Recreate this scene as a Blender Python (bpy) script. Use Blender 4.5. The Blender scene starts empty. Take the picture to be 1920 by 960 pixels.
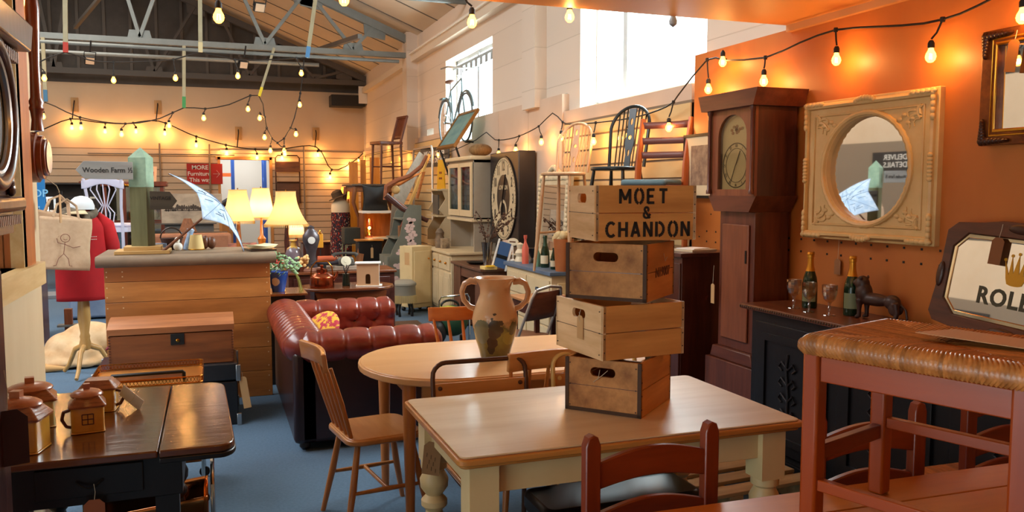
import bpy, bmesh, math, random
from math import sin, cos, pi, radians, atan, tan, sqrt
from mathutils import Vector, Matrix, Euler
random.seed(7)
C = bpy.context.scene.collection
SC = bpy.context.scene
# ------------------------------------------------------------------ camera
F = 1550.0; EYE = 1.6; YAW = radians(19.9); PIT = atan((480-355)/F)
cam_d = bpy.data.cameras.new('camera'); cam = bpy.data.objects.new('camera', cam_d); C.objects.link(cam)
cam_d.sensor_width = 36.0; cam_d.lens = 36.0*F/1920; cam_d.clip_start = .05; cam_d.clip_end = 200
cam.location = (0, 0, EYE); cam.rotation_euler = (pi/2-PIT, 0, -YAW)
SC.camera = cam
SC.view_settings.view_transform = 'Standard'; SC.view_settings.look = 'None'
SC.view_settings.gamma = 1; SC.view_settings.use_curve_mapping = False
SC.view_settings.exposure = 0.5
# ------------------------------------------------------------------ world / daylight
w = bpy.data.worlds.new('sky'); SC.world = w; w.use_nodes = True
bg = w.node_tree.nodes['Background']; bg.inputs[0].default_value = (.86, .93, 1, 1); bg.inputs[1].default_value = 6.0
def area(name, loc, rot, sx, sy, power, col):
    l = bpy.data.lights.new(name, 'AREA'); l.shape = 'RECTANGLE'; l.size = sx; l.size_y = sy; l.energy = power; l.color = col
    o = bpy.data.objects.new(name, l); o.location = loc; o.rotation_euler = rot; C.objects.link(o); return o
DAY = (.92, .96, 1.0)
area('daylight_high_window_far', (3.78, 11.55, 2.95), (0, radians(90), 0), 1.25, 2.25, 190, DAY)
area('daylight_high_window_near', (3.78, 6.53, 3.0), (0, radians(90), 0), 1.15, 2.2, 420, DAY)
area('daylight_added_rooflight', (-4.6, 5.5, 6.3), (0, radians(-10), 0), 3.5, 7.0, 520, DAY)  # added daylight from above; no rooflight is visible in this roof
area('daylight_added_doors', (-5.24, -.65, 1.36), (0, radians(-90), 0), 2.6, 4.8, 270, (.93, .96, 1.0))  # added daylight from the left, through made-up unseen doors
area('extra_roof_light_far', (-2.6, 13.5, 6.1), (0, radians(20), 0), 2.5, 5.0, 200, (1, .9, .78))  # extra warm area light below the closed roof, no rooflight here
WARM = (1.0, .46, .13)
BULB_W = 4.5
# ------------------------------------------------------------------ pixel helpers (photo frame 1920x960 -> metres)
def ray(px, py):
    u = (px-960)/F; v = (480-py)/F
    f = (sin(YAW)*cos(PIT), cos(YAW)*cos(PIT), -sin(PIT)); r = (cos(YAW), -sin(YAW), 0); up = (sin(YAW)*sin(PIT), cos(YAW)*sin(PIT), cos(PIT))
    return [f[i]+u*r[i]+v*up[i] for i in range(3)]
def onZ(px, py, z):
    d = ray(px, py); t = (z-EYE)/d[2]; return Vector((d[0]*t, d[1]*t, z))
def onX(px, py, x):
    d = ray(px, py); t = x/d[0]; return Vector((x, d[1]*t, EYE+d[2]*t))
def onY(px, py, y):
    d = ray(px, py); t = y/d[1]; return Vector((d[0]*t, y, EYE+d[2]*t))
# ------------------------------------------------------------------ materials
def lin(c):
    if isinstance(c, str):
        c = [int(c[i:i+2], 16)/255 for i in (0, 2, 4)]
        c = [x/12.92 if x <= .04045 else ((x+.055)/1.055)**2.4 for x in c]
    return (c[0], c[1], c[2], 1)
_M = {}
def mat(col, rough=.6, metal=0, col2=None, scale=6, stretch=None, bump=0, coat=0, detail=4, contrast=(.3, .7), emit=0, alpha=1, key=None, spec=.5, trans=0):
    k = (col, rough, metal, col2, scale, stretch, bump, coat, detail, contrast, emit, alpha, key, spec, trans)
    if k in _M: return _M[k]
    m = bpy.data.materials.new(key or 'mat_'+str(len(_M))); m.use_nodes = True; nt = m.node_tree; b = nt.nodes['Principled BSDF']
    b.inputs['Base Color'].default_value = lin(col); b.inputs['Roughness'].default_value = rough; b.inputs['Metallic'].default_value = metal
    b.inputs['Specular IOR Level'].default_value = spec
    if coat: b.inputs['Coat Weight'].default_value = coat; b.inputs['Coat Roughness'].default_value = .15
    if trans: b.inputs['Transmission Weight'].default_value = trans
    if emit: b.inputs['Emission Color'].default_value = lin(col); b.inputs['Emission Strength'].default_value = emit
    if alpha < 1: b.inputs['Alpha'].default_value = alpha
    if col2 or bump:
        tc = nt.nodes.new('ShaderNodeTexCoord'); mp = nt.nodes.new('ShaderNodeMapping'); nz = nt.nodes.new('ShaderNodeTexNoise')
        nt.links.new(tc.outputs['Object'], mp.inputs[0]); nt.links.new(mp.outputs[0], nz.inputs['Vector'])
        mp.inputs['Scale'].default_value = stretch or (1, 1, 1)
        nz.inputs['Scale'].default_value = scale; nz.inputs['Detail'].default_value = detail; nz.inputs['Roughness'].default_value = .6
        if col2:
            rp = nt.nodes.new('ShaderNodeValToRGB'); rp.color_ramp.elements[0].position = contrast[0]; rp.color_ramp.elements[1].position = contrast[1]
            rp.color_ramp.elements[0].color = lin(col); rp.color_ramp.elements[1].color = lin(col2)
            nt.links.new(nz.outputs['Fac'], rp.inputs[0]); nt.links.new(rp.outputs[0], b.inputs['Base Color'])
        if bump:
            bp = nt.nodes.new('ShaderNodeBump'); bp.inputs['Strength'].default_value = bump; bp.inputs['Distance'].default_value = .01
            nt.links.new(nz.outputs['Fac'], bp.inputs['Height']); nt.links.new(bp.outputs[0], b.inputs['Normal'])
    _M[k] = m; return m
AX = {'x': (.12, 1, 1), 'y': (1, .12, 1), 'z': (1, 1, .12)}
def wood(c1, c2, ax='x', rough=.45, coat=0, scale=22, bump=.15, contrast=(.35, .68)):
    return mat(c1, rough, 0, c2, scale, AX[ax], bump, coat, 6, contrast)
def glassy(col='e8f0f0', t=.82, rough=.03, key='clear_glass'):
    k = ('glass', col, t, rough)
    if k in _M: return _M[k]
    m = bpy.data.materials.new(key); m.use_nodes = True; nt = m.node_tree; nt.nodes.clear()
    o = nt.nodes.new('ShaderNodeOutputMaterial'); mx = nt.nodes.new('ShaderNodeMixShader'); tr = nt.nodes.new('ShaderNodeBsdfTransparent'); gl = nt.nodes.new('ShaderNodeBsdfGlossy')
    tr.inputs[0].default_value = lin(col); gl.inputs['Roughness'].default_value = rough; mx.inputs[0].default_value = 1-t
    nt.links.new(tr.outputs[0], mx.inputs[1]); nt.links.new(gl.outputs[0], mx.inputs[2]); nt.links.new(mx.outputs[0], o.inputs[0])
    _M[k] = m; return m
def glowmat(col, strength, t, key):
    m = bpy.data.materials.new(key); m.use_nodes = True; nt = m.node_tree; nt.nodes.clear()
    o = nt.nodes.new('ShaderNodeOutputMaterial'); mx = nt.nodes.new('ShaderNodeMixShader'); tr = nt.nodes.new('ShaderNodeBsdfTransparent'); e = nt.nodes.new('ShaderNodeEmission')
    e.inputs[0].default_value = lin(col); e.inputs[1].default_value = strength; mx.inputs[0].default_value = 1-t
    nt.links.new(tr.outputs[0], mx.inputs[1]); nt.links.new(e.outputs[0], mx.inputs[2]); nt.links.new(mx.outputs[0], o.inputs[0]); return m
def linen_shade(col, key, tr=.5):
    m = bpy.data.materials.new(key); m.use_nodes = True; nt = m.node_tree; nt.nodes.clear()
    o = nt.nodes.new('ShaderNodeOutputMaterial'); mx = nt.nodes.new('ShaderNodeMixShader'); a = nt.nodes.new('ShaderNodeBsdfDiffuse'); t = nt.nodes.new('ShaderNodeBsdfTranslucent')
    a.inputs[0].default_value = lin(col); t.inputs[0].default_value = lin(col); mx.inputs[0].default_value = tr
    nt.links.new(a.outputs[0], mx.inputs[1]); nt.links.new(t.outputs[0], mx.inputs[2]); nt.links.new(mx.outputs[0], o.inputs[0]); return m
PINE = wood('c98a4e', 'b27338'); PINEY = wood('c98a4e', 'b27338', 'y'); PINEZ = wood('c98a4e', 'b27338', 'z')
CRATE = wood('c48a50', '80502a', 'x', .75, 0, 13, .35, (.36, .74)); CRATE_DAYLIT = wood('ecc89a', 'c0905a', 'y', .75, 0, 13, .3, (.4, .8)); CRATEM = wood('dc9a50', 'ac6c30', 'x', .75, 0, 12, .3, (.38, .8))  # paler end-panel wood has the left daylight put into its colour
RED = wood('862e08', '641e04', 'z', .34, .1, contrast=(.2, .8)); REDX = wood('862e08', '641e04', 'x', .34, .1, contrast=(.2, .8))
BEECH = wood('c07a3c', 'ab682e', 'z', .32, .3); BEECHX = wood('c58548', 'b57438', 'x', .3, .3)
MAHOG = wood('52261a', '3a1710', 'z', .35, .3); MAHOGX = wood('52261a', '3a1710', 'x', .35, .3)
OAKD = wood('3a2214', '22120a', 'z', .4, .2); OAKT = wood('6b3c1c', '4f2a12', 'x', .16, .5, contrast=(.25, .75))
EBONY = mat('120e0c', .35, 0, '1c1512', 8, key='black_painted_wood')
CREAM = mat('dccdb0', .5, 0, 'cdbb9a', 3, key='cream_paint'); CREAM2 = mat('dcbf8c', .45, 0, 'd0b07c', 3, key='cream_leg_paint')
WHITE = mat('e8e2d6', .5, key='white_paint'); BLACK = mat('0d0c0c', .45, key='black'); IRON = mat('2b2a2a', .5, .6, key='iron')
STEEL = mat('b8b8b8', .28, 1, key='steel'); CHROME = mat('d6d6d6', .12, 1, key='chrome'); BRASS = mat('c98a30', .18, 1, 'b8772a', 5, key='brass')
COPPER = mat('a8583a', .22, 1, '96492e', 6, key='copper'); GOLD = mat('d0922c', .3, .8, key='gold'); ANTIQ = wood('5a2f16', '2c150a', 'z', .3, .4)
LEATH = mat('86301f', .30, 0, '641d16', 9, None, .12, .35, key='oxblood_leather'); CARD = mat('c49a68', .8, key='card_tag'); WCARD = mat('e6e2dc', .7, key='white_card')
STRINGM = mat('cbbfa6', .9, key='string'); GREYW = mat('7d7a74', .7, 0, '6b6862', 8, key='grey_wood'); GLASS = glassy(); MIRROR = mat('e8e8e8', .02, 1, key='mirror_glass')
BULBM = glowmat('ff9a2e', 16, .35, 'amber_bulb_glass'); FILM = glowmat('ffd27a', 90, 0, 'bulb_filament')
SHADE = linen_shade('ecc890', 'cream_lampshade'); SHADEP = linen_shade('eebfa0', 'pink_lampshade'); SHADEO = linen_shade('e0a050', 'amber_lampshade')
# ------------------------------------------------------------------ mesh builder
class MB:
    def __init__(s): s.bm = bmesh.new()
    def _v(s, pts, M=None): return [s.bm.verts.new(M @ Vector(p) if M else Vector(p)) for p in pts]
    def _f(s, vs):
        try: return s.bm.faces.new(vs)
        except ValueError: return None
    def box(s, x0, x1, y0, y1, z0, z1, M=None):
        if x0 > x1: x0, x1 = x1, x0
        if y0 > y1: y0, y1 = y1, y0
        if z0 > z1: z0, z1 = z1, z0
        v = s._v([(x0,y0,z0),(x1,y0,z0),(x1,y1,z0),(x0,y1,z0),(x0,y0,z1),(x1,y0,z1),(x1,y1,z1),(x0,y1,z1)], M)
        for a in ((3,2,1,0),(4,5,6,7),(0,1,5,4),(1,2,6,5),(2,3,7,6),(3,0,4,7)): s._f([v[i] for i in a])
        return s
    def cbox(s, c, d, e=(0,0,0)):
        M = Matrix.Translation(c) @ Euler(e).to_matrix().to_4x4()
        return s.box(-d[0]/2, d[0]/2, -d[1]/2, d[1]/2, -d[2]/2, d[2]/2, M)
    def bar(s, p, q, a, b, up=(0,0,1), a2=None, b2=None):
        p = Vector(p); q = Vector(q); t = (q-p).normalized(); up = Vector(up)
        if abs(t.dot(up)) > .98: up = Vector((0,1,0))
        x = t.cross(up).normalized(); y = x.cross(t)
        a2 = a if a2 is None else a2; b2 = b if b2 is None else b2
        v = []
        for c, aa, bb in ((p,a,b),(q,a2,b2)):
            v += [s.bm.verts.new(c+x*i*aa/2+y*j*bb/2) for i, j in ((-1,-1),(1,-1),(1,1),(-1,1))]
        for f in ((0,1,2,3),(7,6,5,4),(4,5,1,0),(5,6,2,1),(6,7,3,2),(7,4,0,3)): s._f([v[i] for i in f])
        return s
    def tube(s, pts, r, n=10, closed=False, cap=True, sq=None):
        pts = [Vector(p) for p in pts]; N = len(pts); rr = r if isinstance(r, (list, tuple)) else [r]*N
        t0 = (pts[1]-pts[0]).normalized(); u = t0.orthogonal().normalized(); rings = []
        for i, p in enumerate(pts):
            if closed: t = (pts[(i+1) % N]-pts[i-1]).normalized()
            else: t = (pts[min(i+1, N-1)]-pts[max(i-1, 0)]).normalized()
            u = (u-t*u.dot(t))
            u = u.normalized() if u.length > 1e-6 else t.orthogonal().normalized()
            v = t.cross(u)
            rings.append([s.bm.verts.new(p+(u*cos(2*pi*k/n)*(sq or 1)+v*sin(2*pi*k/n))*rr[i]) for k in range(n)])
        for i in range(N if closed else N-1):
            a, b = rings[i], rings[(i+1) % N]
            for k in range(n): s._f([a[k], a[(k+1) % n], b[(k+1) % n], b[k]])
        if cap and not closed: s._f(rings[0][::-1]); s._f(rings[-1])
        return s
    def lathe(s, prof, n=20, M=None, sx=1, sy=1):
        M = M or Matrix(); rings = []
        for r, z in prof: rings.append([s.bm.verts.new(M @ Vector((max(r,1e-4)*cos(2*pi*k/n)*sx, max(r,1e-4)*sin(2*pi*k/n)*sy, z))) for k in range(n)])
        for a, b in zip(rings, rings[1:]):
            for k in range(n): s._f([a[k], a[(k+1) % n], b[(k+1) % n], b[k]])
        s._f(rings[0][::-1]); s._f(rings[-1]); return s
    def sph(s, c, r, n=14, M=None):
        rx, ry, rz = r if isinstance(r, (tuple, list)) else (r, r, r)
        T = Matrix.Translation(c) @ (M or Matrix()) @ Matrix.Diagonal((rx, ry, rz, 1))
        return s.lathe([(sin(pi*i/n), -cos(pi*i/n)) for i in range(n+1)], n+4, T)
    def prism(s, pts, a, b, pl='xz', holes=None, M=None):
        f = {'xz': lambda p, d: (p[0], d, p[1]), 'xy': lambda p, d: (p[0], p[1], d), 'yz': lambda p, d: (d, p[0], p[1])}[pl]
        loops = [pts]+(holes or [])
        top = []; 
        for d in (a, b):
            es = []; vl = []
            for lp in loops:
                vs = s._v([f(p, d) for p in lp], M); vl.append(vs)
                for i in range(len(vs)):
                    es.append(s.bm.edges.new((vs[i], vs[(i+1) % len(vs)])))
            if holes: bmesh.ops.triangle_fill(s.bm, use_beauty=True, use_dissolve=False, edges=es)
            else: s._f(vl[0])
            top.append(vl)
        for A, B in zip(top[0], top[1]):
            for i in range(len(A)): s._f([A[i], A[(i+1) % len(A)], B[(i+1) % len(B)], B[i]])
        return s
    def grid(s, fn, nu, nv, thick=0):
        V = [[s.bm.verts.new(fn(i/nu, j/nv)) for j in range(nv+1)] for i in range(nu+1)]
        for i in range(nu):
            for j in range(nv): s._f([V[i][j], V[i+1][j], V[i+1][j+1], V[i][j+1]])
        return s
    def xf(s, M):
        s.bm.transform(M); return s
    def build(s, name, m, parent=None, smooth=True, bevel=0, solid=0, sub=0, loc=None, rot=None, angle=40, normals=True):
        if normals: bmesh.ops.recalc_face_normals(s.bm, faces=s.bm.faces)
        me = bpy.data.meshes.new(name); s.bm.to_mesh(me); s.bm.free(); me.materials.append(m)
        if smooth:
            me.polygons.foreach_set('use_smooth', [True]*len(me.polygons)); me.set_sharp_from_angle(angle=radians(angle))
        o = bpy.data.objects.new(name, me); C.objects.link(o); o.parent = parent
        if loc: o.location = loc
        if rot: o.rotation_euler = rot
        if solid: d = o.modifiers.new('thickness', 'SOLIDIFY'); d.thickness = solid; d.offset = 0
        if bevel: d = o.modifiers.new('bevel', 'BEVEL'); d.width = bevel; d.segments = 2; d.limit_method = 'ANGLE'; d.angle_limit = radians(50)
        if sub: d = o.modifiers.new('sub', 'SUBSURF'); d.levels = sub; d.render_levels = sub
        return o
def tag(o, label=None, cat=None, group=None, kind=None):
    if label: o['label'] = label
    if cat: o['category'] = cat
    if group: o['group'] = group
    if kind: o['kind'] = kind
    return o
def thing(name, label, cat, loc=(0,0,0), rz=0, group=None, rot=None):
    o = bpy.data.objects.new(name, None); o.empty_display_size = .1; C.objects.link(o); o.location = loc
    o.rotation_euler = rot if rot else (0, 0, radians(rz)); return tag(o, label, cat, group)
def struct(name, mb, m, **k): return tag(mb.build(name, m, None, **k), kind='structure')
def copy_tree(o, parent=None):
    c = o.copy(); C.objects.link(c); c.parent = parent
    for ch in list(o.children): copy_tree(ch, c)
    return c
def dup(root, loc, rz=0, label=None, rot=None):
    c = copy_tree(root); c.location = loc; c.rotation_euler = rot if rot else (0, 0, radians(rz))
    if label: c['label'] = label
    return c
def text(s, size, M, m, parent=None, ext=.001, bold=0, name='lettering', align='CENTER', sx=1, space=1):
    cu = bpy.data.curves.new('t', 'FONT'); cu.body = s; cu.size = size; cu.extrude = ext; cu.offset = bold; cu.align_x = align; cu.align_y = 'CENTER'; cu.resolution_u = 3; cu.space_character = space
    t = bpy.data.objects.new('t', cu); C.objects.link(t); bpy.context.view_layer.update()
    me = bpy.data.meshes.new_from_object(t.evaluated_get(bpy.context.evaluated_depsgraph_get())); bpy.data.objects.remove(t)
    me.transform(M @ Matrix.Diagonal((sx, 1, 1, 1))); me.materials.clear(); me.materials.append(m); me.name = name
    o = bpy.data.objects.new(name, me); C.objects.link(o); o.parent = parent; return o
def FR(x, y, z, rz=0, tilt=0):            # frame for writing on a face that looks along local -Y (then turned by rz)
    return Matrix.Translation((x, y, z)) @ Matrix.Rotation(radians(rz), 4, 'Z') @ Matrix.Rotation(pi/2-radians(tilt), 4, 'X')
def circ(cx, cy, rx, ry=None, n=32, a0=0, a1=360): 
    ry = ry or rx; full = abs(a1-a0) >= 360
    return [(cx+rx*cos(radians(a0+(a1-a0)*i/(n if full else n-1))), cy+ry*sin(radians(a0+(a1-a0)*i/(n if full else n-1)))) for i in range(n)]
def rrect(x0, x1, y0, y1, r, n=5):
    p = []
    for cx, cy, a in ((x1-r, y1-r, 0), (x0+r, y1-r, 90), (x0+r, y0+r, 180), (x1-r, y0+r, 270)): p += [(cx+r*cos(radians(a+90*i/n)), cy+r*sin(radians(a+90*i/n))) for i in range(n+1)]
    return p
def turned(r, L, style=0):                 # profile of a turned leg of length L (from floor up)
    if style == 0: f = [(.5,0),(.6,.03),(.72,.08),(.55,.12),(.62,.2),(.78,.45),(.92,.62),(.7,.66),(.95,.69),(.95,.72),(.66,.75),(.95,.78),(.95,1)]
    elif style == 1: f = [(.45,0),(.75,.04),(.95,.1),(.6,.17),(.9,.2),(.6,.23),(.75,.3),(.95,.42),(.82,.55),(.62,.62),(1.0,.66),(1.0,.7),(.62,.74),(1.05,.8),(1.1,.86),(.75,.93),(1,.95),(1,1)]
    else: f = [(.5,0),(.55,.3),(.8,.6),(.6,.65),(.9,.7),(.6,.75),(.8,.85),(.7,1)]
    return [(a*r, b*L) for a, b in f]
def price_tag(parent, p, w=.05, h=.1, m=None, rz=0, tilt=0, name='price_tag', label='card price tag on string', s=.04, txt=None):
    M = Matrix.Translation(p) @ Matrix.Rotation(radians(rz), 4, 'Z') @ Matrix.Rotation(radians(tilt), 4, 'Y')
    o = MB().prism([(-w/2,-h),(w/2,-h),(w/2,-w*.25),(w*.25,0),(-w*.25,0),(-w/2,-w*.25)], -.001, .001, M=M).build(name, m or CARD, parent)
    st = MB().tube([M @ Vector((0,0,-.008)), M @ Vector((.004,0,s*.5)), M @ Vector((0,.006,s))], .001, 5).build('string', STRINGM, o)
    if txt:
        mm = [(-w*.3+w*.08*i, -h*.35-h*.5*((i*37) % 10)/10) for i in range(8)]
        b = MB()
        for a, z in mm: b.box(a, a+w*.025, -.0022, -.001, z-h*.12, z, M)
        b.build('handwriting', mat('5a3a20', .8, key='faint_ink'), o)
    return o
# ================================================================== THE SETTING
YB = 20.2; XR = 3.5; ZE = 4.32; XA = -4.0; XL = -11.5; YF = -4.0
def roofz(x): return ZE+.4*(XR-x) if x > XA else ZE+.4*(XR-XA)-.4*(XA-x)
carpet = mat('566f86', .95, 0, '4b647b', 60, None, .25, 0, 3, key='blue_carpet')
struct('floor', MB().box(XL, XR+.3, YF, YB+.3, -.1, 0), carpet)
def block_mat(c1, c2, c3, bw=.45, bh=.22, ax=None):
    m = bpy.data.materials.new('painted_blockwork'); m.use_nodes = True; nt = m.node_tree; b = nt.nodes['Principled BSDF']; b.inputs['Roughness'].default_value = .8
    tc = nt.nodes.new('ShaderNodeTexCoord'); mp = nt.nodes.new('ShaderNodeMapping'); br = nt.nodes.new('ShaderNodeTexBrick')
    nt.links.new(tc.outputs['Object'], mp.inputs[0]); nt.links.new(mp.outputs[0], br.inputs[0])
    if ax == 'y': mp.inputs['Rotation'].default_value = (radians(90), 0, radians(90)); 
    else: mp.inputs['Rotation'].default_value = (radians(90), 0, 0)
    br.inputs['Scale'].default_value = 1; br.inputs['Brick Width'].default_value = bw; br.inputs['Row Height'].default_value = bh; br.inputs['Mortar Size'].default_value = .006; br.inputs['Mortar Smooth'].default_value = .4
    br.inputs['Color1'].default_value = lin(c1); br.inputs['Color2'].default_value = lin(c2); br.inputs['Mortar'].default_value = lin(c3)
    nt.links.new(br.outputs['Color'], b.inputs['Base Color'])
    bp = nt.nodes.new('ShaderNodeBump'); bp.inputs['Strength'].default_value = .3; bp.inputs['Distance'].default_value = .005; bp.invert = True
    nt.links.new(br.outputs['Fac'], bp.inputs['Height']); nt.links.new(bp.outputs[0], b.inputs['Normal']); return m
WALLM = block_mat('dccdbd', 'd6c6b5', 'c8b8a6', ax='y'); PLAST = mat('cdb598', .8, 0, 'c6ac8d', 1.2, key='buff_plaster')
W1 = (10.42, 12.72, 2.30, 3.6); W2 = (5.40, 7.66, 2.42, 3.6)
rect = lambda w: [(w[0], w[2]), (w[1], w[2]), (w[1], w[3]), (w[0], w[3])]
W3 = (7.98, 8.22, 2.36, 2.6); W4 = (13.5, 13.95, 2.3, 2.62)
struct('wall_right', MB().prism([(YF, 0), (YB, 0), (YB, ZE), (YF, ZE)], XR, XR+.28, 'yz', [rect(W1), rect(W2), rect(W3), rect(W4)]), WALLM, smooth=False)
DX0, DX1, DZ = .20, 1.28, 2.28
struct('wall_back', MB().prism([(XL, 0), (DX0, 0), (DX0, DZ), (DX1, DZ), (DX1, 0), (XR, 0), (XR, 3.9), (XL, 3.9)], YB, YB+.2, 'xz'), PLAST, smooth=False)
for i, wd in enumerate((W1, W2, W3, W4)):
    f = MB(); t = .05; big = i < 2
    for a in ((wd[0], wd[0]+t, wd[2], wd[3]), (wd[1]-t, wd[1], wd[2], wd[3])) if big else (): f.box(XR+.18, XR+.24, a[0], a[1], a[2], a[3])
    if big:
        f.box(XR+.18, XR+.24, wd[0], wd[1], wd[2], wd[2]+t); f.box(XR+.18, XR+.24, wd[0], wd[1], wd[3]-t, wd[3])
        ym = wd[0]+(wd[1]-wd[0])*(.72 if i else .5); f.box(XR+.17, XR+.24, ym-.04, ym+.04, wd[2], wd[3])
    else: f.box(XR+.18, XR+.24, wd[0], wd[1], wd[2], wd[2]+.015); f.box(XR+.18, XR+.24, wd[0], wd[1], wd[3]-.015, wd[3])
    wo = struct('window_%d' % (i+1), f, mat('b9c0c4', .5, key='window_frame_paint'))
    MB().box(XR+.20, XR+.206, wd[0]+.01, wd[1]-.01, wd[2]+.01, wd[3]-.01).build('glass', GLASS, wo)
# frieze of small ventilation slots at the head of the far window
fz = MB()
for k in range(9): fz.box(XR+.12, XR+.15, 10.5+k*.24, 10.62+k*.24, 3.36, 3.46)
fz.box(XR+.12, XR+.15, W1[0], W1[1], 3.46, 3.5); struct('trim_window_vent', fz, mat('8d9699', .6, key='vent_grey'))
# roof slopes, gable, seams
rm = mat('cfc2ae', .8, 0, 'c6b8a2', 1.5, key='roof_lining')
SKY = (-6.4, -3.0)
def slope(name, x0, x1, y0, y1, m=rm, t=.08):
    b = MB(); P = [(x0, roofz(x0)), (x1, roofz(x1)), (x1, roofz(x1)+t), (x0, roofz(x0)+t)]
    return b.prism(P, y0, y1, 'xz')
def merge(dst, fn): fn(dst)
b = MB()
for x0, x1, y0, y1 in ((XA, XR+.3, YF, YB), (XL-.3, XA, YF, YB)):
    hole = None
    P = [(x0, roofz(x0)), (x1, roofz(x1)), (x1, roofz(x1)+.08), (x0, roofz(x0)+.08)]; b.prism(P, y0, y1, 'xz')
struct('ceiling', b, rm, smooth=False)
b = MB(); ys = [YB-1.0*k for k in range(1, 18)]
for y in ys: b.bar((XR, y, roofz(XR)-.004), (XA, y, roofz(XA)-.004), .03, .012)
struct('trim_roof_seams', b, mat('6a6258', .8, key='dark_seam_strip'))  # dark strips for the joints between roof panels
struct('trim_gable_verge', MB().bar((XR, YB-.03, ZE-.03), (XA, YB-.03, roofz(XA)-.03), .05, .05), WHITE)
GREY = mat('4c4741', .65, 0, '423d38', 4, key='grey_cladding')
struct('wall_gable', MB().prism([(XL, 3.9), (XR, 3.9), (XR, ZE), (XA, roofz(XA)), (XL, ZE)], YB, YB+.15, 'xz'), GREY, smooth=False)
b = MB(); x = XR-.4
while x > -8: b.box(x-.03, x+.03, YB-.05, YB, 4.12, roofz(x)-.02); x -= .52
struct('trim_gable_ribs', b, mat('5a544d', .6, key='grey_rib'))
TR = mat('7f8583', .5, .2, '737977', 5, key='truss_paint'); TRD = mat('544f4a', .6, .1, key='truss_dark')
def truss(name, y, nodes, zc, m, chord=.09, ang=.055, drop=.0, x0=-11, label=''):
    b = MB()
    for d in (-.04, .04): b.box(x0, XR, y+d-.012, y+d+.012, zc-chord/2, zc+chord/2)
    b.box(x0, XR, y-.05, y+.05, zc+chord/2-.012, zc+chord/2)
    for xa, xb in ((XR, XA), (XA, XL)):
        for d in (-.05, .05): b.bar((xa, y+d, roofz(xa)-.14), (xb, y+d, roofz(xb)-.14), .025, .13)
    for xb, tops in nodes:
        b.prism([(xb-.19, zc), (xb+.19, zc), (xb+.15, zc+.17), (xb-.15, zc+.17)], y-.012, y+.012, 'xz')
        for xt in tops:
            b.bar((xb, y, zc+.06), (xt, y, roofz(xt)-.16), .07, ang)
            b.prism([(xt-.18, roofz(xt)-.34), (xt+.18, roofz(xt)-.40), (xt+.2, roofz(xt)-.2), (xt-.2, roofz(xt)-.06)], y-.012, y+.012, 'xz')
    return struct(name, b, m)
nX = lambda px, y: onY(px, 100, y).x
truss('trim_roof_truss', 14.7, [(nX(662, 14.7), (nX(703, 14.7), nX(585, 14.7))), (nX(497, 14.7), (nX(425, 14.7), nX(585, 14.7)-.1)), (nX(263, 14.7), (nX(190, 14.7), nX(340, 14.7))), (-6.3, (-7.3, -5.2))], 3.97, TR)
truss('trim_far_truss', YB-.35, [(nX(585, YB), (nX(640, YB), nX(530, YB))), (nX(465, YB), (nX(415, YB), nX(520, YB))), (nX(290, YB), (nX(230, YB), nX(370, YB))), (nX(105, YB), (nX(60, YB), nX(150, YB)))], 4.1, TRD, .12)
b = MB(); b.tube([(-9, 11.6, 4.27), (XR, 11.6, 4.27)], .035, 8); struct('trim_tie_beam', b, TR)
b = MB(); b.tube([(-9, 15.6, 3.86), (1.9, 15.6, 3.86)], .035, 8); b.tube([(-9, 14.3, 3.83), (3.1, 14.3, 3.80)], .03, 8); struct('trim_service_pipe', b, TR)
b = MB()
for x in (nX(150, 11), ): b.bar((x-.9, 17.5, 4.6), (x+1.2, 12.4, 5.6), .06, .06)
b.bar(onY(675, 68, 13.0), onY(560, 105, 17.5), .07, .07); struct('trim_wind_brace', b, TRD)
# store room seen through the doorway in the back wall
SR = mat('c9c2b4', .8, key='store_wall')
b = MB(); b.box(DX0-1.5, DX1+1.5, YB+3.6, YB+3.7, 0, 3); b.box(DX0-1.6, DX0-1.5, YB+.2, YB+3.7, 0, 3); b.box(DX1+1.5, DX1+1.6, YB+.2, YB+3.7, 0, 3); struct('wall_store', b, SR)
struct('floor_store', MB().box(DX0-1.6, DX1+1.6, YB+.2, YB+3.7, -.1, 0), mat('8d8a84', .8, key='store_floor')); struct('ceiling_store', MB().box(DX0-1.6, DX1+1.6, YB+.2, YB+3.7, 3, 3.1), SR)
area('store_room_tubes', (DX0+.5, YB+1.9, 2.9), (0, 0, 0), 1.6, 2.2, 75, (.95, .97, 1))
b = MB(); b.box(DX0-.06, DX0, YB-.08, YB+.02, 0, DZ+.06); b.box(DX1, DX1+.06, YB-.08, YB+.02, 0, DZ+.06); b.box(DX0-.1, DX1+.06, YB-.08, YB+.02, DZ, DZ+.07); struct('trim_doorway', b, mat('c98c4c', .6, key='door_lining'))
# right wall: pilasters, sloping pipe, eaves beam
for n, (y0, y1, x0) in enumerate(((14.6, 14.95, 3.3), (8.55, 8.95, 3.36), (2.0, 2.3, 3.36))): struct('trim_pilaster_%d' % (n+1), MB().box(x0, XR, y0, y1, 2.5 if n else 2.3, ZE+.05), WALLM)
struct('trim_wall_rail', MB().box(3.38, XR, 8.95, YB, 3.85, 3.97), mat('d8cab6', .7, key='rail_paint'))
struct('trim_wall_rail_lip', MB().box(3.34, 3.42, 9.0, 14.6, 3.97, 3.995), WHITE)
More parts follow.
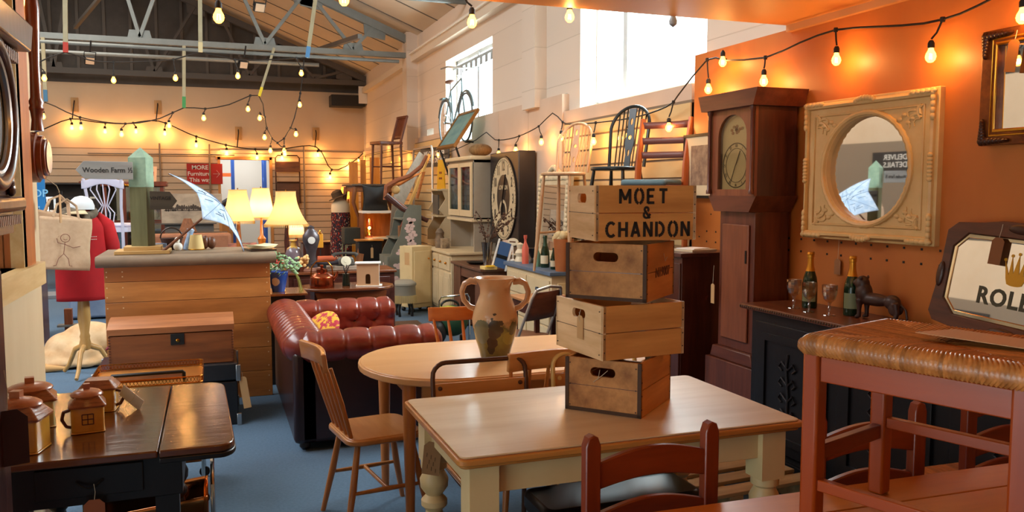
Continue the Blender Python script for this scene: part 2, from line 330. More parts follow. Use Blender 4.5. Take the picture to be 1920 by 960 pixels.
# lower wall lining: smooth boards and slatwall
def slat_mat(c, g, pitch=.15):
    m = bpy.data.materials.new('slatwall'); m.use_nodes = True; nt = m.node_tree; b = nt.nodes['Principled BSDF']; b.inputs['Roughness'].default_value = .6; b.inputs['Base Color'].default_value = lin(c); return m
SLAT = mat('d6b884', .6, 0, 'cfb07c', 2, key='slatwall_board'); SLATG = mat('bfb3a3', .6, 0, 'b5a898', 2, key='slatwall_grey')
SB = MB()
def slats_x(b, x, y0, y1, z0, z1, p=.145):       # boards on a wall that faces -X, real grooves
    z = z0
    while z < z1-.01: b.box(x, x+.03, y0, y1, z, min(z+p-.018, z1)); z += p
    SB.box(x+.012, x+.04, y0, y1, z0, z1)
def slats_y(b, y, x0, x1, z0, z1, p=.15):
    z = z0
    while z < z1-.01: b.box(x0, x1, y, y+.03, z, min(z+p-.018, z1)); z += p
    SB.box(x0, x1, y+.012, y+.04, z0, z1)
b = MB(); slats_y(b, YB-.06, -8, DX0, .1, 2.5); slats_y(b, YB-.06, DX1, XR, .1, 2.5); slats_y(b, YB-.06, DX0, DX1, DZ, 2.5); struct('wall_slats_back', b, mat('cbb498', .6, 0, 'c3ab8e', 2, key='slatwall_back'), smooth=False)
b = MB(); slats_x(b, 3.43, 12.2, 19.9, .1, 2.42); slats_x(b, 3.43, 5.5, 7.9, .1, 2.28); struct('wall_slats_right', b, SLAT, smooth=False)
b = MB(); yy = [7.93, 8.9, 9.95, 11.1, 12.17]
for a, c in zip(yy, yy[1:]): b.box(3.42, 3.5, a, c-.008, .1, 2.58 if a < 11 else 2.30)
b.box(3.44, 3.5, 12.2, 20, 2.42, 2.5); b.box(3.44, 3.5, 5.5, 7.93, 2.28, 2.40)
struct('wall_lining_right', b, mat('cdb6a2', .7, 0, 'c6ad97', 2, key='lining_board'), smooth=False)
ORANGE = mat('bc6c2a', .5, 0, 'b06022', 2.2, (1, 1, .5), .08, key='orange_plywood')
struct('wall_orange_board', MB().box(3.40, 3.495, -2, 5.4, 0, 2.59), ORANGE)
b = MB()
for k in range(26):
    for z in (1.22, 1.295): b.cbox((3.399, 5.2-k*.115, z+.0), (.004, .012, .012))
for k in range(10): b.cbox((3.399, 5.3-k*.05-(k % 3)*.1, 1.25+.17*(k % 5)), (.004, .01, .01))
struct('trim_peg_holes', b, BLACK)
# rails standing off the slatwall (display poles)
b = MB()
for px in (290, 380-6, 395, 572-155, 570): pass
for px in (300, 393, 570): 
    x = onY(px, 300, YB-.15).x; b.tube([(x, YB-.15, .1), (x, YB-.15, 2.62)], .02, 8)
b.tube([(onY(165, 300, YB-.15).x, YB-.15, 2.38), (onY(440, 300, YB-.15).x, YB-.15, 2.38)], .015, 8)
struct('trim_display_poles', b, mat('8c7f70', .4, .5, key='pole_metal'))
# low ceiling over the near right (plywood soffit)
struct('ceiling_soffit', MB().box(-1.6, XR, YF, 4.32, 2.61, 2.78), mat('d99a55', .5, 0, 'd3924c', 1.5, key='varnished_soffit'))
struct('trim_soffit_batten', MB().box(3.365, 3.40, -2, 4.32, 2.57, 2.61), mat('c9925c', .6, key='batten'))
# left partition with a framed opening
PX = -.78; ply = mat('d3bc97', .6, 0, 'c8ae86', 3, (1, 1, .4), key='birch_ply')
struct('wall_left_partition', MB().prism([(2.62, 0), (4.47, 0), (4.47, 2.6), (2.62, 2.6)], PX-.09, PX, 'yz', [[(2.7, 1.27), (3.98, 1.27), (3.98, 2.25), (2.7, 2.25)]]), ply, smooth=False)
b = MB(); b.box(PX-.11, PX+.03, 3.97, 4.2, 1.27, 2.6); struct('trim_orange_stud', b, wood('b8661f', 'a35514', 'z'))
b = MB(); b.box(PX-.12, PX+.05, 2.62, 4.3, 1.17, 1.27); b.box(PX-.02, PX+.03, 3.96, 4.02, 1.2, 2.6); struct('trim_pale_sill', b, wood('dfc08a', 'd0ab70', 'y'))
wo = struct('window_5', MB().box(PX-.06, PX-.03, 2.7, 2.76, 1.27, 2.25), WHITE); MB().box(PX-.05, PX-.044, 2.76, 3.97, 1.27, 2.25).build('glass', glassy('f0f0f0', .9), wo)
# far left: full-height outer wall, low slatwall screen (seen in the mirrors), added unseen shop-front behind for daylight
struct('wall_left', MB().prism([(YF, 0), (YB, 0), (YB, ZE), (YF, ZE)], XL-.2, XL, 'yz', [[(-3.6, .02), (2.4, .02), (2.4, 3.2), (-3.6, 3.2)]]), PLAST, smooth=False)  # unseen opening added to let sky light in
b = MB(); slats_x(b, -5.04, 2.0, 18, .1, 2.42); b.box(-5.05, -4.99, 2.0, 18, 0, .1); struct('wall_slats_left', b, SLATG, smooth=False)
struct('wall_left_upper', MB().box(-5.15, -5.0, 2.0, 18, 2.42, 3.4), PLAST)
struct('wall_front', MB().prism([(XL, 0), (XR, 0), (XR, ZE), (XA, roofz(XA)), (XL, ZE)], YF-.2, YF, 'xz'), PLAST, smooth=False)
struct('wall_added_shopfront', MB().prism([(YF, 0), (2.0, 0), (2.0, 3.3), (YF, 3.3)], -5.2, -5.06, 'yz', [[(-3.1, .02), (1.8, .02), (1.8, 2.7), (-3.1, 2.7)]]), PLAST, smooth=False)
f = MB()
for y in (-3.1, -1.5, .1, 1.74): f.box(-5.18, -5.1, y, y+.06, 0, 2.7)
f.box(-5.18, -5.1, -3.1, 1.8, 2.62, 2.7); f.box(-5.18, -5.1, -3.1, 1.8, .0, .12)
wo = struct('door_added_daylight', f, WHITE); MB().box(-5.145, -5.14, -3.05, 1.75, .1, 2.64).build('glass', GLASS, wo)  # made-up glazed doors, unseen, to account for the left daylight
struct('wall_slat_backing', SB, mat('84725e', .8, key='slat_groove'), smooth=False)
# added glowing rooflight panels, unseen, for soft daylight from above
b = MB(); 
for y in (2.6, 5.5, 8.4): b.bar((-6.2, y, roofz(-6.2)-.05), (-4.2, y, roofz(-4.2)-.05), 1.2, .03, up=(0,0,1))
struct('window_6', b, mat('eef3f6', .4, emit=2.2, key='added_rooflight_glow'))
# sign reflected in the mirror
t = thing('hanging_sign', 'dark board with white writing fixed high on the far grey slatwall screen', 'sign', (-4.98, 10.0, 2.08), 90)
MB().box(-.75, .75, -.012, .012, -.16, .16).build('board', mat('2c2622', .7, key='sign_black'), t)
text('WE CAN DELIVER\nASK FOR DETAILS', .13, FR(0, -.014, 0), WHITE, t)
# ================================================================== FOREGROUND TABLES
def box_ob(name, x0, x1, y0, y1, z0, z1, m, parent, bevel=.003): return MB().box(x0, x1, y0, y1, z0, z1).build(name, m, parent, bevel=bevel)
def turned_leg(parent, x, y, z0, L, r, m, style=1, sq=0, sqw=0, name='leg'):
    b = MB().lathe(turned(r, L-sq, style), 20, Matrix.Translation((x, y, z0)))
    if sq: b.box(x-sqw/2, x+sqw/2, y-sqw/2, y+sqw/2, z0+L-sq, z0+L)
    return b.build(name, m, parent)
# --- pine kitchen table with cream base
tx0, tx1, ty0, ty1, tz = .70, 2.02, 2.42, 3.22, .76
t = thing('kitchen_table', 'rectangular pine topped kitchen table with cream painted turned legs under the crate stack', 'table', ((tx0+tx1)/2, (ty0+ty1)/2, 0))
hx, hy = (tx1-tx0)/2, (ty1-ty0)/2
TOPM = wood('d8c09a', 'bf9c70', 'x', .42, .15, 9, .12, (.3, .8)); EDGM = wood('c07c38', 'a8662a', 'x', .35, .2)  # window sheen is put into the paler top colour; edge stays orange pine
b = MB(); P = rrect(-hx, hx, -hy, hy, .03, 4); P2 = rrect(-hx+.012, hx-.012, -hy+.012, hy-.012, .025, 4)
b.prism(P2, tz-.006, tz, 'xy'); b.build('tabletop', TOPM, t, bevel=.003); b = MB(); b.prism(P, tz-.028, tz-.006, 'xy'); b.prism(P2, tz-.04, tz-.028, 'xy'); b.build('edge_moulding', EDGM, t, bevel=.005)
ap = MB()
for s in (-1, 1): ap.box(-hx+.12, hx-.12, s*(hy-.09)-.012, s*(hy-.09)+.012, tz-.15, tz-.04); ap.box(s*(hx-.09)-.012, s*(hx-.09)+.012, -hy+.12, hy-.12, tz-.15, tz-.04)
ap.build('apron', CREAM2, t, bevel=.002)
for sx in (-1, 1):
    for sy in (-1, 1): lg = turned_leg(t, sx*(hx-.1), sy*(hy-.1), 0, tz-.04, .052, CREAM2, 1, .19, .1)
price_tag(t, (-hx+.075, hy-.19, tz-.13), .07, .13, mat('8a6038', .8, key='brown_tag'), rz=-30, tilt=6, txt=1)
# --- oval table
OV = wood('d6a670', 'c89258', 'x', .34, .25, 10, .08, (.25, .8))
t = thing('oval_table', 'round-ended pale beech dining table carrying the two-handled jug', 'table', (1.42, 4.03, 0))
b = MB(); P = [( .42+.36*cos(a), .47*sin(a)) for a in [(-90+i*10)*pi/180 for i in range(19)]]+[(-.36+.40*cos(a), .47*sin(a)) for a in [(90+i*10)*pi/180 for i in range(19)]]
b.prism(P, .705, .735, 'xy'); b.prism([(x*.985, y*.975) for x, y in P], .7, .74, 'xy'); b.build('tabletop', OV, t, bevel=.004)
b = MB()
for s in (-1, 1): b.box(-.52, .62, s*.3-.012, s*.3+.012, .62, .7); b.box(s*.56-.012, s*.56+.012, -.3, .3, .62, .7)
b.build('apron', OV, t, bevel=.002)
for x, y in ((-.58, -.3), (-.58, .3), (.6, -.3), (.6, .3)): MB().lathe([(.02, 0), (.026, .3), (.033, .6), (.033, .7)], 16, Matrix.Translation((x, y, 0))).build('leg', BEECH, t)
# --- drop-leaf table, dark base
t = thing('drop_leaf_table', 'drop-leaf table with polished brown top and black turned legs at lower left', 'table', (0, 0, 0))
b = MB(); P = [(-.74, 2.87), (-.19, 2.87), (-.19, 3.84), (-.74, 3.84)]
b.prism(P, .725, .75, 'xy'); b.build('tabletop', OAKT, t, bevel=.005)
b = MB(); P = [(-.186, 2.87)]+[(-.0+.05*cos(a)+0.0, 2.95+.08*sin(a)) for a in [(-90+i*15)*pi/180 for i in range(7)]]+[(-.04+.07*cos(a), 3.74+.10*sin(a)) for a in [(i*15)*pi/180 for i in range(7)]]+[(-.186, 3.84)]
b.prism(P, .725, .75, 'xy'); b.build('drop_leaf', OAKT, t, bevel=.005)
MB().prism([(x*1+(.004 if x > -.1 else 0), y) for x, y in P], .705, .724, 'xy').build('leaf_edge_moulding', EBONY, t, bevel=.004)
box_ob('underframe', -.70, -.12, 2.95, 3.76, .57, .722, EBONY, t)
for x in (-.62, -.17):
    for y in (3.0, 3.70): turned_leg(t, x, y, 0, .58, .04, EBONY, 1, .1, .075)
b = MB().box(-.56, -.24, 2.938, 2.95, .60, .70); d = b.build('drawer', EBONY, t, bevel=.003)
MB().tube([(-.44, 2.932, .655), (-.42, 2.918, .64), (-.40, 2.912, .635), (-.38, 2.918, .64), (-.36, 2.932, .655)], .004, 6).build('drop_handle', IRON, d)
price_tag(t, (-.385, 2.905, .60), .062, .13, mat('9c5a3a', .8, key='rust_tag'), s=.05, txt=1)
# ------------------------------------------------------------------ cottage ware on the drop-leaf table
YEL = mat('d9a545', .18, 0, 'c68d33', 14, None, 0, .4, key='yellow_glaze'); THATCH = mat('a86840', .3, 0, '7a4326', 30, (1, 1, 6), .3, .3, key='thatch_glaze'); LIDP = mat('c07a54', .3, 0, 'a5623e', 20, None, .1, .3, key='pink_brown_glaze')
CRM = mat('ddd0a8', .25, 0, 'c8b878', 12, None, .05, .3, key='cream_glaze'); DKB = mat('5b2b18', .3, key='brown_glaze')
def cottage(name, label, loc, rz, w, d, h, lid=True, spout=False, handle=True, body=YEL):
    t = thing(name, label, 'pottery', loc, rz, 'cottage shaped pottery on the drop-leaf table')
    b = MB(); 
    for z0, z1, k in ((0, .03*h, 1.04), (.03*h, .62*h, 1)): b.prism(rrect(-w/2*k, w/2*k, -d/2*k, d/2*k, .012, 3), z0, z1, 'xy')
    b.build('body', body, t, bevel=.003)
    r = MB(); rings = []
    for z, k in ((.56*h, 1.12), (.60*h, 1.14), (.80*h, .72)): rings.append([r.bm.verts.new((x*k, y*k, z)) for x, y in rrect(-w/2, w/2, -d/2, d/2, .012, 3)])
    for a, c in zip(rings, rings[1:]):
        for i in range(len(a)): r._f([a[i], a[(i+1) % len(a)], c[(i+1) % len(a)], c[i]])
    r._f(rings[0]); r._f(rings[-1]); r.build('thatched_roof', THATCH, t)
    if lid:
        l = MB(); l.sph((0, 0, .80*h), (w*.50, d*.50, .13*h), 10); l.box(-w*.1, w*.1, -w*.1, w*.1, .90*h, 1.04*h); l.build('lid', LIDP, t)
    wn = MB(); a = w*.17
    for x in (-1, 0, 1): wn.box(x*a-.0015, x*a+.0015, -d/2-.002, -d/2+.001, .2*h, .2*h+2*a)
    for z in (0, 1, 2): wn.box(-a, a, -d/2-.002, -d/2+.001, .2*h+z*a-.0015, .2*h+z*a+.0015)
    wn.build('painted_window', DKB, t)
    if spout:
        MB().tube([(0, -d/2, .12*h), (0, -d/2-.03, .2*h), (0, -d/2-.045, .4*h), (0, -d/2-.055, .66*h)], [.026, .026, .018, .014], 12).build('spout', DKB, t)
    if handle: MB().tube([(-w/2, -.01, .5*h), (-w/2-.022, -.01, .46*h), (-w/2-.028, -.01, .3*h), (-w/2-.015, -.01, .14*h), (-w/2+.005, -.01, .1*h)], .006, 8).build('handle', DKB, t)
    return t
TT = .751
cottage('cottage_teapot', 'large cottage shaped teapot with brown spout, frontmost at the left of the table', (-.615, 3.03, TT), -12, .155, .12, .19, spout=True)
cottage('cottage_biscuit_jar', 'cottage shaped jar half hidden behind the large teapot', (-.635, 3.34, TT), 10, .15, .13, .17, handle=False, body=CRM)
cottage('cottage_sugar_bowl', 'small cottage shaped sugar bowl with knobbed lid, between teapot and open jug', (-.435, 3.21, TT), 8, .105, .10, .16)
j = cottage('cottage_jug', 'lidless yellow cottage shaped jug with a white tag tied to it', (-.43, 3.50, TT), -5, .12, .10, .15, lid=False)
for c in j.children:
    if c.name.startswith('handle'): c.location.x = .0; c.scale.x = -1
o = MB().box(0, .10, -.001, .001, -.035, .03).build('price_tag', WCARD, j, loc=(.085, -.03, .08), rot=(radians(25), radians(38), radians(-20)))
MB().tube([(.07, -.02, .1), (.075, -.05, .03), (.07, -.06, .004), (.11, -.07, .003)], .0012, 5).build('string', STRINGM, o)
# --- brass tea trolley behind
GB = mat('e0a040', .34, 1, 'c07a22', 4, key='polished_brass'); GB2 = mat('b86a3a', .16, 1, 'd08a50', 10, key='copper_top')
t = thing('tea_trolley', 'gold brass two-tier tea trolley with pierced galleries behind the drop-leaf table', 'trolley', (-.33, 4.62, 0))
for z, nm in ((.62, 'top_tray'), (.22, 'lower_tray')):
    tr = MB().prism(rrect(-.26, .26, -.22, .22, .03), z, z+.008, 'xy').build(nm, GB if z > .5 else GB2, t)
    g = MB(); P = rrect(-.26, .26, -.22, .22, .03)
    for zz in (.012, .042): g.tube([(x, y, z+zz) for x, y in P], .003, 5, True)
    n = 0
    for (a, c), (e, f) in zip(P, P[1:]+P[:1]):
        L = sqrt((e-a)**2+(f-c)**2); k = max(1, int(L/.016))
        for i in range(k):
            p = (a+(e-a)*i/k, c+(f-c)*i/k); q = (a+(e-a)*(i+1)/k, c+(f-c)*(i+1)/k)
            g.bar((*p, z+.012), (*q, z+.042), .002, .002); g.bar((*p, z+.042), (*q, z+.012), .002, .002)
    g.build('pierced_gallery', BRASS, tr, smooth=False)
for sx in (-1, 1):
    for sy in (-1, 1): MB().tube([(sx*.25, sy*.21, .05), (sx*.25, sy*.21, .62)], .009, 8).build('leg', CHROME if sx > 0 else IRON, t)
for sx in (-1, 1):
    for sy in (-1, 1): MB().lathe([(.02, -.008), (.028, -.008), (.028, .008), (.02, .008)], 16, Matrix.Translation((sx*.25, sy*.21, .028)) @ Matrix.Rotation(pi/2, 4, 'X')).build('castor', IRON, t)
MB().tube([(-.17, -.12, .63), (-.17, -.12, .665), (-.165, -.12, .67), (.165, -.12, .67), (.17, -.12, .665), (.17, -.12, .63)], .009, 8).build('handle', IRON, t)
MB().prism(rrect(-.16, .16, -.1, .1, .02), .6285, .634, 'xy').build('inset_panel', GB2, t)
# --- near tier seen under the leaf: second gilt rack
t = thing('gilt_magazine_rack', 'gilt basket rack with chrome loop ends on the carpet under the drop-leaf table', 'rack', (-.17, 3.62, 0))
b = MB(); 
b.grid(lambda u, v: (-.30+.42*u+.0, -.13+.26*v, .16+.20*abs(2*v-1)**1.5*(.8+.2*u)), 20, 12); b.build('basket', GB2, t, solid=.004)
for x in (-.32, .14): MB().tube([(x, -.16, .0), (x, -.18, .2), (x, -.17, .42), (x, -.10, .47), (x, .0, .48), (x, .10, .47), (x, .17, .42), (x, .18, .2), (x, .16, 0)], .008, 8).build('end_loop', CHROME, t)
g = MB(); 
for k in range(24): g.bar((-.3+k*.0175, -.135, .14), (-.2825+k*.0175, -.135, .17), .002, .002); g.bar((-.3+k*.0175, -.135, .17), (-.2825+k*.0175, -.135, .14), .002, .002)
g.build('pierced_gallery', BRASS, t)
# ================================================================== CHAIRS
def ladder_chair(label, loc, rz, group='red-brown ladder-back chairs', H=.95, name='ladder_back_chair'):
    # front faces local -Y; back posts at +Y
    t = thing(name, label, 'chair', loc, rz, group)
    for s in (-1, 1):
        b = MB(); P = [(-.0225, 0), (.0225, 0), (.0225, H-.03), (.014, H-.006), (0, H), (-.014, H-.006), (-.0225, H-.03)]
        x = s*.19; b.prism([(x+px, z) for px, z in P], .17, .205, 'xz'); b.build('back_post', RED, t, bevel=.004)
        MB().box(s*.19-.02, s*.19+.02, -.21, -.17, 0, .44).build('leg', RED, t, bevel=.004)
        MB().box(s*.19-.011, s*.19+.011, -.17, .17, .18, .205).build('stretcher', REDX, t, bevel=.003)
        MB().box(s*.19-.011, s*.19+.011, -.17, .17, .38, .43).build('seat_rail', REDX, t, bevel=.003)
    for z0 in (H-.155, H-.30, H-.42):
        n = 16; P = [(-.17+.34*i/n, z0+.075+.03*sin(pi*i/n)) for i in range(n+1)]+[(.17-.34*i/n, z0+.022*sin(pi*(1-i/n))) for i in range(n+1)]
        b = MB(); b.prism(P, .176, .198, 'xz'); b.build('ladder_slat', REDX, t, bevel=.004)
    MB().box(-.17, .17, -.2, -.18, .2, .225).build('stretcher', REDX, t, bevel=.003)
    MB().box(-.17, .17, -.205, -.185, .38, .43).build('seat_rail', REDX, t, bevel=.003)
    rush(t, .19, .19, .455, 100)
    return t
RUSH = mat('cc8444', .38, 0, 'ad6830', 60, None, .15, .1, key='rush')
nt = RUSH.node_tree; _b = nt.nodes['Principled BSDF']; _a = nt.nodes.new('ShaderNodeAttribute'); _a.attribute_name = 'strand'; _m = nt.nodes.new('ShaderNodeMixRGB'); _m.blend_type = 'MULTIPLY'; _m.inputs[0].default_value = 1
_l = _b.inputs['Base Color'].links[0].from_socket; nt.links.new(_l, _m.inputs[1]); nt.links.new(_a.outputs['Color'], _m.inputs[2]); nt.links.new(_m.outputs[0], _b.inputs['Base Color'])
def rush(t, hx, hy, z, n=200, r=.03):
    def fn(u, v):
        x, y = (2*u-1), (2*v-1); k = 1.12
        X, Y = x*k, y*k
        m = max(abs(X), abs(Y)); dz = 0; sc = 1
        if m > 1: a = (m-1)/.12*pi*.75; sc = (1+r*sin(min(a, pi*.75))/hx)/m; dz = -r*(1-cos(a))
        elif m < 1: dz = -.012*(1-m)
        per = .0095
        c = (X*hx if abs(Y) > abs(X) else Y*hy); st = .0034*abs(sin(pi*c/per))
        return (X*hx*sc, Y*hy*sc, z+dz+st)
    b = MB().grid(fn, n, n); o = b.build('rush_seat', RUSH, t, angle=180)
    rnd = random.Random(1); tone = [rnd.uniform(.55, 1.0) for _ in range(400)]; at = o.data.color_attributes.new('strand', 'FLOAT_COLOR', 'POINT')
    for v, d in zip(o.data.vertices, at.data):
        X, Y = v.co.x/hx, v.co.y/hy; c = v.co.x if abs(Y) > abs(X) else v.co.y; k = tone[int(c/.0095+100)+(150 if abs(Y) > abs(X) else 0)]; d.color = (k, k, k, 1)
    return o
# --- rush stool/chair standing on the plank table, lower right
pt = thing('plank_table', 'scrubbed pine plank table at lower right with a rush-seated stool standing on it', 'table', (1.62, 1.37, 0), -1.5)
PLK = wood('c87428', 'b0601a', 'x', .38, .1, 14, .08, (.3, .75))
for k in range(6): MB().box(-.82, .74, -.42+k*.152, -.27+k*.152-.002, .722, .75).build('plank', PLK, pt, bevel=.003)
b = MB(); 
for s in (-1, 1): b.box(-.7, .62, s*.38-.012, s*.38+.012, .62, .722)
b.build('apron', PLK, pt)
for sx in (-.72, .66):
    for sy in (-.36, .42): MB().box(sx-.035, sx+.035, sy-.035, sy+.035, 0, .722).build('leg', PLK, pt, bevel=.004)

st = thing('rush_stool', 'orange-brown wooden stool with woven rush seat standing on the plank table', 'stool', (1.655, 1.497, .7515), 18.5)
sxh, syh = .17, .24; ORW = wood('a4440e', '8a340a', 'z', .34, .12, 14, .05, (.25, .75)); ORWX = wood('a4440e', '8a340a', 'y', .34, .12, 14, .05, (.25, .75))
for a in (-1, 1):
    for c in (-1, 1):
        P = [(-.024, 0), (.024, 0), (.024, .455), (.012, .475), (-.006, .482), (-.024, .465)] if a < 0 else [(-.024, 0), (.024, 0), (.024, .46), (-.024, .46)]
        b = MB(); b.prism([(a*sxh+(px if a < 0 else px), z) for px, z in P], c*syh-.022, c*syh+.022, 'xz'); b.build('leg', ORW, st, bevel=.007)
    MB().box(a*sxh-.012, a*sxh+.012, -syh+.02, syh-.02, .37, .435).build('seat_rail', ORWX, st, bevel=.003)
    MB().box(a*sxh-.012, a*sxh+.012, -syh+.02, syh-.02, .09 if a < 0 else .19, .12 if a < 0 else .22).build('stretcher', ORWX, st, bevel=.003)
for c in (-1, 1):
    MB().box(-sxh+.02, sxh-.02, c*syh-.012, c*syh+.012, .37, .43).build('seat_rail', REDX, st, bevel=.003)
    MB().box(-sxh+.02, sxh-.02, c*syh-.012, c*syh+.012, .16, .20).build('stretcher', REDX, st, bevel=.003)
o = rush(st, sxh+.005, syh-.012, .490, 300, .032)
MB().prism([(-.05, -.20), (.07, -.24), (.09, .02), (-.03, .06)], .499, .501, 'xy').build('paper_label', mat('c69a70', .8, key='tan_paper'), st)
lc = ladder_chair('red-brown ladder-back chair with its back to the viewer, nearest, in front of the cream table', (1.14, 2.19, 0), 181, H=.935)
c2 = dup(lc, (1.885, 2.16, 0), 179, 'red-brown ladder-back chair behind the plank table, seen through the stool legs')
c3 = dup(lc, (2.73, 2.36, 0), 178, 'red-brown ladder-back chair in front of the black sideboard, mostly hidden by the stool')
# --- side chair with raked sticks, left end of the oval table
def stick_chair(name, label, loc, rz, m=BEECH, mx=BEECHX, group=None, n=5, H=.87):
    # front faces -Y
    t = thing(name, label, 'chair', loc, rz, group)
    b = MB(); P = [(x, y) for x, y in rrect(-.20, .20, -.19, .19, .07, 6)]; b.prism(P, .425, .45, 'xy'); b.prism([(x*.95, y*.95) for x, y in P], .42, .455, 'xy'); b.build('seat', mx, t, bevel=.006)
    for sx in (-1, 1):
        for sy in (-1, 1): MB().tube([(sx*.20, sy*.21, 0), (sx*.17, sy*.165, .22), (sx*.14, sy*.13, .425)], [.012, .017, .014], 12).build('leg', m, t)
        MB().tube([(sx*.178, -.18, .2), (sx*.175, 0, .2), (sx*.178, .18, .2)], [.008, .012, .008], 10).build('stretcher', m, t)
    MB().tube([(-.176, 0, .2), (.176, 0, .2)], .010, 10).build('stretcher', m, t)
    for k in range(n):
        u = (k/(n-1)-.5); MB().tube([(u*.27, .155, .43), (u*.33, .21, .62), (u*.37, .265, H-.07)], [.010, .012, .008], 10).build('back_stick', m, t)
    n2 = 14; b = MB()
    b.grid(lambda u, v: ((u-.5)*.42, .262+.012*v-.035*cos((u-.5)*pi)+.03, H-.085+.085*v), n2, 4); b.build('crest_rail', mx, t, solid=.022, bevel=.004)
    return t
s1 = stick_chair('stick_back_chair', 'pale beech stick-back chair drawn up to the left end of the oval table', (.715, 3.93, 0), 98)
s2 = dup(s1, (1.40, 3.56+.0, 0), 180, 'stick-back chair with a brown crest rail tucked under the near side of the oval table'); s2.location = (1.43, 3.72, 0)
s3 = dup(s1, (1.46, 4.66, 0), 2, 'orange varnished stick-back chair beyond the oval table, behind the jug')
OC = wood('c9702a', 'b8601e', 'x', .3, .4)
for o in s3.children: o.data = o.data.copy(); o.data.materials[0] = OC
# --- tubular metal chairs with wooden back panel between the two tables
def tube_chair(name, label, loc, rz, tm, group=None):
    t = thing(name, label, 'chair', loc, rz, group); P = []
    for s in (-1, 1): pass
    R = .06; w_ = .215
    path = [(-w_, .19, .44), (-w_, .215, .70), (-w_, .225, .80-.02)]+[(-w_+R-R*cos(a), .228, .79+R*sin(a)) for a in [i*pi/10 for i in range(1, 6)]]
    path += [(-x, y, z) for x, y, z in path[::-1]]
    MB().tube(path, .0105, 10).build('back_tube', tm, t)
    MB().grid(lambda u, v: ((u-.5)*.43, .222-.0+.0*v, .60+.16*v), 8, 2).build('back_panel', BEECHX, t, solid=.011, bevel=.003)
    for s in (-1, 1):
        o = MB().lathe([(.010, 0), (.010, .004), (.004, .006)], 10, Matrix.Translation((s*.185, .215, .74)) @ Matrix.Rotation(pi/2, 4, 'X')).build('rivet', tm, t)
        MB().tube([(s*.2, -.19, 0), (s*.19, -.17, .43), (s*.19, .17, .435), (s*.215, .25, 0)], .011, 10).build('side_frame', tm, t)
    MB().prism(rrect(-.2, .2, -.2, .19, .05), .44, .455, 'xy').build('seat', BEECHX, t, bevel=.005)
    MB().tube([(-.19, -.17, .43), (.19, -.17, .43)], .009, 8).build('cross_tube', tm, t)
    return t
BRT = mat('5a3c2e', .35, .5, key='brown_tube'); CRT = mat('d9b36c', .4, .1, key='cream_tube')
m1 = tube_chair('tubular_chair', 'brown steel-tube chair with wooden back panel between the two tables', (1.09, 3.20, 0), 0, BRT, 'tubular stacking chairs')
m2 = dup(m1, (1.665, 3.22, 0), 2, 'cream steel-tube chair behind the stack of crates')
for o in m2.children:
    if o.data.materials[0] == BRT: o.data = o.data.copy(); o.data.materials[0] = CRT
# --- low dark bench and pallet under the table
t = thing('low_bench', 'low dark stained bench with rounded ends under the cream-legged table', 'bench', (1.47, 2.88, 0))
MB().prism(rrect(-.34, .34, -.14, .14, .05), .33, .41, 'xy').build('seat', EBONY, t, bevel=.02)
for x in (-.28, .28): 
    for y in (-.09, .09): MB().box(x-.02, x+.02, y-.02, y+.02, 0, .33).build('leg', EBONY, t, bevel=.003)
MB().box(-.27, .27, -.012, .012, .1, .14).build('stretcher', EBONY, t)
t = thing('wooden_pallet', 'weathered pale wooden pallet on the floor beyond the cream-legged table', 'pallet', (2.35, 3.75, 0), 4)
PAL = wood('b59a72', '8a7350', 'x', .85, 0, 12, .3)
for k in range(6): MB().box(-.55, .5, -.42+k*.15, -.32+k*.15, .10, .12).build('deck_board', PAL, t, bevel=.003)
for x in (-.5, 0, .45): MB().box(x-.04, x+.04, -.42, .45, 0, .10).build('bearer', PAL, t, bevel=.003)
# ================================================================== CRATES
def crate(label, c, rz, w, d, h, z, m, mend, dark=False, holes=((.12,),), batten=0, topgap=True):
    """w along local x (long board side faces -Y), d along local y; hand holes in the two ends (x = +-w/2)"""
    t = thing('wooden_crate', label, 'crate', (c[0], c[1], z), rz, 'stack of old bottle crates'); th = .012
    hh = [(a, b_) for a, b_ in rrect(-.05, .05, h*.68, h*.68+.035, .0174, 5)]
    for s in (-1, 1):
        MB().prism([(-d/2, .0), (d/2, .0), (d/2, h), (-d/2, h)], s*(w/2-th), s*w/2, 'yz', [hh]).build('end_panel', mend, t, smooth=False)
        for k in (0, 1): MB().box(-w/2, w/2, s*(d/2), s*(d/2-th), k*h*.5+(.0015 if k else 0), (k+1)*h*.5-.0015*(1-k)).build('side_board', m, t, bevel=.0015)
        for k in (0, ): MB().box(s*(w/2), s*(w/2+.001), -d/2+.002, d/2-.002, h*.49, h*.49+.002).build('board_joint', DKB, t)
        if batten:
            MB().box(s*(w/2-.001), s*(w/2+.004), -d/2, d/2, 0, .013).build('edge_strip', mat('4a3222', .8, key='worn_dark_edge'), t)
            for q in (-1, 1): MB().box(s*(w/2-.001), s*(w/2+.004), q*d/2, q*(d/2-.014), 0, h).build('edge_strip', mat('4a3222', .8, key='worn_dark_edge'), t)
    MB().box(-w/2+th, w/2-th, -d/2+th, d/2-th, .002, .012).build('base_board', m, t)
    n = MB()
    for s in (-1, 1):
        for q in (-1, 1):
            for z_ in (.15, .4, .65, .88): n.cbox((q*(w/2-.006), s*(d/2+.0005), z_*h), (.004, .002, .004))
            for z_ in (.1, .5, .9): n.cbox((s*(w/2+.0045), q*(d/2-.02), z_*h), (.002, .004, .004))
    n.build('nails', mat('2a1c14', .6, key='nail'), t)
    return t
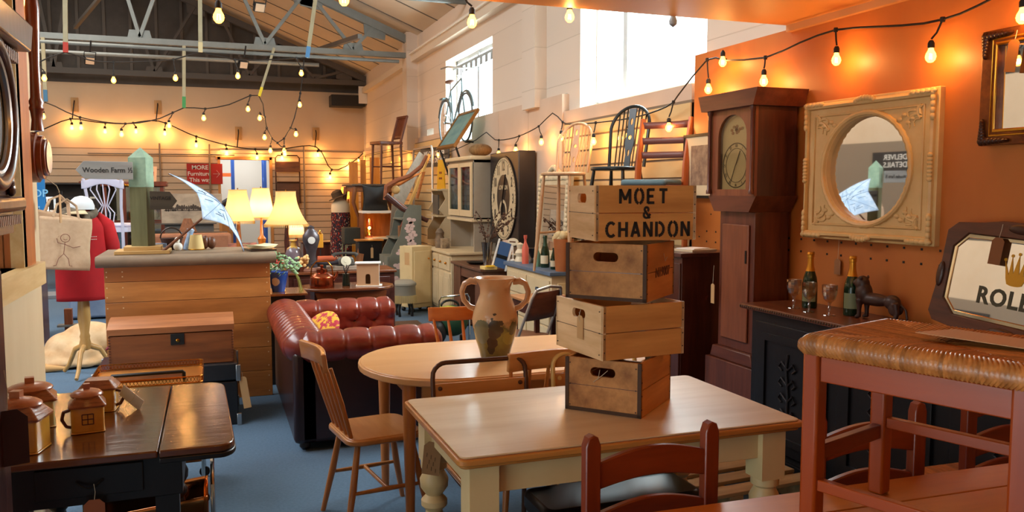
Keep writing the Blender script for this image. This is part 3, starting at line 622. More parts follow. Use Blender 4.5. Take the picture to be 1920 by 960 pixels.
# orientation: end panels face the left of the picture, boarded sides face right
Z0 = .7605; h = .212
k0 = crate('brown wooden crate with dark edges and a slotted hand hole, bottom of the stack', (1.485, 2.865), 41.5, .34, .305, .203, Z0, CRATEM, CRATE, batten=1)
k1 = crate('daylit-pale wooden crate with a brown tag in its hand hole, second from bottom of stack', (1.489, 2.883), 5.1, .36, .36, .20, Z0+.213, CRATEM, CRATE_DAYLIT)
k2 = crate('dark brown wooden crate with stencilled figures, third from the bottom of the stack', (1.495, 2.88), 41, .31, .325, .212, Z0+.425, CRATEM, CRATE, batten=1)
k3 = crate('wooden champagne crate lettered in black capitals, topmost of the stack', (1.536, 2.881), -4.9, .405, .30, .205, Z0+.649, CRATEM, CRATE_DAYLIT)
BLK = mat('1e1a17', .7, key='stencil_black')
def arc(cx, cy, rx, ry, a0, a1, n=8): return [(cx+rx*cos(radians(a0+(a1-a0)*i/n)), cy+ry*sin(radians(a0+(a1-a0)*i/n))) for i in range(n+1)]
GLY = {'M': [[(0, 0), (0, 1)], [(0, .98), (.35, .25)], [(.35, .25), (.7, .98)], [(.7, 1), (.7, 0)]], 'O': [arc(.3, .5, .28, .5, 98, 262), arc(.32, .5, .28, .5, 82, -82)], 'E': [[(0, 0), (0, 1)], [(0, .95), (.48, .95)], [(0, .5), (.4, .5)], [(0, .05), (.48, .05)]],
  'T': [[(.3, 0), (.3, .86)], [(0, .95), (.6, .95)]], 'C': [arc(.32, .5, .32, .46, 45, 315, 12)], 'H': [[(0, 0), (0, 1)], [(.5, 0), (.5, 1)], [(.06, .5), (.44, .5)]], 'A': [[(0, 0), (.27, 1)], [(.54, 0), (.27, 1)], [(.12, .3), (.42, .3)]],
  'N': [[(0, 0), (0, 1)], [(0, .98), (.5, .02)], [(.5, 0), (.5, 1)]], 'D': [[(0, 0), (0, 1)], arc(.1, .5, .42, .46, 82, -82, 10)], '&': [arc(.28, .74, .18, .2, -50, 250, 10), arc(.28, .28, .26, .25, 130, 330, 10), [(.15, .62), (.6, .0)], [(.5, .15), (.62, .38)]]}
def stencil(word, cx, z0, hgt, y, m, parent, sw=.195, gap=.25):
    ws = [max(p[0] for st_ in GLY[c] for p in st_) for c in word]; tot = (sum(ws)+(gap+.12)*(len(word)-1))*hgt; x = cx-tot/2; b = MB()
    for c, w_ in zip(word, ws):
        for st_ in GLY[c]:
            for p, q in zip(st_, st_[1:]): b.bar((x+p[0]*hgt, y, z0+p[1]*hgt), (x+q[0]*hgt, y, z0+q[1]*hgt), .001, sw*hgt, up=(0, 1, 0)) if False else b.bar((x+p[0]*hgt, y, z0+p[1]*hgt), (x+q[0]*hgt, y, z0+q[1]*hgt), sw*hgt, .001, up=(0, 1, 0))
        x += (w_+gap+.12)*hgt
    return b.build('lettering', m, parent, smooth=False)
stencil('MOET', -.012, .138, .054, -.2026+.0515, BLK, k3); stencil('&', .0, .083, .044, -.1511, BLK, k3); stencil('CHANDON', .006, .014, .056, -.1511, BLK, k3)
text('N19007', .05, FR(.02, -.1637, .10, 0), mat('6b3a20', .8, key='faded_stencil'), k2, .0005, .001)
price_tag(k1, (-.1845, -.02, .148), .045, .09, CARD, rz=90, txt=1, s=.012)
MB().tube([(-.183, -.02, .17), (-.188, -.015, .14), (-.1845, -.02, .12)], .001, 5).build('string', STRINGM, k1)
MB().tube([(-.175, .01, .165), (-.18, .015, .13), (-.19, .03, .12), (-.18, .0, .145), (-.17, -.02, .165)], .0012, 5).build('string', STRINGM, k0)
MB().tube([(0.02, -.1665, .17), (.03, -.17, .14), (.05, -.17, .155)], .0012, 5).build('string', STRINGM, k2)
# ================================================================== TWO-HANDLED JUG
def pot_mat(key, bands, blobs):
    m = bpy.data.materials.new(key); m.use_nodes = True; nt = m.node_tree; b = nt.nodes['Principled BSDF']; b.inputs['Roughness'].default_value = .22; b.inputs['Coat Weight'].default_value = .3
    tc = nt.nodes.new('ShaderNodeTexCoord'); sp = nt.nodes.new('ShaderNodeSeparateXYZ'); nz = nt.nodes.new('ShaderNodeTexNoise'); nz.inputs['Scale'].default_value = 14; nz.inputs['Detail'].default_value = 5
    nt.links.new(tc.outputs['Object'], sp.inputs[0]); nt.links.new(tc.outputs['Object'], nz.inputs['Vector'])
    ma = nt.nodes.new('ShaderNodeMath'); ma.operation = 'MULTIPLY_ADD'; ma.inputs[1].default_value = .14; nt.links.new(nz.outputs['Fac'], ma.inputs[0]); nt.links.new(sp.outputs['Z'], ma.inputs[2])
    rp = nt.nodes.new('ShaderNodeValToRGB'); nt.links.new(ma.outputs[0], rp.inputs[0]); e = rp.color_ramp.elements
    e[0].position = bands[0][0]; e[0].color = lin(bands[0][1]); e[1].position = bands[1][0]; e[1].color = lin(bands[1][1])
    for p, c in bands[2:]: n = e.new(p); n.color = lin(c)
    last = rp.outputs[0]
    for (cx, cy, cz, r, c) in blobs:
        vs = nt.nodes.new('ShaderNodeVectorMath'); vs.operation = 'DISTANCE'; vs.inputs[1].default_value = (cx, cy, cz); nt.links.new(tc.outputs['Object'], vs.inputs[0])
        s1 = nt.nodes.new('ShaderNodeMath'); s1.operation = 'MULTIPLY_ADD'; s1.inputs[1].default_value = .05; nt.links.new(nz.outputs['Fac'], s1.inputs[0]); nt.links.new(vs.outputs['Value'], s1.inputs[2])
        lt = nt.nodes.new('ShaderNodeMath'); lt.operation = 'LESS_THAN'; lt.inputs[1].default_value = r+.025; nt.links.new(s1.outputs[0], lt.inputs[0])
        mx = nt.nodes.new('ShaderNodeMixRGB'); nt.links.new(lt.outputs[0], mx.inputs[0]); nt.links.new(last, mx.inputs[1]); mx.inputs[2].default_value = lin(c); last = mx.outputs[0]
    nt.links.new(last, b.inputs['Base Color']); return m
jy = 3.97
JM = pot_mat('painted_pottery', [(.0, '4c4228'), (.14, '6e6430'), (.20, '8c8238'), (.235, '5c5a36'), (.27, 'c9a478'), (.6, 'c99c74')],
  [(-.07, -.09, .145, .06, '6d6c52'), (.08, -.08, .11, .04, '8c8438'), (-.02, -.11, .05, .035, '33271c'), (.0, -.09, .235, .022, '4a4034'), (-.01, -.11, .09, .035, '3e2c22'), (.0, -.11, .14, .035, '4a3a30'), (.0, -.10, .18, .03, '4a4034'), (.02, -.11, .155, .022, '4a4034'), (-.01, -.09, .215, .022, '4a4034'), (.03, -.1, .195, .016, '4a4034'), (.09, -.07, .16, .03, '5c5a3a')])
t = thing('two_handled_jug', 'large two-handled pottery jug painted with trees, standing on the oval table', 'jug', (1.345, jy, .7405), -20)
prof = [(.0, .0), (.072, .0), (.076, .01), (.082, .04), (.100, .10), (.115, .16), (.118, .20), (.108, .25), (.088, .30), (.077, .33), (.078, .36), (.09, .39), (.105, .405), (.108, .412), (.100, .412), (.085, .39), (.07, .355), (.07, .33), (.08, .30), (.0, .29)]
MB().lathe(prof, 40).build('body', JM, t, angle=80)
PB = mat('c99c74', .25, 0, 'b98a62', 8, None, .05, .3, key='buff_glaze')
for s in (-1, 1): MB().tube([(s*.09, 0, .39), (s*.125, 0, .395), (s*.155, 0, .38), (s*.170, 0, .34), (s*.160, 0, .295), (s*.130, 0, .262), (s*.098, 0, .25)], [.014, .015, .014, .013, .013, .014, .016], 12, sq=1.3).build('handle', PB, t)
# ================================================================== SOFA (chesterfield, faces +X)
t = thing('chesterfield_sofa', 'oxblood leather buttoned chesterfield sofa with rolled arms on the blue carpet', 'sofa', (.88, 5.86, 0))
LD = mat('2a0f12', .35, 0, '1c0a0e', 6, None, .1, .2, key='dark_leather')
sw, sl = .47, .82                                   # half depth (x), half length (y)
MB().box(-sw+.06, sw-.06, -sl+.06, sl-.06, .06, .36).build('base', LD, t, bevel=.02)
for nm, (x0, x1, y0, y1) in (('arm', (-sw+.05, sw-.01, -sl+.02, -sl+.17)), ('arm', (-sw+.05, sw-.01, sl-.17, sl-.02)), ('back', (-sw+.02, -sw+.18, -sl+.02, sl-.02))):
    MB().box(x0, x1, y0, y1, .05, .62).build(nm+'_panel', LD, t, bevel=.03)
def roll(p0, p1, R, seg, name, out):
    p0, p1 = Vector(p0), Vector(p1); d = p1-p0; L = d.length; d.normalize(); up = Vector((0, 0, 1)); o = Vector(out)
    def fn(u, v):
        s = u*seg; a = v*2*pi; bul = .86+.14*abs(sin(pi*s))**.45
        e = min(1, (u*L/R*1.2)**.5) if u < .5 else 1; e2 = min(1, ((1-u)*L/R*1.6)**.5) if u > .5 else 1
        r = R*bul*e*e2
        return p0+d*(u*L)+(o*cos(a)*1.12+up*sin(a)*.92)*r
    return MB().grid(fn, seg*12, 28).build(name, LEATH, t, angle=180)
roll((-sw+.02, -sl+.10, .635), (sw+.03, -sl+.10, .635), .115, 6, 'rolled_arm', (0, 1, 0))
roll((-sw+.02, sl-.10, .635), (sw+.03, sl-.10, .635), .115, 6, 'rolled_arm', (0, 1, 0))
roll((-sw+.10, -sl-.0, .64), (-sw+.10, sl+.0, .64), .125, 15, 'rolled_back', (1, 0, 0))
def tuft(name, O, U, V, N, nu, nv, depth=.05):
    O, U, V, N = Vector(O), Vector(U), Vector(V), Vector(N); B = []
    for j in range(nv+1):
        for i in range(nu+1):
            B.append(((i+(.5 if j % 2 else 0))/nu, (j+.5)/(nv+.4)))
    def fn(u, v):
        ww = 1.0
        for (a, b) in B: ww = min(ww, 1-1/(1+((u-a)*nu)**2*9+((v-b)*nv)**2*9)*1.0) if True else ww
        fold = abs(sin(pi*(u*nu+v*nv*.5)))*abs(sin(pi*(u*nu-v*nv*.5)))
        return O+U*u+V*v+N*(depth*(.25+.75*ww)*(.55+.45*fold**.5))
    o = MB().grid(fn, nu*12, nv*12).build(name, LEATH, t, angle=180)
    b = MB()
    for (a, c) in B:
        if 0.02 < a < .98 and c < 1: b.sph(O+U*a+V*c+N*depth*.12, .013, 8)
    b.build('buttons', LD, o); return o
tuft('tufted_arm_face', (-sw+.15, sl-.17, .33), (2*sw-.16, 0, 0), (0, -.02, .33), (0, -1, 0), 5, 3)
tuft('tufted_arm_face', (-sw+.15, -sl+.17, .33), (2*sw-.16, 0, 0), (0, .02, .33), (0, 1, 0), 5, 3)
tuft('tufted_back_face', (-sw+.17, -sl+.15, .33), (0, 2*sl-.3, 0), (0.02, 0, .33), (1, 0, 0), 9, 3)
for s in (-1, 1): MB().box(-sw+.19, sw+.0, s*.01, s*(sl-.18), .34, .46).build('seat_cushion', LEATH, t, bevel=.04)
for x in (-.38, .38):
    for y in (-.72, .72): MB().lathe([(.02, 0), (.035, .02), (.03, .06)], 12, Matrix.Translation((x, y, 0))).build('bun_foot', EBONY, t)
FLOR = mat('d9a82c', .8, 0, 'b0283c', 24, None, .1, 0, 2, (.46, .54), key='floral_print')
c_ = onY(620, 610, 5.75); t = thing('floral_cushion', 'yellow and pink floral cushion lying in the corner of the leather sofa', 'cushion', (.66, 5.75, .60), rot=(radians(10), radians(-52), radians(15)))
MB().sph((0, 0, 0), (.19, .19, .055), 18).build('cushion_cover', FLOR, t)
# ================================================================== COUNTER, TRUNK, CHEST
PLK2 = wood('b8743c', '8e5220', 'x', .45, .1, 12, .2, (.3, .75))
t = thing('plank_counter', 'shop counter clad in wide horizontal nailed planks with a padded top', 'counter', (-.18, 7.0, 0))
zs = [0, .20, .385, .575, .775, .925, 1.04]; tn = ['c8823e', 'bc7634', 'c07a3a', 'c07a3a', 'd48e48', 'b86c2c']
for i in range(6): MB().box(-.57, .585, -.40, -.375, zs[i]+.0015, zs[i+1]-.0015).build('plank', wood(tn[i], '8e5220', 'x', .45, .1, 12, .2, (.3, .8)), t, bevel=.002)
for s in (-1, 1):
    for i in range(6): MB().box(.0075+s*.5775, .0075+s*.5525, -.373, .35, zs[i]+.0015, zs[i+1]-.0015).build('plank', PLK2, t, bevel=.002)
MB().box(-.55, .56, -.37, .34, .02, 1.03).build('carcass', OAKD, t)
n = MB()
for i in range(6):
    for x in (-.555, -.45, .56): 
        for d in (.04, zs[i+1]-zs[i]-.04): n.cbox((x, -.4005, zs[i]+d), (.008, .002, .008))
n.build('nails', mat('e0c8a0', .4, .6, key='nail_heads'), t)
MB().prism([(y, z) for y, z in rrect(-.46, .40, 1.035, 1.115, .038, 6)], -.62, .63, 'yz').build('padded_top', mat('85705a', .6, 0, '75624e', 6, None, .1, key='taupe_leather'), t)
tr = thing('steamer_trunk', 'black travelling trunk with metal edges, underneath the brown wooden chest', 'trunk', (-.30, 6.10, 0))
TZ = .425
MB().box(-.44, .43, -.26, .26, .0, .30).build('body', mat('15161a', .4, 0, '0e0f12', 4, key='trunk_black'), tr, bevel=.006)
MB().box(-.445, .435, -.265, .265, .31, TZ).build('lid', mat('2b2c30', .3, .1, '1a1b1f', 4, key='trunk_lid'), tr, bevel=.008)
b = MB()
for x in (-.445, .435): 
    for y in (-.265, .265): b.cbox((x, y, .36), (.03, .03, .11)); b.cbox((x, y, .04), (.03, .03, .08))
b.build('corner_caps', STEEL, tr, bevel=.003)
MB().box(-.03, .03, -.272, -.262, .25, .35).build('hasp', STEEL, tr, bevel=.002)
MB().tube([(.44, -.06, .25), (.475, -.05, .24), (.475, .05, .24), (.44, .06, .25)], .008, 8).build('side_handle', BLACK, tr)
price_tag(tr, (.46, -.27, .33), .05, .22, CARD, tilt=-8)
CH = wood('925224', '66340f', 'x', .5, .1, 12, .3); CHL = wood('a8683a', '7c4420', 'x', .5, .1, 12, .15)
t = thing('wooden_chest', 'old brown wooden chest with domed lid and dark lock plate, on the black trunk', 'chest', (-.275, 6.12, TZ+.002))
MB().box(-.385, .385, -.235, .235, 0, .215).build('body', CH, t, bevel=.004)
b = MB(); n = 12; P = [(-.24, .222)]+[(-.24+.48*i/n, .262+.045*sin(pi*i/n)) for i in range(n+1)]+[(.24, .222)]
b.prism(P, -.392, .392, 'yz'); b.build('lid', CHL, t)
MB().box(-.01, .075, -.243, -.234, .14, .215).build('lock_plate', IRON, t, bevel=.002); MB().lathe([(.012, 0), (.012, .004), (.008, .006)], 12, Matrix.Translation((.035, -.243, .17)) @ Matrix.Rotation(pi/2, 4, 'X')).build('keyhole_cover', BRASS, t)
b = MB()
for s in (-1, 1):
    for k in range(12): b.cbox((s*.378, -.2355, .012+k*.018), (.014, .003, .006))
b.build('dovetails', DKB, t)
MB().tube([(-.39, -.05, .12), (-.42, -.04, .10), (-.42, .04, .10), (-.39, .05, .12)], .006, 8).build('rope_handle', mat('7a2030', .8, key='red_cord'), t)
# ------------------------------------------------------------------ things on the counter
CT = 1.117
t = thing('wooden_signpost', 'weathered green-topped wooden signpost with two arrow boards on the counter', 'signpost', (-.50, 6.86, CT))
WG = wood('6d6a45', '56522f', 'z', .8, 0, 12, .2); 
MB().box(-.066, .066, -.055, .055, .05, .70).build('post', WG, t, bevel=.003, rot=(0, 0, radians(-24)))
b = MB(); b.box(-.068, .068, -.057, .057, .50, .72); q = b._v([(-.068,-.057,.72),(.068,-.057,.72),(.068,.057,.72),(-.068,.057,.72),(0,0,.80)])
for i in range(4): b._f([q[i], q[(i+1) % 4], q[4]])
b.build('painted_cap', mat('8fa58a', .7, 0, '748f78', 16, None, .1, key='verdigris_paint'), t, rot=(0, 0, radians(-24)))
b = MB(); b.box(-.19, .19, -.16, .16, 0, .026); b.box(-.13, .13, -.11, .11, .026, .055); b.build('stepped_base', wood('c9a468', 'b48f55', 'x', .6), t, bevel=.003)
b = MB(); b.prism([(-.05, .555), (-.05, .685), (-.375, .690), (-.43, .625), (-.375, .560)], -.085, -.062, 'xz'); o = b.build('arrow_board', wood('a3a29c', '8a8985', 'x', .75, 0, 10, .2), t, bevel=.002)
text('Wooden Farm ½', .052, FR(-.215, -.0865, .623), mat('2c2a28', .8, key='sign_ink'), o, .0006, .0008, sx=.92)
b = MB(); b.prism([(.06, .33), (.205, .335), (.25, .395), (.20, .465), (.06, .47)], -.085, -.06, 'xz'); o = b.build('arrow_board', wood('4f4434', '3c3326', 'x', .8, 0, 10, .2), t, bevel=.002)
text('VINTAGE', .035, FR(.135, -.0865, .415), mat('1a1610', .8, key='sign_ink_dark'), o, .0006, .0006)
# parasol lying open on the counter
def parasol():
    tip0, tip1 = onY(320, 322, 6.75), onY(462, 472, 6.75); cen = (tip0+tip1)/2; e1 = (tip1-tip0); R = e1.length/2; e1.normalize()
    ax = Vector((e1.z*-1, -.38, e1.x*1)); ax = Vector((-e1.z, -.13, e1.x)); ax = (ax-e1*ax.dot(e1)).normalized()
    e2 = ax.cross(e1).normalized(); R2 = R*.78
    t = thing('lace_parasol', 'open white parasol with blue line pattern lying on its side on the counter', 'parasol', cen)
    def pt(a, b):                                 # a,b in [-1,1] on a diamond
        s = max(0, 1-abs(a)-abs(b)); d = 1-(abs(a)+abs(b))
        rad = sqrt(a*a+b*b)
        return e1*a*R+e2*b*R2+ax*(.13*(1-rad**1.6)-.02)
    def fn(u, v):
        x, y = 2*u-1, 2*v-1; a, b = (x+y)/2, (x-y)/2; k = 1-.16*(1-max(abs(x), abs(y)))*0
        pull = 1-.13*abs(x*y)*0-.16*((1-abs(x))*(abs(y)**3)+(1-abs(y))*(abs(x)**3))
        return pt(a*pull, b*pull)
    m = mat('b8c8da', .8, 0, '9fb6d2', 18, None, 0, 0, 3, (.45, .6), key='blue_print_cloth')
    c = MB().grid(fn, 28, 28).build('canopy', m, t, solid=.003, angle=180)
    ln = MB(); rnd = random.Random(3)
    for k in range(26):
        a, b = rnd.uniform(-.6, .6), rnd.uniform(-.5, .5)
        if abs(a)+abs(b) > .8: continue
        q = [pt(a+i*.05*cos(k), b+i*.05*sin(k*1.7)) + ax*.004 for i in range(4)]; ln.tube(q, .0022, 4)
    for s in ((1, 0), (0, 1), (-1, 0), (0, -1), (.5, .5), (-.5, .5), (.5, -.5), (-.5, -.5)):
        ln.tube([pt(s[0]*i/8*.97, s[1]*i/8*.97)+ax*.003 for i in range(9)], .0016, 4)
    ln.build('printed_lines', mat('5f7896', .8, key='blue_line'), c)
    rb = MB()
    for s in ((1, 0), (0, 1), (-1, 0), (0, -1)): rb.tube([pt(s[0]*i/8, s[1]*i/8)-ax*.004 for i in range(9)], .004, 6)
    rb.build('ribs', mat('6b4a2c', .6, key='cane'), t)
    hnd = onY(297, 478, 6.72)-cen; ap = ax*.11
    MB().tube([ap, ap*.4+hnd*.35, hnd], [.009, .009, .012], 8).build('handle', wood('7a4420', '5c3014', 'x'), t)
    return t
parasol()
def on_ct(px): return onZ(px, 470, CT).x
def shade_ob(name, label, loc, r0, r1, h, m, group=None, cat='lampshade'):
    t = thing(name, label, cat, loc, 0, group); MB().lathe([(r0, 0), (r1, h), (r1-.004, h), (r0-.004, .002)], 28).build('fabric_cover', m, t, normals=False); MB().tube([(r0*cos(a), r0*sin(a), 0) for a in [i*pi/12 for i in range(24)]], .004, 6, True).build('wire_ring', GOLD, t); return t
shade_ob('spare_lampshade', 'small plain cream lampshade standing by itself on the counter', (onY(368, 460, 7.1).x, 7.1, CT+.004), .062, .043, .115, mat('d8b878', .7, key='cream_card'))
t = thing('glass_bottle', 'pale blue glass ornament standing beside the small cream lampshade on the counter', 'ornament', (onY(350, 460, 7.12).x, 7.12, CT), rot=(0, radians(12), 0)); MB().lathe([(.0, .0), (.03, 0), (.028, .05), (.02, .12), (.03, .165), (.012, .175)], 14).build('body', mat('6f93c0', .3, 0, 'c3d3e6', 30, key='blue_white_glaze'), t)
t = thing('white_figurine', 'small white porcelain figure on the counter left of the blue ornament', 'ornament', (onY(334, 470, 7.05).x, 7.05, CT)); b = MB(); b.sph((0, 0, .03), (.035, .028, .035), 10); b.sph((-.005, 0, .08), (.02, .018, .026), 10); b.build('body', WHITE, t)
t = thing('wicker_basket', 'dark brown wicker basket in the middle of the counter behind the parasol handle', 'basket', (onY(322, 460, 7.2).x, 7.2, CT)); MB().lathe([(0, 0), (.06, 0), (.085, .09), (.08, .09), (.055, .01), (0, .01)], 20).build('body', wood('4a2614', '2a140a', 'z', .8, 0, 60, .6), t); MB().tube([(.083*cos(a), 0, .09+.085*sin(a)) for a in [i*pi/12 for i in range(13)]], .006, 8).build('handle', OAKD, t)
t = thing('wooden_bowl_ornament', 'round dark wooden ornament at the back of the counter, right of the cream lampshade', 'ornament', (onY(397, 460, 7.15).x, 7.15, CT)); b = MB(); b.sph((0, 0, .05), (.035, .035, .05), 12); b.sph((-.05, 0, .055), (.03, .04, .055), 10); b.build('body', wood('6b3a1c', '3a1c0e', 'x'), t)
t = thing('open_leaflets', 'pile of open cream leaflets in a tray on the right end of the counter', 'leaflets', (onZ(505, 474, CT).x-.05, 6.86, CT), 12)
MB().prism(rrect(-.10, .10, -.12, .12, .01), 0, .012, 'xy').build('wooden_tray', OAKD, t)
for k in range(4): MB().grid(lambda u, v, k=k: (-.095+.19*u, -.11+.22*v, .018+k*.006+.03*(abs(u-.5))**1.5), 8, 2).build('leaflet', mat('e6d6a8', .8, key='cream_paper'), t, solid=.003, rot=(0, 0, radians(k*7-8)))
t = thing('ink_box', 'small silvery blue box on the counter behind the signpost', 'box', (onY(300, 455, 7.15).x-.02, 7.15, CT)); MB().box(-.07, .07, -.05, .05, 0, .055).build('body', mat('8fa0b8', .3, .3, '5f6c86', 14, key='marbled_box'), t, bevel=.004)
# ================================================================== SHIRT STAND, BAGS, DOG
mx_, my_ = -1.06, 7.86
t = thing('dressmaker_stand', 'turned pale wooden tripod stand wearing a red T-shirt, left of the counter', 'mannequin', (mx_, my_, 0), 10); t.scale = (.84, .84, 1)
MB().lathe([(.02, .22), (.05, .23), (.055, .28), (.045, .32), (.05, .34), (.04, .37), (.062, .5), (.055, .62), (.042, .8)], 18).build('pole', wood('c89a5a', 'b98748', 'z', .4), t)
for k in range(3):
    a = radians(250+k*120); MB().tube([(0.03*cos(a), .03*sin(a), .26), (.14*cos(a), .14*sin(a), .22), (.23*cos(a), .23*sin(a), .08), (.30*cos(a), .30*sin(a), .02)], [.026, .024, .02, .018], 10).build('leg', wood('c89a5a', 'b98748', 'x', .4), t)
MB().lathe([(.0, .72), (.15, .72), (.16, .9), (.14, 1.05), (.18, 1.2), (.19, 1.34), (.15, 1.40), (.06, 1.42), (.055, 1.435), (.05, 1.44)], 24, None, 1, .62).build('torso', mat('cfc3b0', .8, key='linen_form'), t)
REDC = mat('b40410', .85, 0, 'a0040e', 6, None, .05, key='red_cotton')
def shirt(u, v):
    a = u*2*pi; z = .66+v*.77; k = 1.1+.05*sin(a*5+z*3)*(1-v)
    rx = .205 if v < .8 else .205-.12*((v-.8)/.2)**1.5; ry = .15 if v < .8 else .15-.07*((v-.8)/.2)
    rx += .02*(1-v); return (rx*k*cos(a), ry*k*sin(a), z)
s_ = MB().grid(shirt, 48, 20).build('t_shirt', REDC, t, solid=.004, angle=180)
for s in (-1, 1): MB().tube([(s*.14, 0, 1.36), (s*.23, 0, 1.28), (s*.27, .0, 1.12), (s*.275, 0, 1.02)], [.06, .085, .085, .08], 16, cap=False).build('sleeve', REDC, s_, solid=.004)
b = MB(); [b.box(.04+.011*i, .047+.011*i, -.176, -.172, 1.20-.022*j, 1.206-.022*j) for i in range(9) for j in range(2)]; b.build('small_print', WHITE, s_)
cap_p = onY(147, 378, my_-.02)
t = thing('baseball_cap', 'white baseball cap with grey-brown peak strap on top of the red T-shirt', 'cap', (mx_+.02, my_-.03, 1.43), -35)
MB().lathe([(.098, 0), (.1, .03), (.085, .075), (.05, .105), (0.01, .115)], 22).build('crown', mat('cfd3d8', .7, key='white_cotton'), t)
MB().grid(lambda u, v: ((v*.085+.09)*sin((u-.5)*2.0), -(v*.085+.09)*cos((u-.5)*2.0), -.004-.03*v), 14, 4).build('peak', mat('c9b690', .7, key='beige_cotton'), t, solid=.004)
SC_ = mat('6e6252', .9, 0, '574c3e', 20, None, .2, key='taupe_scarf')
t = thing('scarf', 'taupe scarf tied round the neck of the stand under the cap', 'scarf', (mx_, my_-.02, -.05)); b = MB()
b.tube([(.11*cos(a), .09*sin(a), 1.45+.02*sin(2*a)) for a in [i*pi/10 for i in range(20)]], .035, 12, True); b.tube([(-.08, -.10, 1.45), (-.16, -.14, 1.36), (-.19, -.17, 1.27)], [.035, .045, .03], 12); b.tube([(.06, -.12, 1.44), (.08, -.17, 1.36), (.07, -.18, 1.27)], [.03, .035, .03], 12); b.build('cloth', SC_, t)
TOTE = mat('c9a888', .85, 0, 'bf9d7c', 30, None, .1, key='calico')
def tote(label, loc, rz, tilt, w=.37, h=.42, draw=True):
    t = thing('tote_bag', label, 'bag', loc, rot=(radians(-4), radians(tilt), radians(rz)), group='calico tote bags on the shirt stand')
    MB().grid(lambda u, v: ((u-.5)*w*(1+.03*sin(v*9)), .012*sin(u*pi)*sin(v*pi)-.01+.006*sin(u*14), -v*h), 16, 16).build('front_panel', TOTE, t, solid=.003)
    MB().grid(lambda u, v: ((u-.5)*w, .03+.01*sin(u*pi), -v*h), 10, 10).build('back_panel', TOTE, t, solid=.003)
    for y in (-.01, .03): MB().tube([(-.09, y, 0), (-.07, y+.02, .10), (0, y+.03, .15), (.07, y+.02, .10), (.09, y, 0)], .006, 6, sq=2).build('strap', TOTE, t)
    if draw:
        b = MB(); Y = -.018; z0 = -.20
        b.tube([(.0+.033*cos(a), Y, -.165+.032*sin(a)) for a in [i*pi/8 for i in range(16)]], .0022, 5, True)
        b.tube([(0, Y, -.197), (-.005, Y, -.29)], .0022, 5); b.tube([(-.005, Y, -.29), (-.04, Y, -.33), (-.055, Y, -.385), (-.075, Y, -.388)], .0022, 5); b.tube([(-.005, Y, -.29), (.03, Y, -.33), (.04, Y, -.385), (.06, Y, -.388)], .0022, 5)
        b.tube([(0, Y, -.215), (-.05, Y, -.205), (-.06, Y, -.17)], .0022, 5); b.tube([(0, Y, -.215), (.06, Y, -.24), (.11, Y, -.225)], .0022, 5)
        b.tube([(-.012, Y, -.172), (0, Y, -.18), (.014, Y, -.172)], .0016, 5); b.build('stick_figure_drawing', mat('6a2418', .8, key='brown_ink'), t)
    return t
pb = onY(130, 408, my_-.25)
tote('calico tote bag printed with a brown stick figure, hanging in front of the red T-shirt', (onY(124, 408, 7.45).x, 7.45, onY(124, 408, 7.45).z), 12, 5)
tote('plain calico tote bag hanging half behind the one with the stick figure', (onY(108, 400, 7.56).x, 7.56, onY(108, 400, 7.56).z), 25, 14, .36, .40, False)
# dog
t = thing('sleeping_dog', 'cream-coloured dog curled up asleep on the blue carpet left of the counter', 'dog', (-1.10, 8.42, 0))
b = MB()
for c, r in (((0, .05, .19), (.26, .20, .19)), ((.26, .05, .19), (.22, .20, .18)), ((-.20, -.02, .15), (.17, .20, .15)), ((-.27, -.12, .09), (.13, .15, .09)), ((-.20, -.24, .055), (.17, .07, .05)), ((-.06, -.16, .11), (.17, .12, .11)), ((.1, -.2, .06), (.16, .06, .05)), ((.42, -.05, .17), (.14, .13, .12)), ((.45, -.2, .1), (.09, .13, .08)), ((.42, -.32, .06), (.05, .08, .045)), ((.0, -.27, .045), (.1, .035, .035))): b.sph(c, r, 14)
d = b.build('body', mat('d8b78e', .85, 0, 'b98a58', 5, None, .25, 0, 6, (.35, .75), key='cream_fur'), t, angle=180)
r_ = d.modifiers.new('r', 'REMESH'); r_.mode = 'VOXEL'; r_.voxel_size = .016; r_.use_smooth_shade = True; s2_ = d.modifiers.new('s', 'SMOOTH'); s2_.iterations = 8; s2_.factor = .6
for s in (-1, 1): MB().sph((.44+s*.06, -.14, .17), (.025, .045, .05), 8).build('ear', mat('a87848', .9, key='tan_fur'), t)
MB().sph((.42, -.395, .06), .016, 8).build('nose', BLACK, t)
MB().tube([(-.28, -.12, .08), (-.36, -.2, .04), (-.3, -.32, .035), (-.15, -.345, .03)], [.04, .04, .035, .015], 10).build('tail', mat('c99a62', .9, key='gold_fur'), t)
for s in (): pass
# dark furniture at the far left
t = thing('dark_wardrobe', 'dark carved wooden cupboard behind the left partition edge', 'cupboard', (-1.78, 9.0, 0))
MB().box(-.4, .22, -.25, .25, .1, 1.0).build('body', MAHOG, t, bevel=.004); MB().box(-.43, .25, -.28, .27, 1.0, 1.03).build('top', MAHOGX, t, bevel=.004)
for x in (-.36, .18): MB().lathe(turned(.035, .1), 12, Matrix.Translation((x, -.2, 0))).build('foot', EBONY, t)
MB().lathe(turned(.04, .9, 0), 14, Matrix.Translation((.2, -.27, .1))).build('turned_column', MAHOG, t)
t = thing('blue_shop_sign', 'tall bright blue board with the word SHOP and an arrow in pale chalk', 'sign', (onY(66, 400, 8.9).x, 8.85, 1.04))
MB().box(-.16, .10, -.012, .012, 0, .68).build('board', mat('0b6fae', .6, 0, '0a649e', 4, key='blue_board'), t)
PC = mat('7fb8d8', .7, key='pale_chalk'); text('SHOP', .10, FR(0, -.0135, .52), PC, t, .0006, .001)
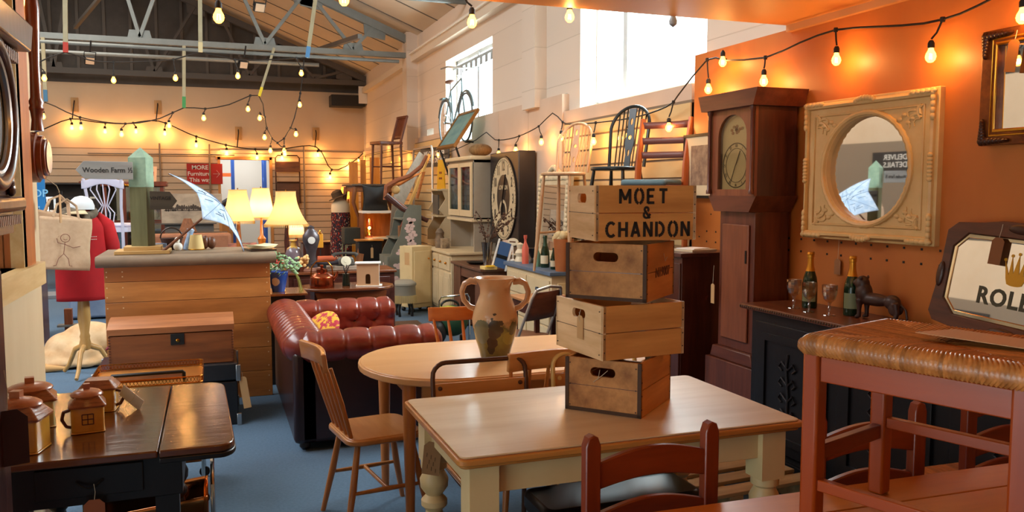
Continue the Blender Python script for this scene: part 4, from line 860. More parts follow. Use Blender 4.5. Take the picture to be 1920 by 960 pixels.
MB().bar((-.06, -.014, .25), (.05, -.014, .40), .004, .025, up=(0, 1, 0)).bar((.05, -.014, .40), (-.02, -.014, .38), .004, .02, up=(0, 1, 0)).bar((.05, -.014, .40), (.05, -.014, .32), .004, .02, up=(0, 1, 0)).build('arrow', PC, t)
t = thing('grey_bench', 'low grey slab-sided wooden bench on the carpet behind the sleeping dog', 'bench', (onZ(150, 630, 0).x, 10.2, 0)); 
for s in (-1, 1): MB().prism([(-.22, 0), (.22, 0), (.14, .42), (-.14, .42)], s*.4-.02, s*.4+.02, 'yz').build('slab_side', mat('5b5a58', .7, 0, '4a4948', 5, key='grey_stain'), t)
MB().box(-.5, .45, -.2, .2, .42, .46).build('top', mat('6b6d70', .6, key='grey_top'), t, bevel=.004)
t = thing('wooden_hand_plane', 'small upright brown wooden tool with a grey collar behind the dog', 'tool', (onZ(134, 640, 0).x+.02, 9.45, 0)); MB().cbox((0, 0, .19), (.07, .07, .38)).build('handle', wood('8a4a26', '6a3418', 'z'), t); MB().cbox((0, 0, .21), (.2, .12, .02)).build('collar', GREYW, t)
# ================================================================== SIDE TABLES AND ORNAMENTS BEHIND THE SOFA
t = thing('black_side_table', 'black side table with a brown top holding the potted plant, beside the counter', 'table', (.56, 7.15, 0))
MB().box(-.15, .16, -.22, .22, .73, .75).build('top', wood('8a5228', '6e3e1c', 'y', .25, .3), t, bevel=.003); MB().box(-.13, .14, -.20, .20, .45, .73).build('carcass', EBONY, t)
for x in (-.12, .13):
    for y in (-.19, .19): MB().box(x-.015, x+.015, y-.015, y+.015, 0, .45).build('leg', EBONY, t)
t = thing('potted_plant', 'green leafy plant in a cobalt blue glazed pot behind the counter end', 'plant', (.50, 7.10, .751))
pm = pot_mat('cobalt_pot', [(.0, '2b4fa0'), (.5, '2448a0')], [(-.03, -.07, .09, .035, 'c9b8a8')])
MB().lathe([(0, 0), (.05, 0), (.055, .02), (.075, .12), (.085, .165), (.08, .17), (.07, .16), (0, .15)], 24).build('pot', pm, t)
rnd = random.Random(5); b = MB()
for k in range(150):
    a = rnd.uniform(0, 2*pi); r = rnd.uniform(.0, .16); z = .2+rnd.uniform(0, .14)-r*.45; c = Vector((r*cos(a), r*sin(a), z)); d = Vector((cos(a), sin(a), rnd.uniform(-.5, .5))).normalized(); s = d.orthogonal().normalized(); L = rnd.uniform(.025, .045)
    q = b._v([c, c+d*L*.5+s*L*.45, c+d*L*1.15, c+d*L*.5-s*L*.45]); b._f(q)
b.build('leaves', mat('5f8a58', .5, 0, '9fbf8f', 30, key='green_leaf'), t, solid=.0015)
b = MB()
for k in range(14): a = rnd.uniform(-.6, .6); b.tube([(.02, 0, .17), (.09+.03*cos(a), .06*sin(a), .2), (.15+.03*k/14, .12*sin(a), .10), (.17+.04*k/14, .15*sin(a), -.02)], .0022, 4)
b.build('trailing_stems', mat('9a9a4a', .7, key='stem_green'), t)
t = thing('oval_hall_table', 'brown round-ended table with drop front behind the sofa, holding the kettle', 'table', (1.13, 7.62, 0))
MB().prism([( .2+.24*cos(a), .26*sin(a)) for a in [(-90+i*15)*pi/180 for i in range(13)]]+[(-.18+.24*cos(a), .26*sin(a)) for a in [(90+i*15)*pi/180 for i in range(13)]], .695, .72, 'xy').build('top', wood('7a4326', '5c2e18', 'x', .2, .4), t, bevel=.005)
MB().prism([(-.3, .69), (.34, .69), (.30, .42), (-.2, .42)], -.22, -.205, 'xz').build('hanging_leaf', wood('7a4326', '5c2e18', 'x', .2, .4), t); MB().box(-.3, .32, -.18, .18, .58, .695).build('frieze', MAHOGX, t)
for x in (-.28, .30):
    for y in (-.15, .15): turned_leg(t, x, y, 0, .6, .025, MAHOG, 0)
TT2 = .7215; P_ = lambda px, py: onZ(px, py, TT2)
p = P_(604, 538); t = thing('copper_kettle', 'squat copper kettle on the left end of the brown round-ended table', 'kettle', (p.x, p.y, TT2), 0)
MB().lathe([(0, 0), (.108, 0), (.11, .01), (.105, .09), (.10, .10), (.06, .125), (.05, .13), (.05, .16), (.035, .165), (.012, .17), (.012, .185), (.02, .195), (.0, .205)], 28).build('body', COPPER, t)
MB().tube([(-.10, 0, .09), (-.09, 0, .18), (-.05, 0, .23), (.05, 0, .23), (.09, 0, .18), (.10, 0, .09)], .006, 8).build('handle', BRASS, t); MB().tube([(.09, -.02, .06), (.125, -.03, .10), (.135, -.035, .14)], [.018, .013, .009], 10).build('spout', COPPER, t)
p = P_(650, 536); t = thing('dark_jar', 'small dark green jar between the copper kettle and the toy house', 'jar', (p.x, p.y+.03, TT2)); MB().lathe([(0, 0), (.035, 0), (.037, .01), (.03, .10), (.034, .11), (0, .11)], 16).build('body', mat('1c2a22', .2, key='dark_green_glass'), t)
b = MB(); 
for k in range(6): b.tube([(0, 0, .1), (.02*cos(k), .02*sin(k), .15), (.03*cos(k*1.3), .03*sin(k), .19)], .003, 5)
b.build('brushes', IRON, t)
p = P_(692, 536); t = thing('toy_house', 'plain pale wooden toy house with an arched opening on the round-ended table', 'house model', (p.x, p.y+.04, TT2), -12)
arch = [(-.022, .02)]+[(.022, .02)]+[(.022*cos(a), .09+.022*sin(a)) for a in [i*pi/8 for i in range(9)]]
MB().prism([(-.10, 0), (.10, 0), (.10, .205), (-.10, .205)], -.06, -.052, 'xz', [[(x+.0, z) for x, z in arch]]).build('front_wall', mat('b98f68', .7, key='tan_board'), t, smooth=False)
b = MB(); b.box(-.10, -.09, -.05, .06, 0, .205); b.box(-.1, .1, .052, .06, 0, .205); b.build('walls', mat('b98f68', .7, key='tan_board'), t)
MB().box(.09, .101, -.052, .06, 0, .205).build('side_wall', WHITE, t); MB().box(-.115, .115, -.075, .075, .205, .215).build('roof', WHITE, t); MB().box(-.11, .125, -.07, .07, 0, .006).build('base', WHITE, t)
# chest of drawers behind, with telephone, figure clock
t = thing('drawer_chest', 'dark brown low chest of drawers behind the round-ended table', 'chest of drawers', (1.23, 8.55, 0))
MB().box(-.55, .50, -.25, .25, .08, .76).build('carcass', MAHOGX, t, bevel=.003); MB().box(-.57, .52, -.27, .26, .76, .785).build('top', wood('7a4326', '5c2e18', 'x', .25, .3), t, bevel=.004)
for k, z in enumerate((.56, .34)):
    d = MB().box(-.50, .45, -.262, -.25, z-.09, z+.16).build('drawer', MAHOGX, t, bevel=.003)
    for x in (-.3, .25): MB().sph((x, -.275, z+.04), .015, 8).build('knob', BRASS, d)
for x in (-.5, .45): MB().box(x-.03, x+.03, -.22, -.16, 0, .08).build('foot', MAHOG, t)
dz = .7855
def onD(px, y=8.42): return onY(px, 490, y).x
t = thing('rotary_telephone', 'grey rotary dial telephone on a marble slab behind the toy house', 'telephone', (onD(647, 8.47), 8.47, dz+.045))
b = MB(); b.prism([(-.10, 0), (.10, 0), (.075, .085), (-.075, .085)], -.06, .07, 'xz'); b.build('body', mat('5f5d58', .25, key='grey_bakelite'), t, bevel=.015)
MB().lathe([(.052, 0), (.052, .006), (.02, .009), (.02, .012)], 24, Matrix.Translation((0, -.066, .045)) @ Matrix.Rotation(radians(68), 4, 'X')).build('dial', mat('c9c0a8', .3, key='ivory_dial'), t)
b = MB(); b.tube([(-.12, 0, .095), (-.10, 0, .115), (0, 0, .125), (.10, 0, .115), (.12, 0, .095)], [.026, .018, .012, .018, .026], 12); b.build('handset', mat('45433f', .25, key='dark_bakelite'), t)
MB().box(-.20, .14, -.09, .10, -.045, -.002).build('marble_slab', mat('a89888', .3, 0, '8a7a6c', 8, key='pink_marble'), t, bevel=.006)
t = thing('telephone_receiver', 'dark telephone receiver lying across the front of the rotary telephone', 'receiver', (onD(607, 8.34), 8.335, dz+.05), 5); MB().tube([(-.12, 0, .02), (-.09, 0, .045), (.0, 0, .03), (.1, 0, .03), (.14, 0, .04)], [.024, .018, .014, .02, .03], 12).build('handset', mat('2c2a30', .2, key='purple_black_bakelite'), t); MB().box(-.02, .02, -.02, .02, -.05, .02).build('cradle', IRON, t)
t = thing('figure_clock', 'dark pewter mantel clock shaped like a figure with a white dial', 'clock', (onD(584), 8.42, dz))
MB().box(-.09, .09, -.05, .05, 0, .035).build('plinth', mat('b88a78', .35, key='rose_marble'), t, bevel=.006)
PEW = mat('5c5558', .35, .5, '443d42', 12, None, .2, key='pewter')
MB().lathe([(.06, .035), (.055, .08), (.045, .15), (.05, .2), (.07, .26), (.085, .31), (.08, .36), (.05, .40), (.03, .42), (.035, .44), (.0, .46)], 18, None, 1, .5).build('case', PEW, t)
MB().lathe([(.036, 0), (.036, .005), (.0, .007)], 20, Matrix.Translation((0, -.043, .31)) @ Matrix.Rotation(pi/2, 4, 'X')).build('dial', mat('d8d4cc', .3, key='white_dial'), t)
t = thing('dried_flower_posy', 'small bunch of yellow-orange dried flowers left of the figure clock', 'flowers', (onD(567), 8.40, dz)); b = MB(); rnd = random.Random(2)
for k in range(30): b.sph((rnd.uniform(-.05, .05), rnd.uniform(-.04, .04), rnd.uniform(.03, .16)), rnd.uniform(.012, .02), 6)
b.build('flower_heads', mat('d99a4a', .7, 0, 'f0c890', 20, key='dried_petals'), t); MB().lathe([(0, 0), (.03, 0), (.035, .05), (0, .05)], 12).build('pot', DKB, t)
t = thing('stoneware_flagon', 'grey-purple shouldered stoneware flagon with yellow glazed neck', 'flagon', (onD(552), 8.5, dz)); MB().lathe([(0, 0), (.07, 0), (.075, .02), (.078, .18), (.06, .23), (.03, .25), (.022, .29), (.04, .30), (.04, .31), (0, .31)], 22).build('body', pot_mat('flagon_glaze', [(.0, '6a5c66'), (.30, '6f6068'), (.32, 'c99a3c'), (.5, 'b88a48')], []), t)
t = thing('brass_lantern', 'slender orange lantern on a stem behind the figure clock', 'lantern', (onD(601, 8.6), 8.6, dz)); MB().lathe([(.03, 0), (.03, .01), (.005, .012), (.005, .22)], 10).build('stem', IRON, t); MB().box(-.028, .028, -.028, .028, .22, .36).build('lantern_body', mat('d8922a', .4, key='amber_tin'), t, bevel=.004); MB().lathe([(.03, .36), (.01, .38), (.003, .40)], 8).build('cap', BRASS, t)
t = thing('rolled_red_cloth', 'rolled salmon-red cloth lying on the chest behind the telephone', 'cloth roll', (onD(612, 8.62), 8.6, dz)); MB().tube([(-.09, 0, .1), (.09, 0, .1)], .035, 14).build('roll', mat('b8522c', .8, key='salmon_cloth'), t); MB().box(-.1, .1, -.04, .04, 0, .066).build('box_below', OAKD, t)
# ================================================================== LAMPS
t = thing('lamp_table', 'grey painted table carrying the group of lit table lamps', 'table', (.60, 9.75, 0))
MB().box(-.62, .55, -.5, .45, .70, .735).build('top', mat('8d9298', .5, 0, '7d8288', 4, key='grey_paint'), t, bevel=.004)
for x in (-.55, .48):
    for y in (-.42, .38): MB().box(x-.03, x+.03, y-.03, y+.03, 0, .70).build('leg', mat('8d9298', .5, 0, '7d8288', 4, key='grey_paint'), t)
def lamp(label, px, y, ytop, ybot, wpx, base_m, shade_m, power, base=0, fringe=True, topk=.42, flare=.35, name='table_lamp'):
    p0 = onY(px, ybot, y); p1 = onY(px, ytop, y); h = p1.z-p0.z; dd = p0.length
    r = wpx/2/1550*(y*cos(YAW)+p0.x*sin(YAW)); z0 = .736
    t = thing(name, label, 'lamp', (p0.x, y, z0), 0, 'lit table lamps with cream shades'); zb = p0.z-z0
    n = 8; b = MB(); rings = []
    for k in range(9):
        u = k/8; rr = r*(topk+(1-topk)*((1-u)**(1+flare*3)))
        rings.append([b.bm.verts.new((rr*cos(a+pi/8)*(1-.035*(i % 2)), rr*sin(a+pi/8)*(1-.035*(i % 2)), zb+h*u)) for i, a in enumerate([j*pi/8 for j in range(16)])])
    for a, c in zip(rings, rings[1:]):
        for i in range(16): b._f([a[i], a[(i+1) % 16], c[(i+1) % 16], c[i]])
    sh = b.build('lamp_shade', shade_m, t, normals=False)
    g = MB()
    for k in (0, 8): g.tube([(v[0], v[1], zb+h*k/8) for v in [((r if k == 0 else r*topk)*cos(j*pi/8+pi/8)*(1-.035*(j % 2)), (r if k == 0 else r*topk)*sin(j*pi/8+pi/8)*(1-.035*(j % 2))) for j in range(16)]], .004, 5, True)
    if fringe:
        for j in range(72): a = j*2*pi/72; g.bar((r*.98*cos(a), r*.98*sin(a), zb), (r*.98*cos(a), r*.98*sin(a), zb-.032), .006, .006)
    g.build('braid_and_fringe', mat('d9b066', .8, key='gold_braid'), sh)
    pr = [[(.07, 0), (.07, .015), (.02, .03), (.016, .1), (.03, .14), (.018, .2), (.016, zb-.02)], [(.075, 0), (.075, .02), (.035, .03), (.045, .12), (.03, .2), (.048, .3), (.02, .34), (.012, zb-.02)], [(.08, 0), (.08, .02), (.03, .035), (.02, .08), (.028, zb*.6), (.016, zb-.02)]][base]
    MB().lathe(pr, 16).build('base', base_m, t); MB().lathe([(.014, zb-.02), (.014, zb+.05)], 10).build('bulb_holder', BRASS, t)
    MB().sph((0, 0, zb+.09), (.028, .028, .04), 10).build('bulb', glowmat('ffdca0', 18, .4, 'lamp_bulb'), t)
    l = bpy.data.lights.new('lamp_light', 'POINT'); l.energy = power; l.color = (1, .68, .34); l.shadow_soft_size = .03; o = bpy.data.objects.new('lamp_light', l); C.objects.link(o); o.parent = t; o.location = (0, 0, zb+.10)
    MB().tube([(0, 0, zb+h), (0, 0, zb+h+.02)], .006, 8).build('finial', BRASS, t)
    return t
lamp('table lamp with a cream panelled shade, leftmost of the lamp group', 447, 9.45, 356, 414, 60, wood('a8601e', '7a4010', 'z'), SHADE, 6, 2, topk=.56, flare=.1)
lamp('brightly lit table lamp with bell shade and orange turned column, middle of the group', 490, 9.9, 353, 407, 50, wood('c9761e', 'a85a14', 'z', .25, .4), SHADE, 15, 1, topk=.62, flare=.0)
lamp('largest table lamp with flared fringed cream shade on a dark column', 537, 9.3, 359, 420, 82, wood('4a1e12', '2c100a', 'z', .25, .4), SHADE, 6, 2, topk=.46, flare=.35)
lamp('small table lamp with pink-orange fringed shade, behind the largest lamp', 556, 9.98, 409, 440, 30, wood('4a1e12', '2c100a', 'z'), SHADEP, 4, 0, topk=.8, flare=0)
bt = .736
def dz_(px, y): return onY(px, 460, y).x
t = thing('red_teapot', 'small glossy red teapot under the largest lamp', 'teapot', (dz_(523, 9.5), 9.5, bt)); MB().sph((0, 0, .05), (.06, .055, .05), 14).build('body', mat('b0141a', .15, key='red_glaze'), t); MB().tube([(.05, 0, .05), (.09, 0, .08)], [.014, .008], 8).build('spout', mat('b0141a', .15, key='red_glaze'), t)
t = thing('landscape_canvas', 'small unframed pinkish brown canvas propped between the lamps', 'painting', (dz_(455, 10.1), 10.16, bt), rot=(radians(-8), 0, 0)); MB().box(-.16, .16, -.01, .01, 0, .24).build('canvas', mat('a86a5a', .8, 0, '5a4038', 5, (1, 1, 3), 0, 0, 3, (.4, .6), key='painted_canvas'), t)
t = thing('blue_parrot_figure', 'small blue and yellow bird figure between the lamps', 'ornament', (dz_(502, 9.7), 9.55, bt)); b = MB(); b.sph((0, 0, .1), (.03, .03, .1), 12); b.sph((0, -.005, .21), (.025, .03, .03), 10); b.build('body', mat('3a4a6c', .4, 0, 'b08a3c', 10, key='bird_paint'), t)
for k, px in enumerate((425, 433, 441)): 
    t = thing('brass_candlestick', ['brass candlestick left of the leftmost lamp', 'short brass candlestick beneath the leftmost lamp', 'brass candlestick just right of centre under the leftmost lamp'][k], 'candlestick', (dz_(px, 9.2), 9.32, bt)); MB().lathe([(.03, 0), (.03, .008), (.008, .015), (.014, .05), (.007, .09), (.012, .13+k*.015), (.016, .14+k*.015), (0, .14+k*.015)], 12).build('stem', BRASS, t)
# ================================================================== STORE ROOM RACK
t = thing('pallet_rack', 'blue upright steel racking with orange beams in the room beyond the doorway', 'shelving', (0, 0, 0))
BL = mat('1f4a94', .5, key='rack_blue'); OR_ = mat('d8642a', .5, key='rack_orange')
rx0, rx1 = onY(437, 330, YB+2).x, onY(497, 330, YB+2).x
for x in (rx0, rx1): 
    for y in (YB+2.0, YB+2.8): MB().box(x-.035, x+.035, y-.035, y+.035, 0, 2.7).build('upright', BL, t)
    b = MB()
    for k in range(5): b.bar((x, YB+2.03, .3+k*.45), (x, YB+2.77, .55+k*.45), .025, .025)
    b.build('bracing', BL, t)
for z in (1.0, 1.92): MB().box(rx0-.9, rx0-.05, YB+1.97, YB+2.03, z, z+.09).build('beam', OR_, t)
MB().box(rx0-.9, rx0-.04, YB+2.05, YB+2.75, 1.09, 1.11).build('deck', mat('b07a48', .8, key='chipboard'), t)
t = thing('black_leather_seat', 'black curved seat lying on the racking beyond the doorway', 'seat', (rx0-.35, YB+2.35, 1.112)); MB().tube([(-.4, 0, .20), (-.2, 0, .10), (.05, 0, .09), (.3, 0, .22)], [.12, .09, .08, .1], 12).build('cushion', BLACK, t)
t = thing('cardboard_box', 'brown cardboard box on the floor of the room beyond the doorway', 'box', (rx0-.35, YB+1.6, 0)); MB().box(-.3, .3, -.2, .2, 0, .8).build('carton', mat('b07a48', .8, key='chipboard'), t)
# ================================================================== BACK WALL
def yb(px, py, d=.12): return onY(px, py, YB-d)
t = thing('red_arrow_sign', 'red painted sign with white lettering and a right-pointing arrow on the far slatwall', 'sign', onY(384, 326, YB-.10)); h2 = .23
MB().box(-.38, .38, -.01, .01, -h2, h2).build('board', mat('b8261c', .7, key='sign_red'), t)
for s, z, x in (('MORE', .14, -.10), ('Furniture', .0, -.12), ('This way', -.14, -.10)): text(s, .13, FR(x, -.012, z), WHITE, t, .001, .002)
MB().bar((.18, -.012, .0), (.32, -.012, .0), .004, .03, up=(0, 1, 0)).bar((.32, -.012, 0), (.25, -.012, .08), .004, .03, up=(0, 1, 0)).bar((.32, -.012, 0), (.25, -.012, -.08), .004, .03, up=(0, 1, 0)).build('arrow', WHITE, t)
t = thing('cream_notice', 'cream notice with red lettering standing on the glazed cabinet', 'sign', (onY(280, 320, 16.3).x, 16.3, onY(155, 340, 16.2).z+.14), 0, rot=(radians(-4), radians(4), 0)); MB().box(-.13, .12, -.008, .008, -.14, .14).build('board', mat('e0b088', .7, key='cream_sign'), t); text('EDI', .11, FR(0, -.010, 0), mat('c03024', .7, key='red_ink'), t, .001, .001)
t = thing('grey_canvas_print', 'wide grey canvas print with a dark blurred row across it on the far wall', 'picture', onY(360, 391, 15.6))
MB().box(-.50, .50, -.015, .015, -.26, .26).build('canvas', mat('a8a090', .7, 0, '7c766c', 3, (1, 1, 2), key='grey_print'), t)
b = MB(); rnd = random.Random(4)
for k in range(22): x = -.42+k*.037; b.prism(circ(x, .0+rnd.uniform(-.02, .03), rnd.uniform(.015, .03), rnd.uniform(.03, .06), 8), -.0165, -.0155, 'xz')
b.prism(rrect(-.45, .42, -.04, -.025, .005), -.0165, -.0155, 'xz'); b.build('dark_blots', mat('3c3733', .8, key='print_dark'), t)
t = thing('wall_rail_shelf', 'dark narrow shelf under the grey canvas print', 'shelf', onY(355, 418, 15.55)); MB().box(-.60, .45, -.10, .06, -.02, 0).build('board', mat('4a4744', .6, key='shelf_dark'), t); MB().box(-.4, .4, -.02, .02, -1.26, -.02).build('stand_panel', mat('5a5652', .6, key='shelf_dark2'), t)
# glazed display cabinet
cx0, cx1 = onY(155, 340, 16.2), onY(306, 340, 16.2)
t = thing('glazed_cabinet', 'large reddish-brown glazed display cabinet with gilt carving, behind the signpost', 'cabinet', ((cx0.x+cx1.x)/2, 16.4, 0)); hw = (cx1.x-cx0.x)/2; zt = cx0.z
CAB = wood('6e321c', '52210f', 'z', .35, .3)
b = MB(); b.box(-hw, -hw+.04, -.2, .25, 0, zt-.06); b.box(hw-.04, hw, -.2, .25, 0, zt-.06); b.box(-hw, hw, .22, .25, 0, zt); b.build('carcass', CAB, t)
MB().box(-hw-.06, hw+.06, -.26, .27, zt-.09, zt).build('cornice', CAB, t, bevel=.015)
for z in (.42, .98, 1.02): MB().box(-hw, hw, -.2, .24, z, z+.03).build('shelf', CAB, t)
for k in range(5): x = -hw+k*(2*hw-.06)/4; MB().box(x, x+.06, -.215, -.18, .4, zt-.09).build('stile', CAB, t)
b = MB(); rnd = random.Random(8)
for k in range(14): b.sph((-.1+k*.035, -.27, zt-.05+.02*sin(k)), .022, 6)
b.build('gilt_carving', GOLD, t)
MB().box(-hw+.04, hw-.04, -.195, -.19, .45, zt-.1).build('glass', GLASS, t)
MB().box(-hw+.04, hw-.04, .2, .218, .45, zt-.1).build('mirror_back', mat('a89878', .15, .8, 'd0c4a8', 3, key='old_mirror'), t)
nms = ['tall white vase on the lower left shelf of the glazed cabinet', 'small blue vase on the upper shelf of the glazed cabinet', 'dark green bottle low in the middle of the glazed cabinet', 'amber vase on the upper shelf of the glazed cabinet', 'pink vase on the lower right shelf of the glazed cabinet', 'squat cream vase at the upper right of the glazed cabinet']
for k in range(6):
    x = (cx0.x+cx1.x)/2-hw+.18+k*(2*hw-.36)/5; z = (.455, 1.055)[k % 2]; m = [WHITE, mat('42618f', .2, key='blue_china'), mat('23402c', .2, key='green_gl'), mat('b06a20', .2, key='amber_gl'), mat('c07a80', .3, key='pink_ch'), CREAM][k % 6]
    q = thing('china_vase', nms[k], 'vase', (x, 16.35, z), 0, 'china in the glazed cabinet'); r = .05+.01*(k % 3)
    MB().lathe([(0, 0), (r*.6, 0), (r, .08), (r*.9, .14), (r*.4, .19), (r*.55, .22+.02*(k % 4)), (0, .22+.02*(k % 4))], 14).build('body', m, q)
# white chair on a blue cloth table
def splat_chair(name, label, loc, rz, m, mp, H=1.0, sh=.45):
    t = thing(name, label, 'chair', loc, rz)
    for s in (-1, 1):
        MB().tube([(s*.2, .18, 0), (s*.19, .16, sh), (s*.2, .20, sh+.25), (s*.235, .25, H)], [.02, .02, .018, .02], 8).build('back_post', m, t)
        MB().tube([(s*.21, -.2, 0), (s*.21, -.19, sh-.05)], [.017, .022], 8).build('leg', m, t)
    MB().grid(lambda u, v: ((u-.5)*.52, .245+.0*v, H-.10+.1*v+.03*cos((u-.5)*2*pi)), 14, 3).build('crest_rail', m, t, solid=.025, bevel=.004)
    for k in range(5): u = (k-2)*.5; MB().tube([(u*.07, .17, sh), (u*.11, .19, sh+.18), (u*.04, .20, sh+.27), (u*.16, .235, H-.14), (u*.13, .245, H-.06)], .008, 6).build('splat_strand', m, t)
    MB().prism(rrect(-.24, .24, -.22, .17, .05), sh-.06, sh, 'xy').build('seat_frame', m, t); MB().prism(rrect(-.22, .22, -.2, .15, .05), sh, sh+.045, 'xy').build('seat_pad', mp, t, bevel=.02)
    return t
PW = mat('c9c8dc', .4, key='lilac_white')
cy = 11.6; p = onY(214, 445, cy); dsk = thing('cloth_table', 'table covered with a slate blue cloth under the white chair', 'table', (p.x+.05, cy, 0)); MB().box(-.55, .5, -.35, .35, .02, p.z-.32).build('cloth', mat('7e8fa8', .9, 0, '6b7c96', 5, key='slate_cloth'), dsk, bevel=.03)
splat_chair('white_splat_chair', 'lilac-white chair with a pierced splat back on the cloth-covered table', (p.x, cy, p.z-.315), 160, PW, PW, H=1.06)
# dark metal shelf rack at far left
p = onY(118, 335, 15.0); t = thing('black_shelf_rack', 'tall dark open shelf rack of black metalware behind the cap', 'shelving', (p.x, 15.0, 0))
for x in (-.55, .5): 
    for y in (-.15, .15): MB().box(x-.015, x+.015, y-.015, y+.015, 0, 1.72).build('upright', IRON, t)
for z in (.5, 1.12, 1.70): MB().box(-.57, .52, -.17, .17, z-.02, z).build('shelf', mat('c49a60', .6, key='shelf_pine') if 1 < z < 1.5 else IRON, t)
MB().box(-.57, .52, .14, .17, .5, 1.7).build('back_panel', mat('2c2622', .8, key='rack_back'), t)
for k in range(7):
    x = p.x-.48+k*.155; q = thing('black_metal_candlestick' if k % 2 else 'black_metal_lantern', ('black metal candlestick' if k % 2 else 'black metal lantern with chrome trim')+' on the dark shelf rack, %s' % ['at its left end', 'second along', 'third along', 'in the middle', 'third from its right', 'second from its right', 'at its right end'][k], 'candlestick' if k % 2 else 'lantern', (x, 14.93, 1.121), 0, 'black metalware on the rack')
    if k % 2: MB().lathe([(.05, 0), (.05, .01), (.012, .02), (.012, .3), (.04, .32), (.02, .34), (.02, .45)], 10).build('stem', IRON, q)
    else:
        b = MB()
        for a in (-.05, .05):
            for c in (-.05, .05): b.box(a-.006, a+.006, c-.006, c+.006, 0, .34)
        b.box(-.06, .06, -.06, .06, 0, .02); b.box(-.06, .06, -.06, .06, .33, .36); b.build('frame', CHROME if k % 4 else IRON, q); MB().lathe([(.03, .02), (.03, .15)], 10).build('candle', WHITE, q)
# far brown sofa, lampshade on it etc
p = onY(345, 450, 12.2); t = thing('tan_sofa', 'rust-tan upholstered sofa with a high flat back, beyond the counter', 'sofa', (p.x, 12.4, 0))
TAN = mat('a06848', .7, 0, '8f5a3c', 12, None, .15, key='rust_fabric')
b = MB(); [b.box(x-.03, x+.03, y-.03, y+.03, 0, .1) for x in (-.55, .55) for y in (-.05, .55)]; b.build('feet', EBONY, t); MB().box(-.62, .62, -.1, .1, .1, p.z+.08).build('back', TAN, t, bevel=.04); MB().box(-.6, .6, .1, .6, .1, .45).build('seat', TAN, t, bevel=.04)
for s in (-1, 1): MB().box(s*.62-.08, s*.62+.08, -.1, .65, .1, .62).build('arm', TAN, t, bevel=.04)
p = onY(352, 432, 13.4); t = thing('wicker_lampshade', 'conical brown wicker lampshade beyond the tan sofa', 'lampshade', (p.x, 13.4, .96)); MB().lathe([(.13, 0), (.05, .2)], 20).build('cover', wood('8a5a3a', '6a4028', 'z', .8, 0, 50, .4), t, solid=.004); 
u = thing('black_cabinet', 'low black cabinet against the far slatwall under the wicker lampshade', 'cabinet', (p.x+.12, 13.5, 0)); MB().box(-.45, .45, -.2, .2, 0, .945).build('carcass', mat('2c2826', .5, key='soft_black'), u, bevel=.01); MB().box(-.42, -.01, -.215, -.2, .1, .9).build('door', mat('2c2826', .5, key='soft_black'), u); MB().box(.01, .42, -.215, -.2, .1, .9).build('door', mat('2c2826', .5, key='soft_black'), u)
# metal cart / folding frame hung on the far wall
t = thing('hanging_trolley_frame', 'dark bent-metal trolley frame with a wooden top board hung on the far slatwall', 'frame', onY(540, 345, YB-.16)); 
MB().tube([(-.27, 0, -.45), (-.27, 0, .60), (-.22, 0, .66), (.22, 0, .66), (.27, 0, .60), (.27, 0, -.45)], .016, 8).build('frame', mat('4a3024', .4, .4, key='brown_metal'), t); MB().box(-.27, .27, -.02, .02, .28, .52).build('board', wood('8a5228', '5a3216', 'x'), t)
MB().box(-.25, .25, -.015, .015, -.6, .02).build('lower_board', wood('6e4630', '523020', 'x'), t); MB().tube([(-.25, -.02, .04), (.25, -.02, .04)], .02, 8).build('cross_bar', mat('4a3024', .4, .4, key='brown_metal'), t)
t = thing('mahogany_chest', 'low dark reddish chest against the far slatwall behind the lamps', 'chest', (onY(603, 450, 15.5).x, 15.5, 0)); MB().box(-.36, .36, -.25, .25, 0, .62).build('body', MAHOG, t, bevel=.004); MB().box(-.39, .39, -.28, .28, .62, .65).build('lid', MAHOGX, t, bevel=.004)
# ================================================================== RIGHT BACK CORNER
def xy(px, py, y): p = onY(px, py, y); return p
p = xy(639, 420, 14.6); t = thing('dress_form', 'cream dress form with a dark hat and a woven dark red and black patterned dress', 'mannequin', (p.x, 14.6, 0))
MB().lathe([(.0, 0), (.14, 0), (.14, .02), (.02, .04), (.02, .3)], 14).build('stand', IRON, t)
DRS = bpy.data.materials.new('tweed_dress'); DRS.use_nodes = True; nt = DRS.node_tree; b_ = nt.nodes['Principled BSDF']; tc = nt.nodes.new('ShaderNodeTexCoord'); ck = nt.nodes.new('ShaderNodeTexVoronoi'); ck.distance = 'CHEBYCHEV'; mp = nt.nodes.new('ShaderNodeMapping'); mp.inputs['Scale'].default_value = (18, 18, 9); nt.links.new(tc.outputs['Object'], mp.inputs[0]); nt.links.new(mp.outputs[0], ck.inputs['Vector']); rp = nt.nodes.new('ShaderNodeValToRGB'); nt.links.new(ck.outputs['Color'], rp.inputs[0]); b_.inputs['Roughness'].default_value = .9
for i, (q, c) in enumerate(((0, '1c1214'), (.35, '4a1a1c'), (.55, 'a03018'), (.65, '2a2030'), (.85, 'c8b8a0'))):
    e = rp.color_ramp.elements[i] if i < 2 else rp.color_ramp.elements.new(q); e.position = q; e.color = lin(c)
rp.color_ramp.interpolation = 'CONSTANT'; nt.links.new(rp.outputs[0], b_.inputs['Base Color'])
MB().lathe([(.17, .28), (.19, .5), (.185, .8), (.16, 1.0), (.17, 1.12), (.16, 1.2)], 24, None, 1, .75).build('dress', DRS, t)
MB().lathe([(.15, 1.17), (.165, 1.25), (.155, 1.34), (.10, 1.42), (.05, 1.45), (.03, 1.5)], 24, None, 1, .75).build('shoulders', mat('e0cba8', .6, key='form_cream'), t)
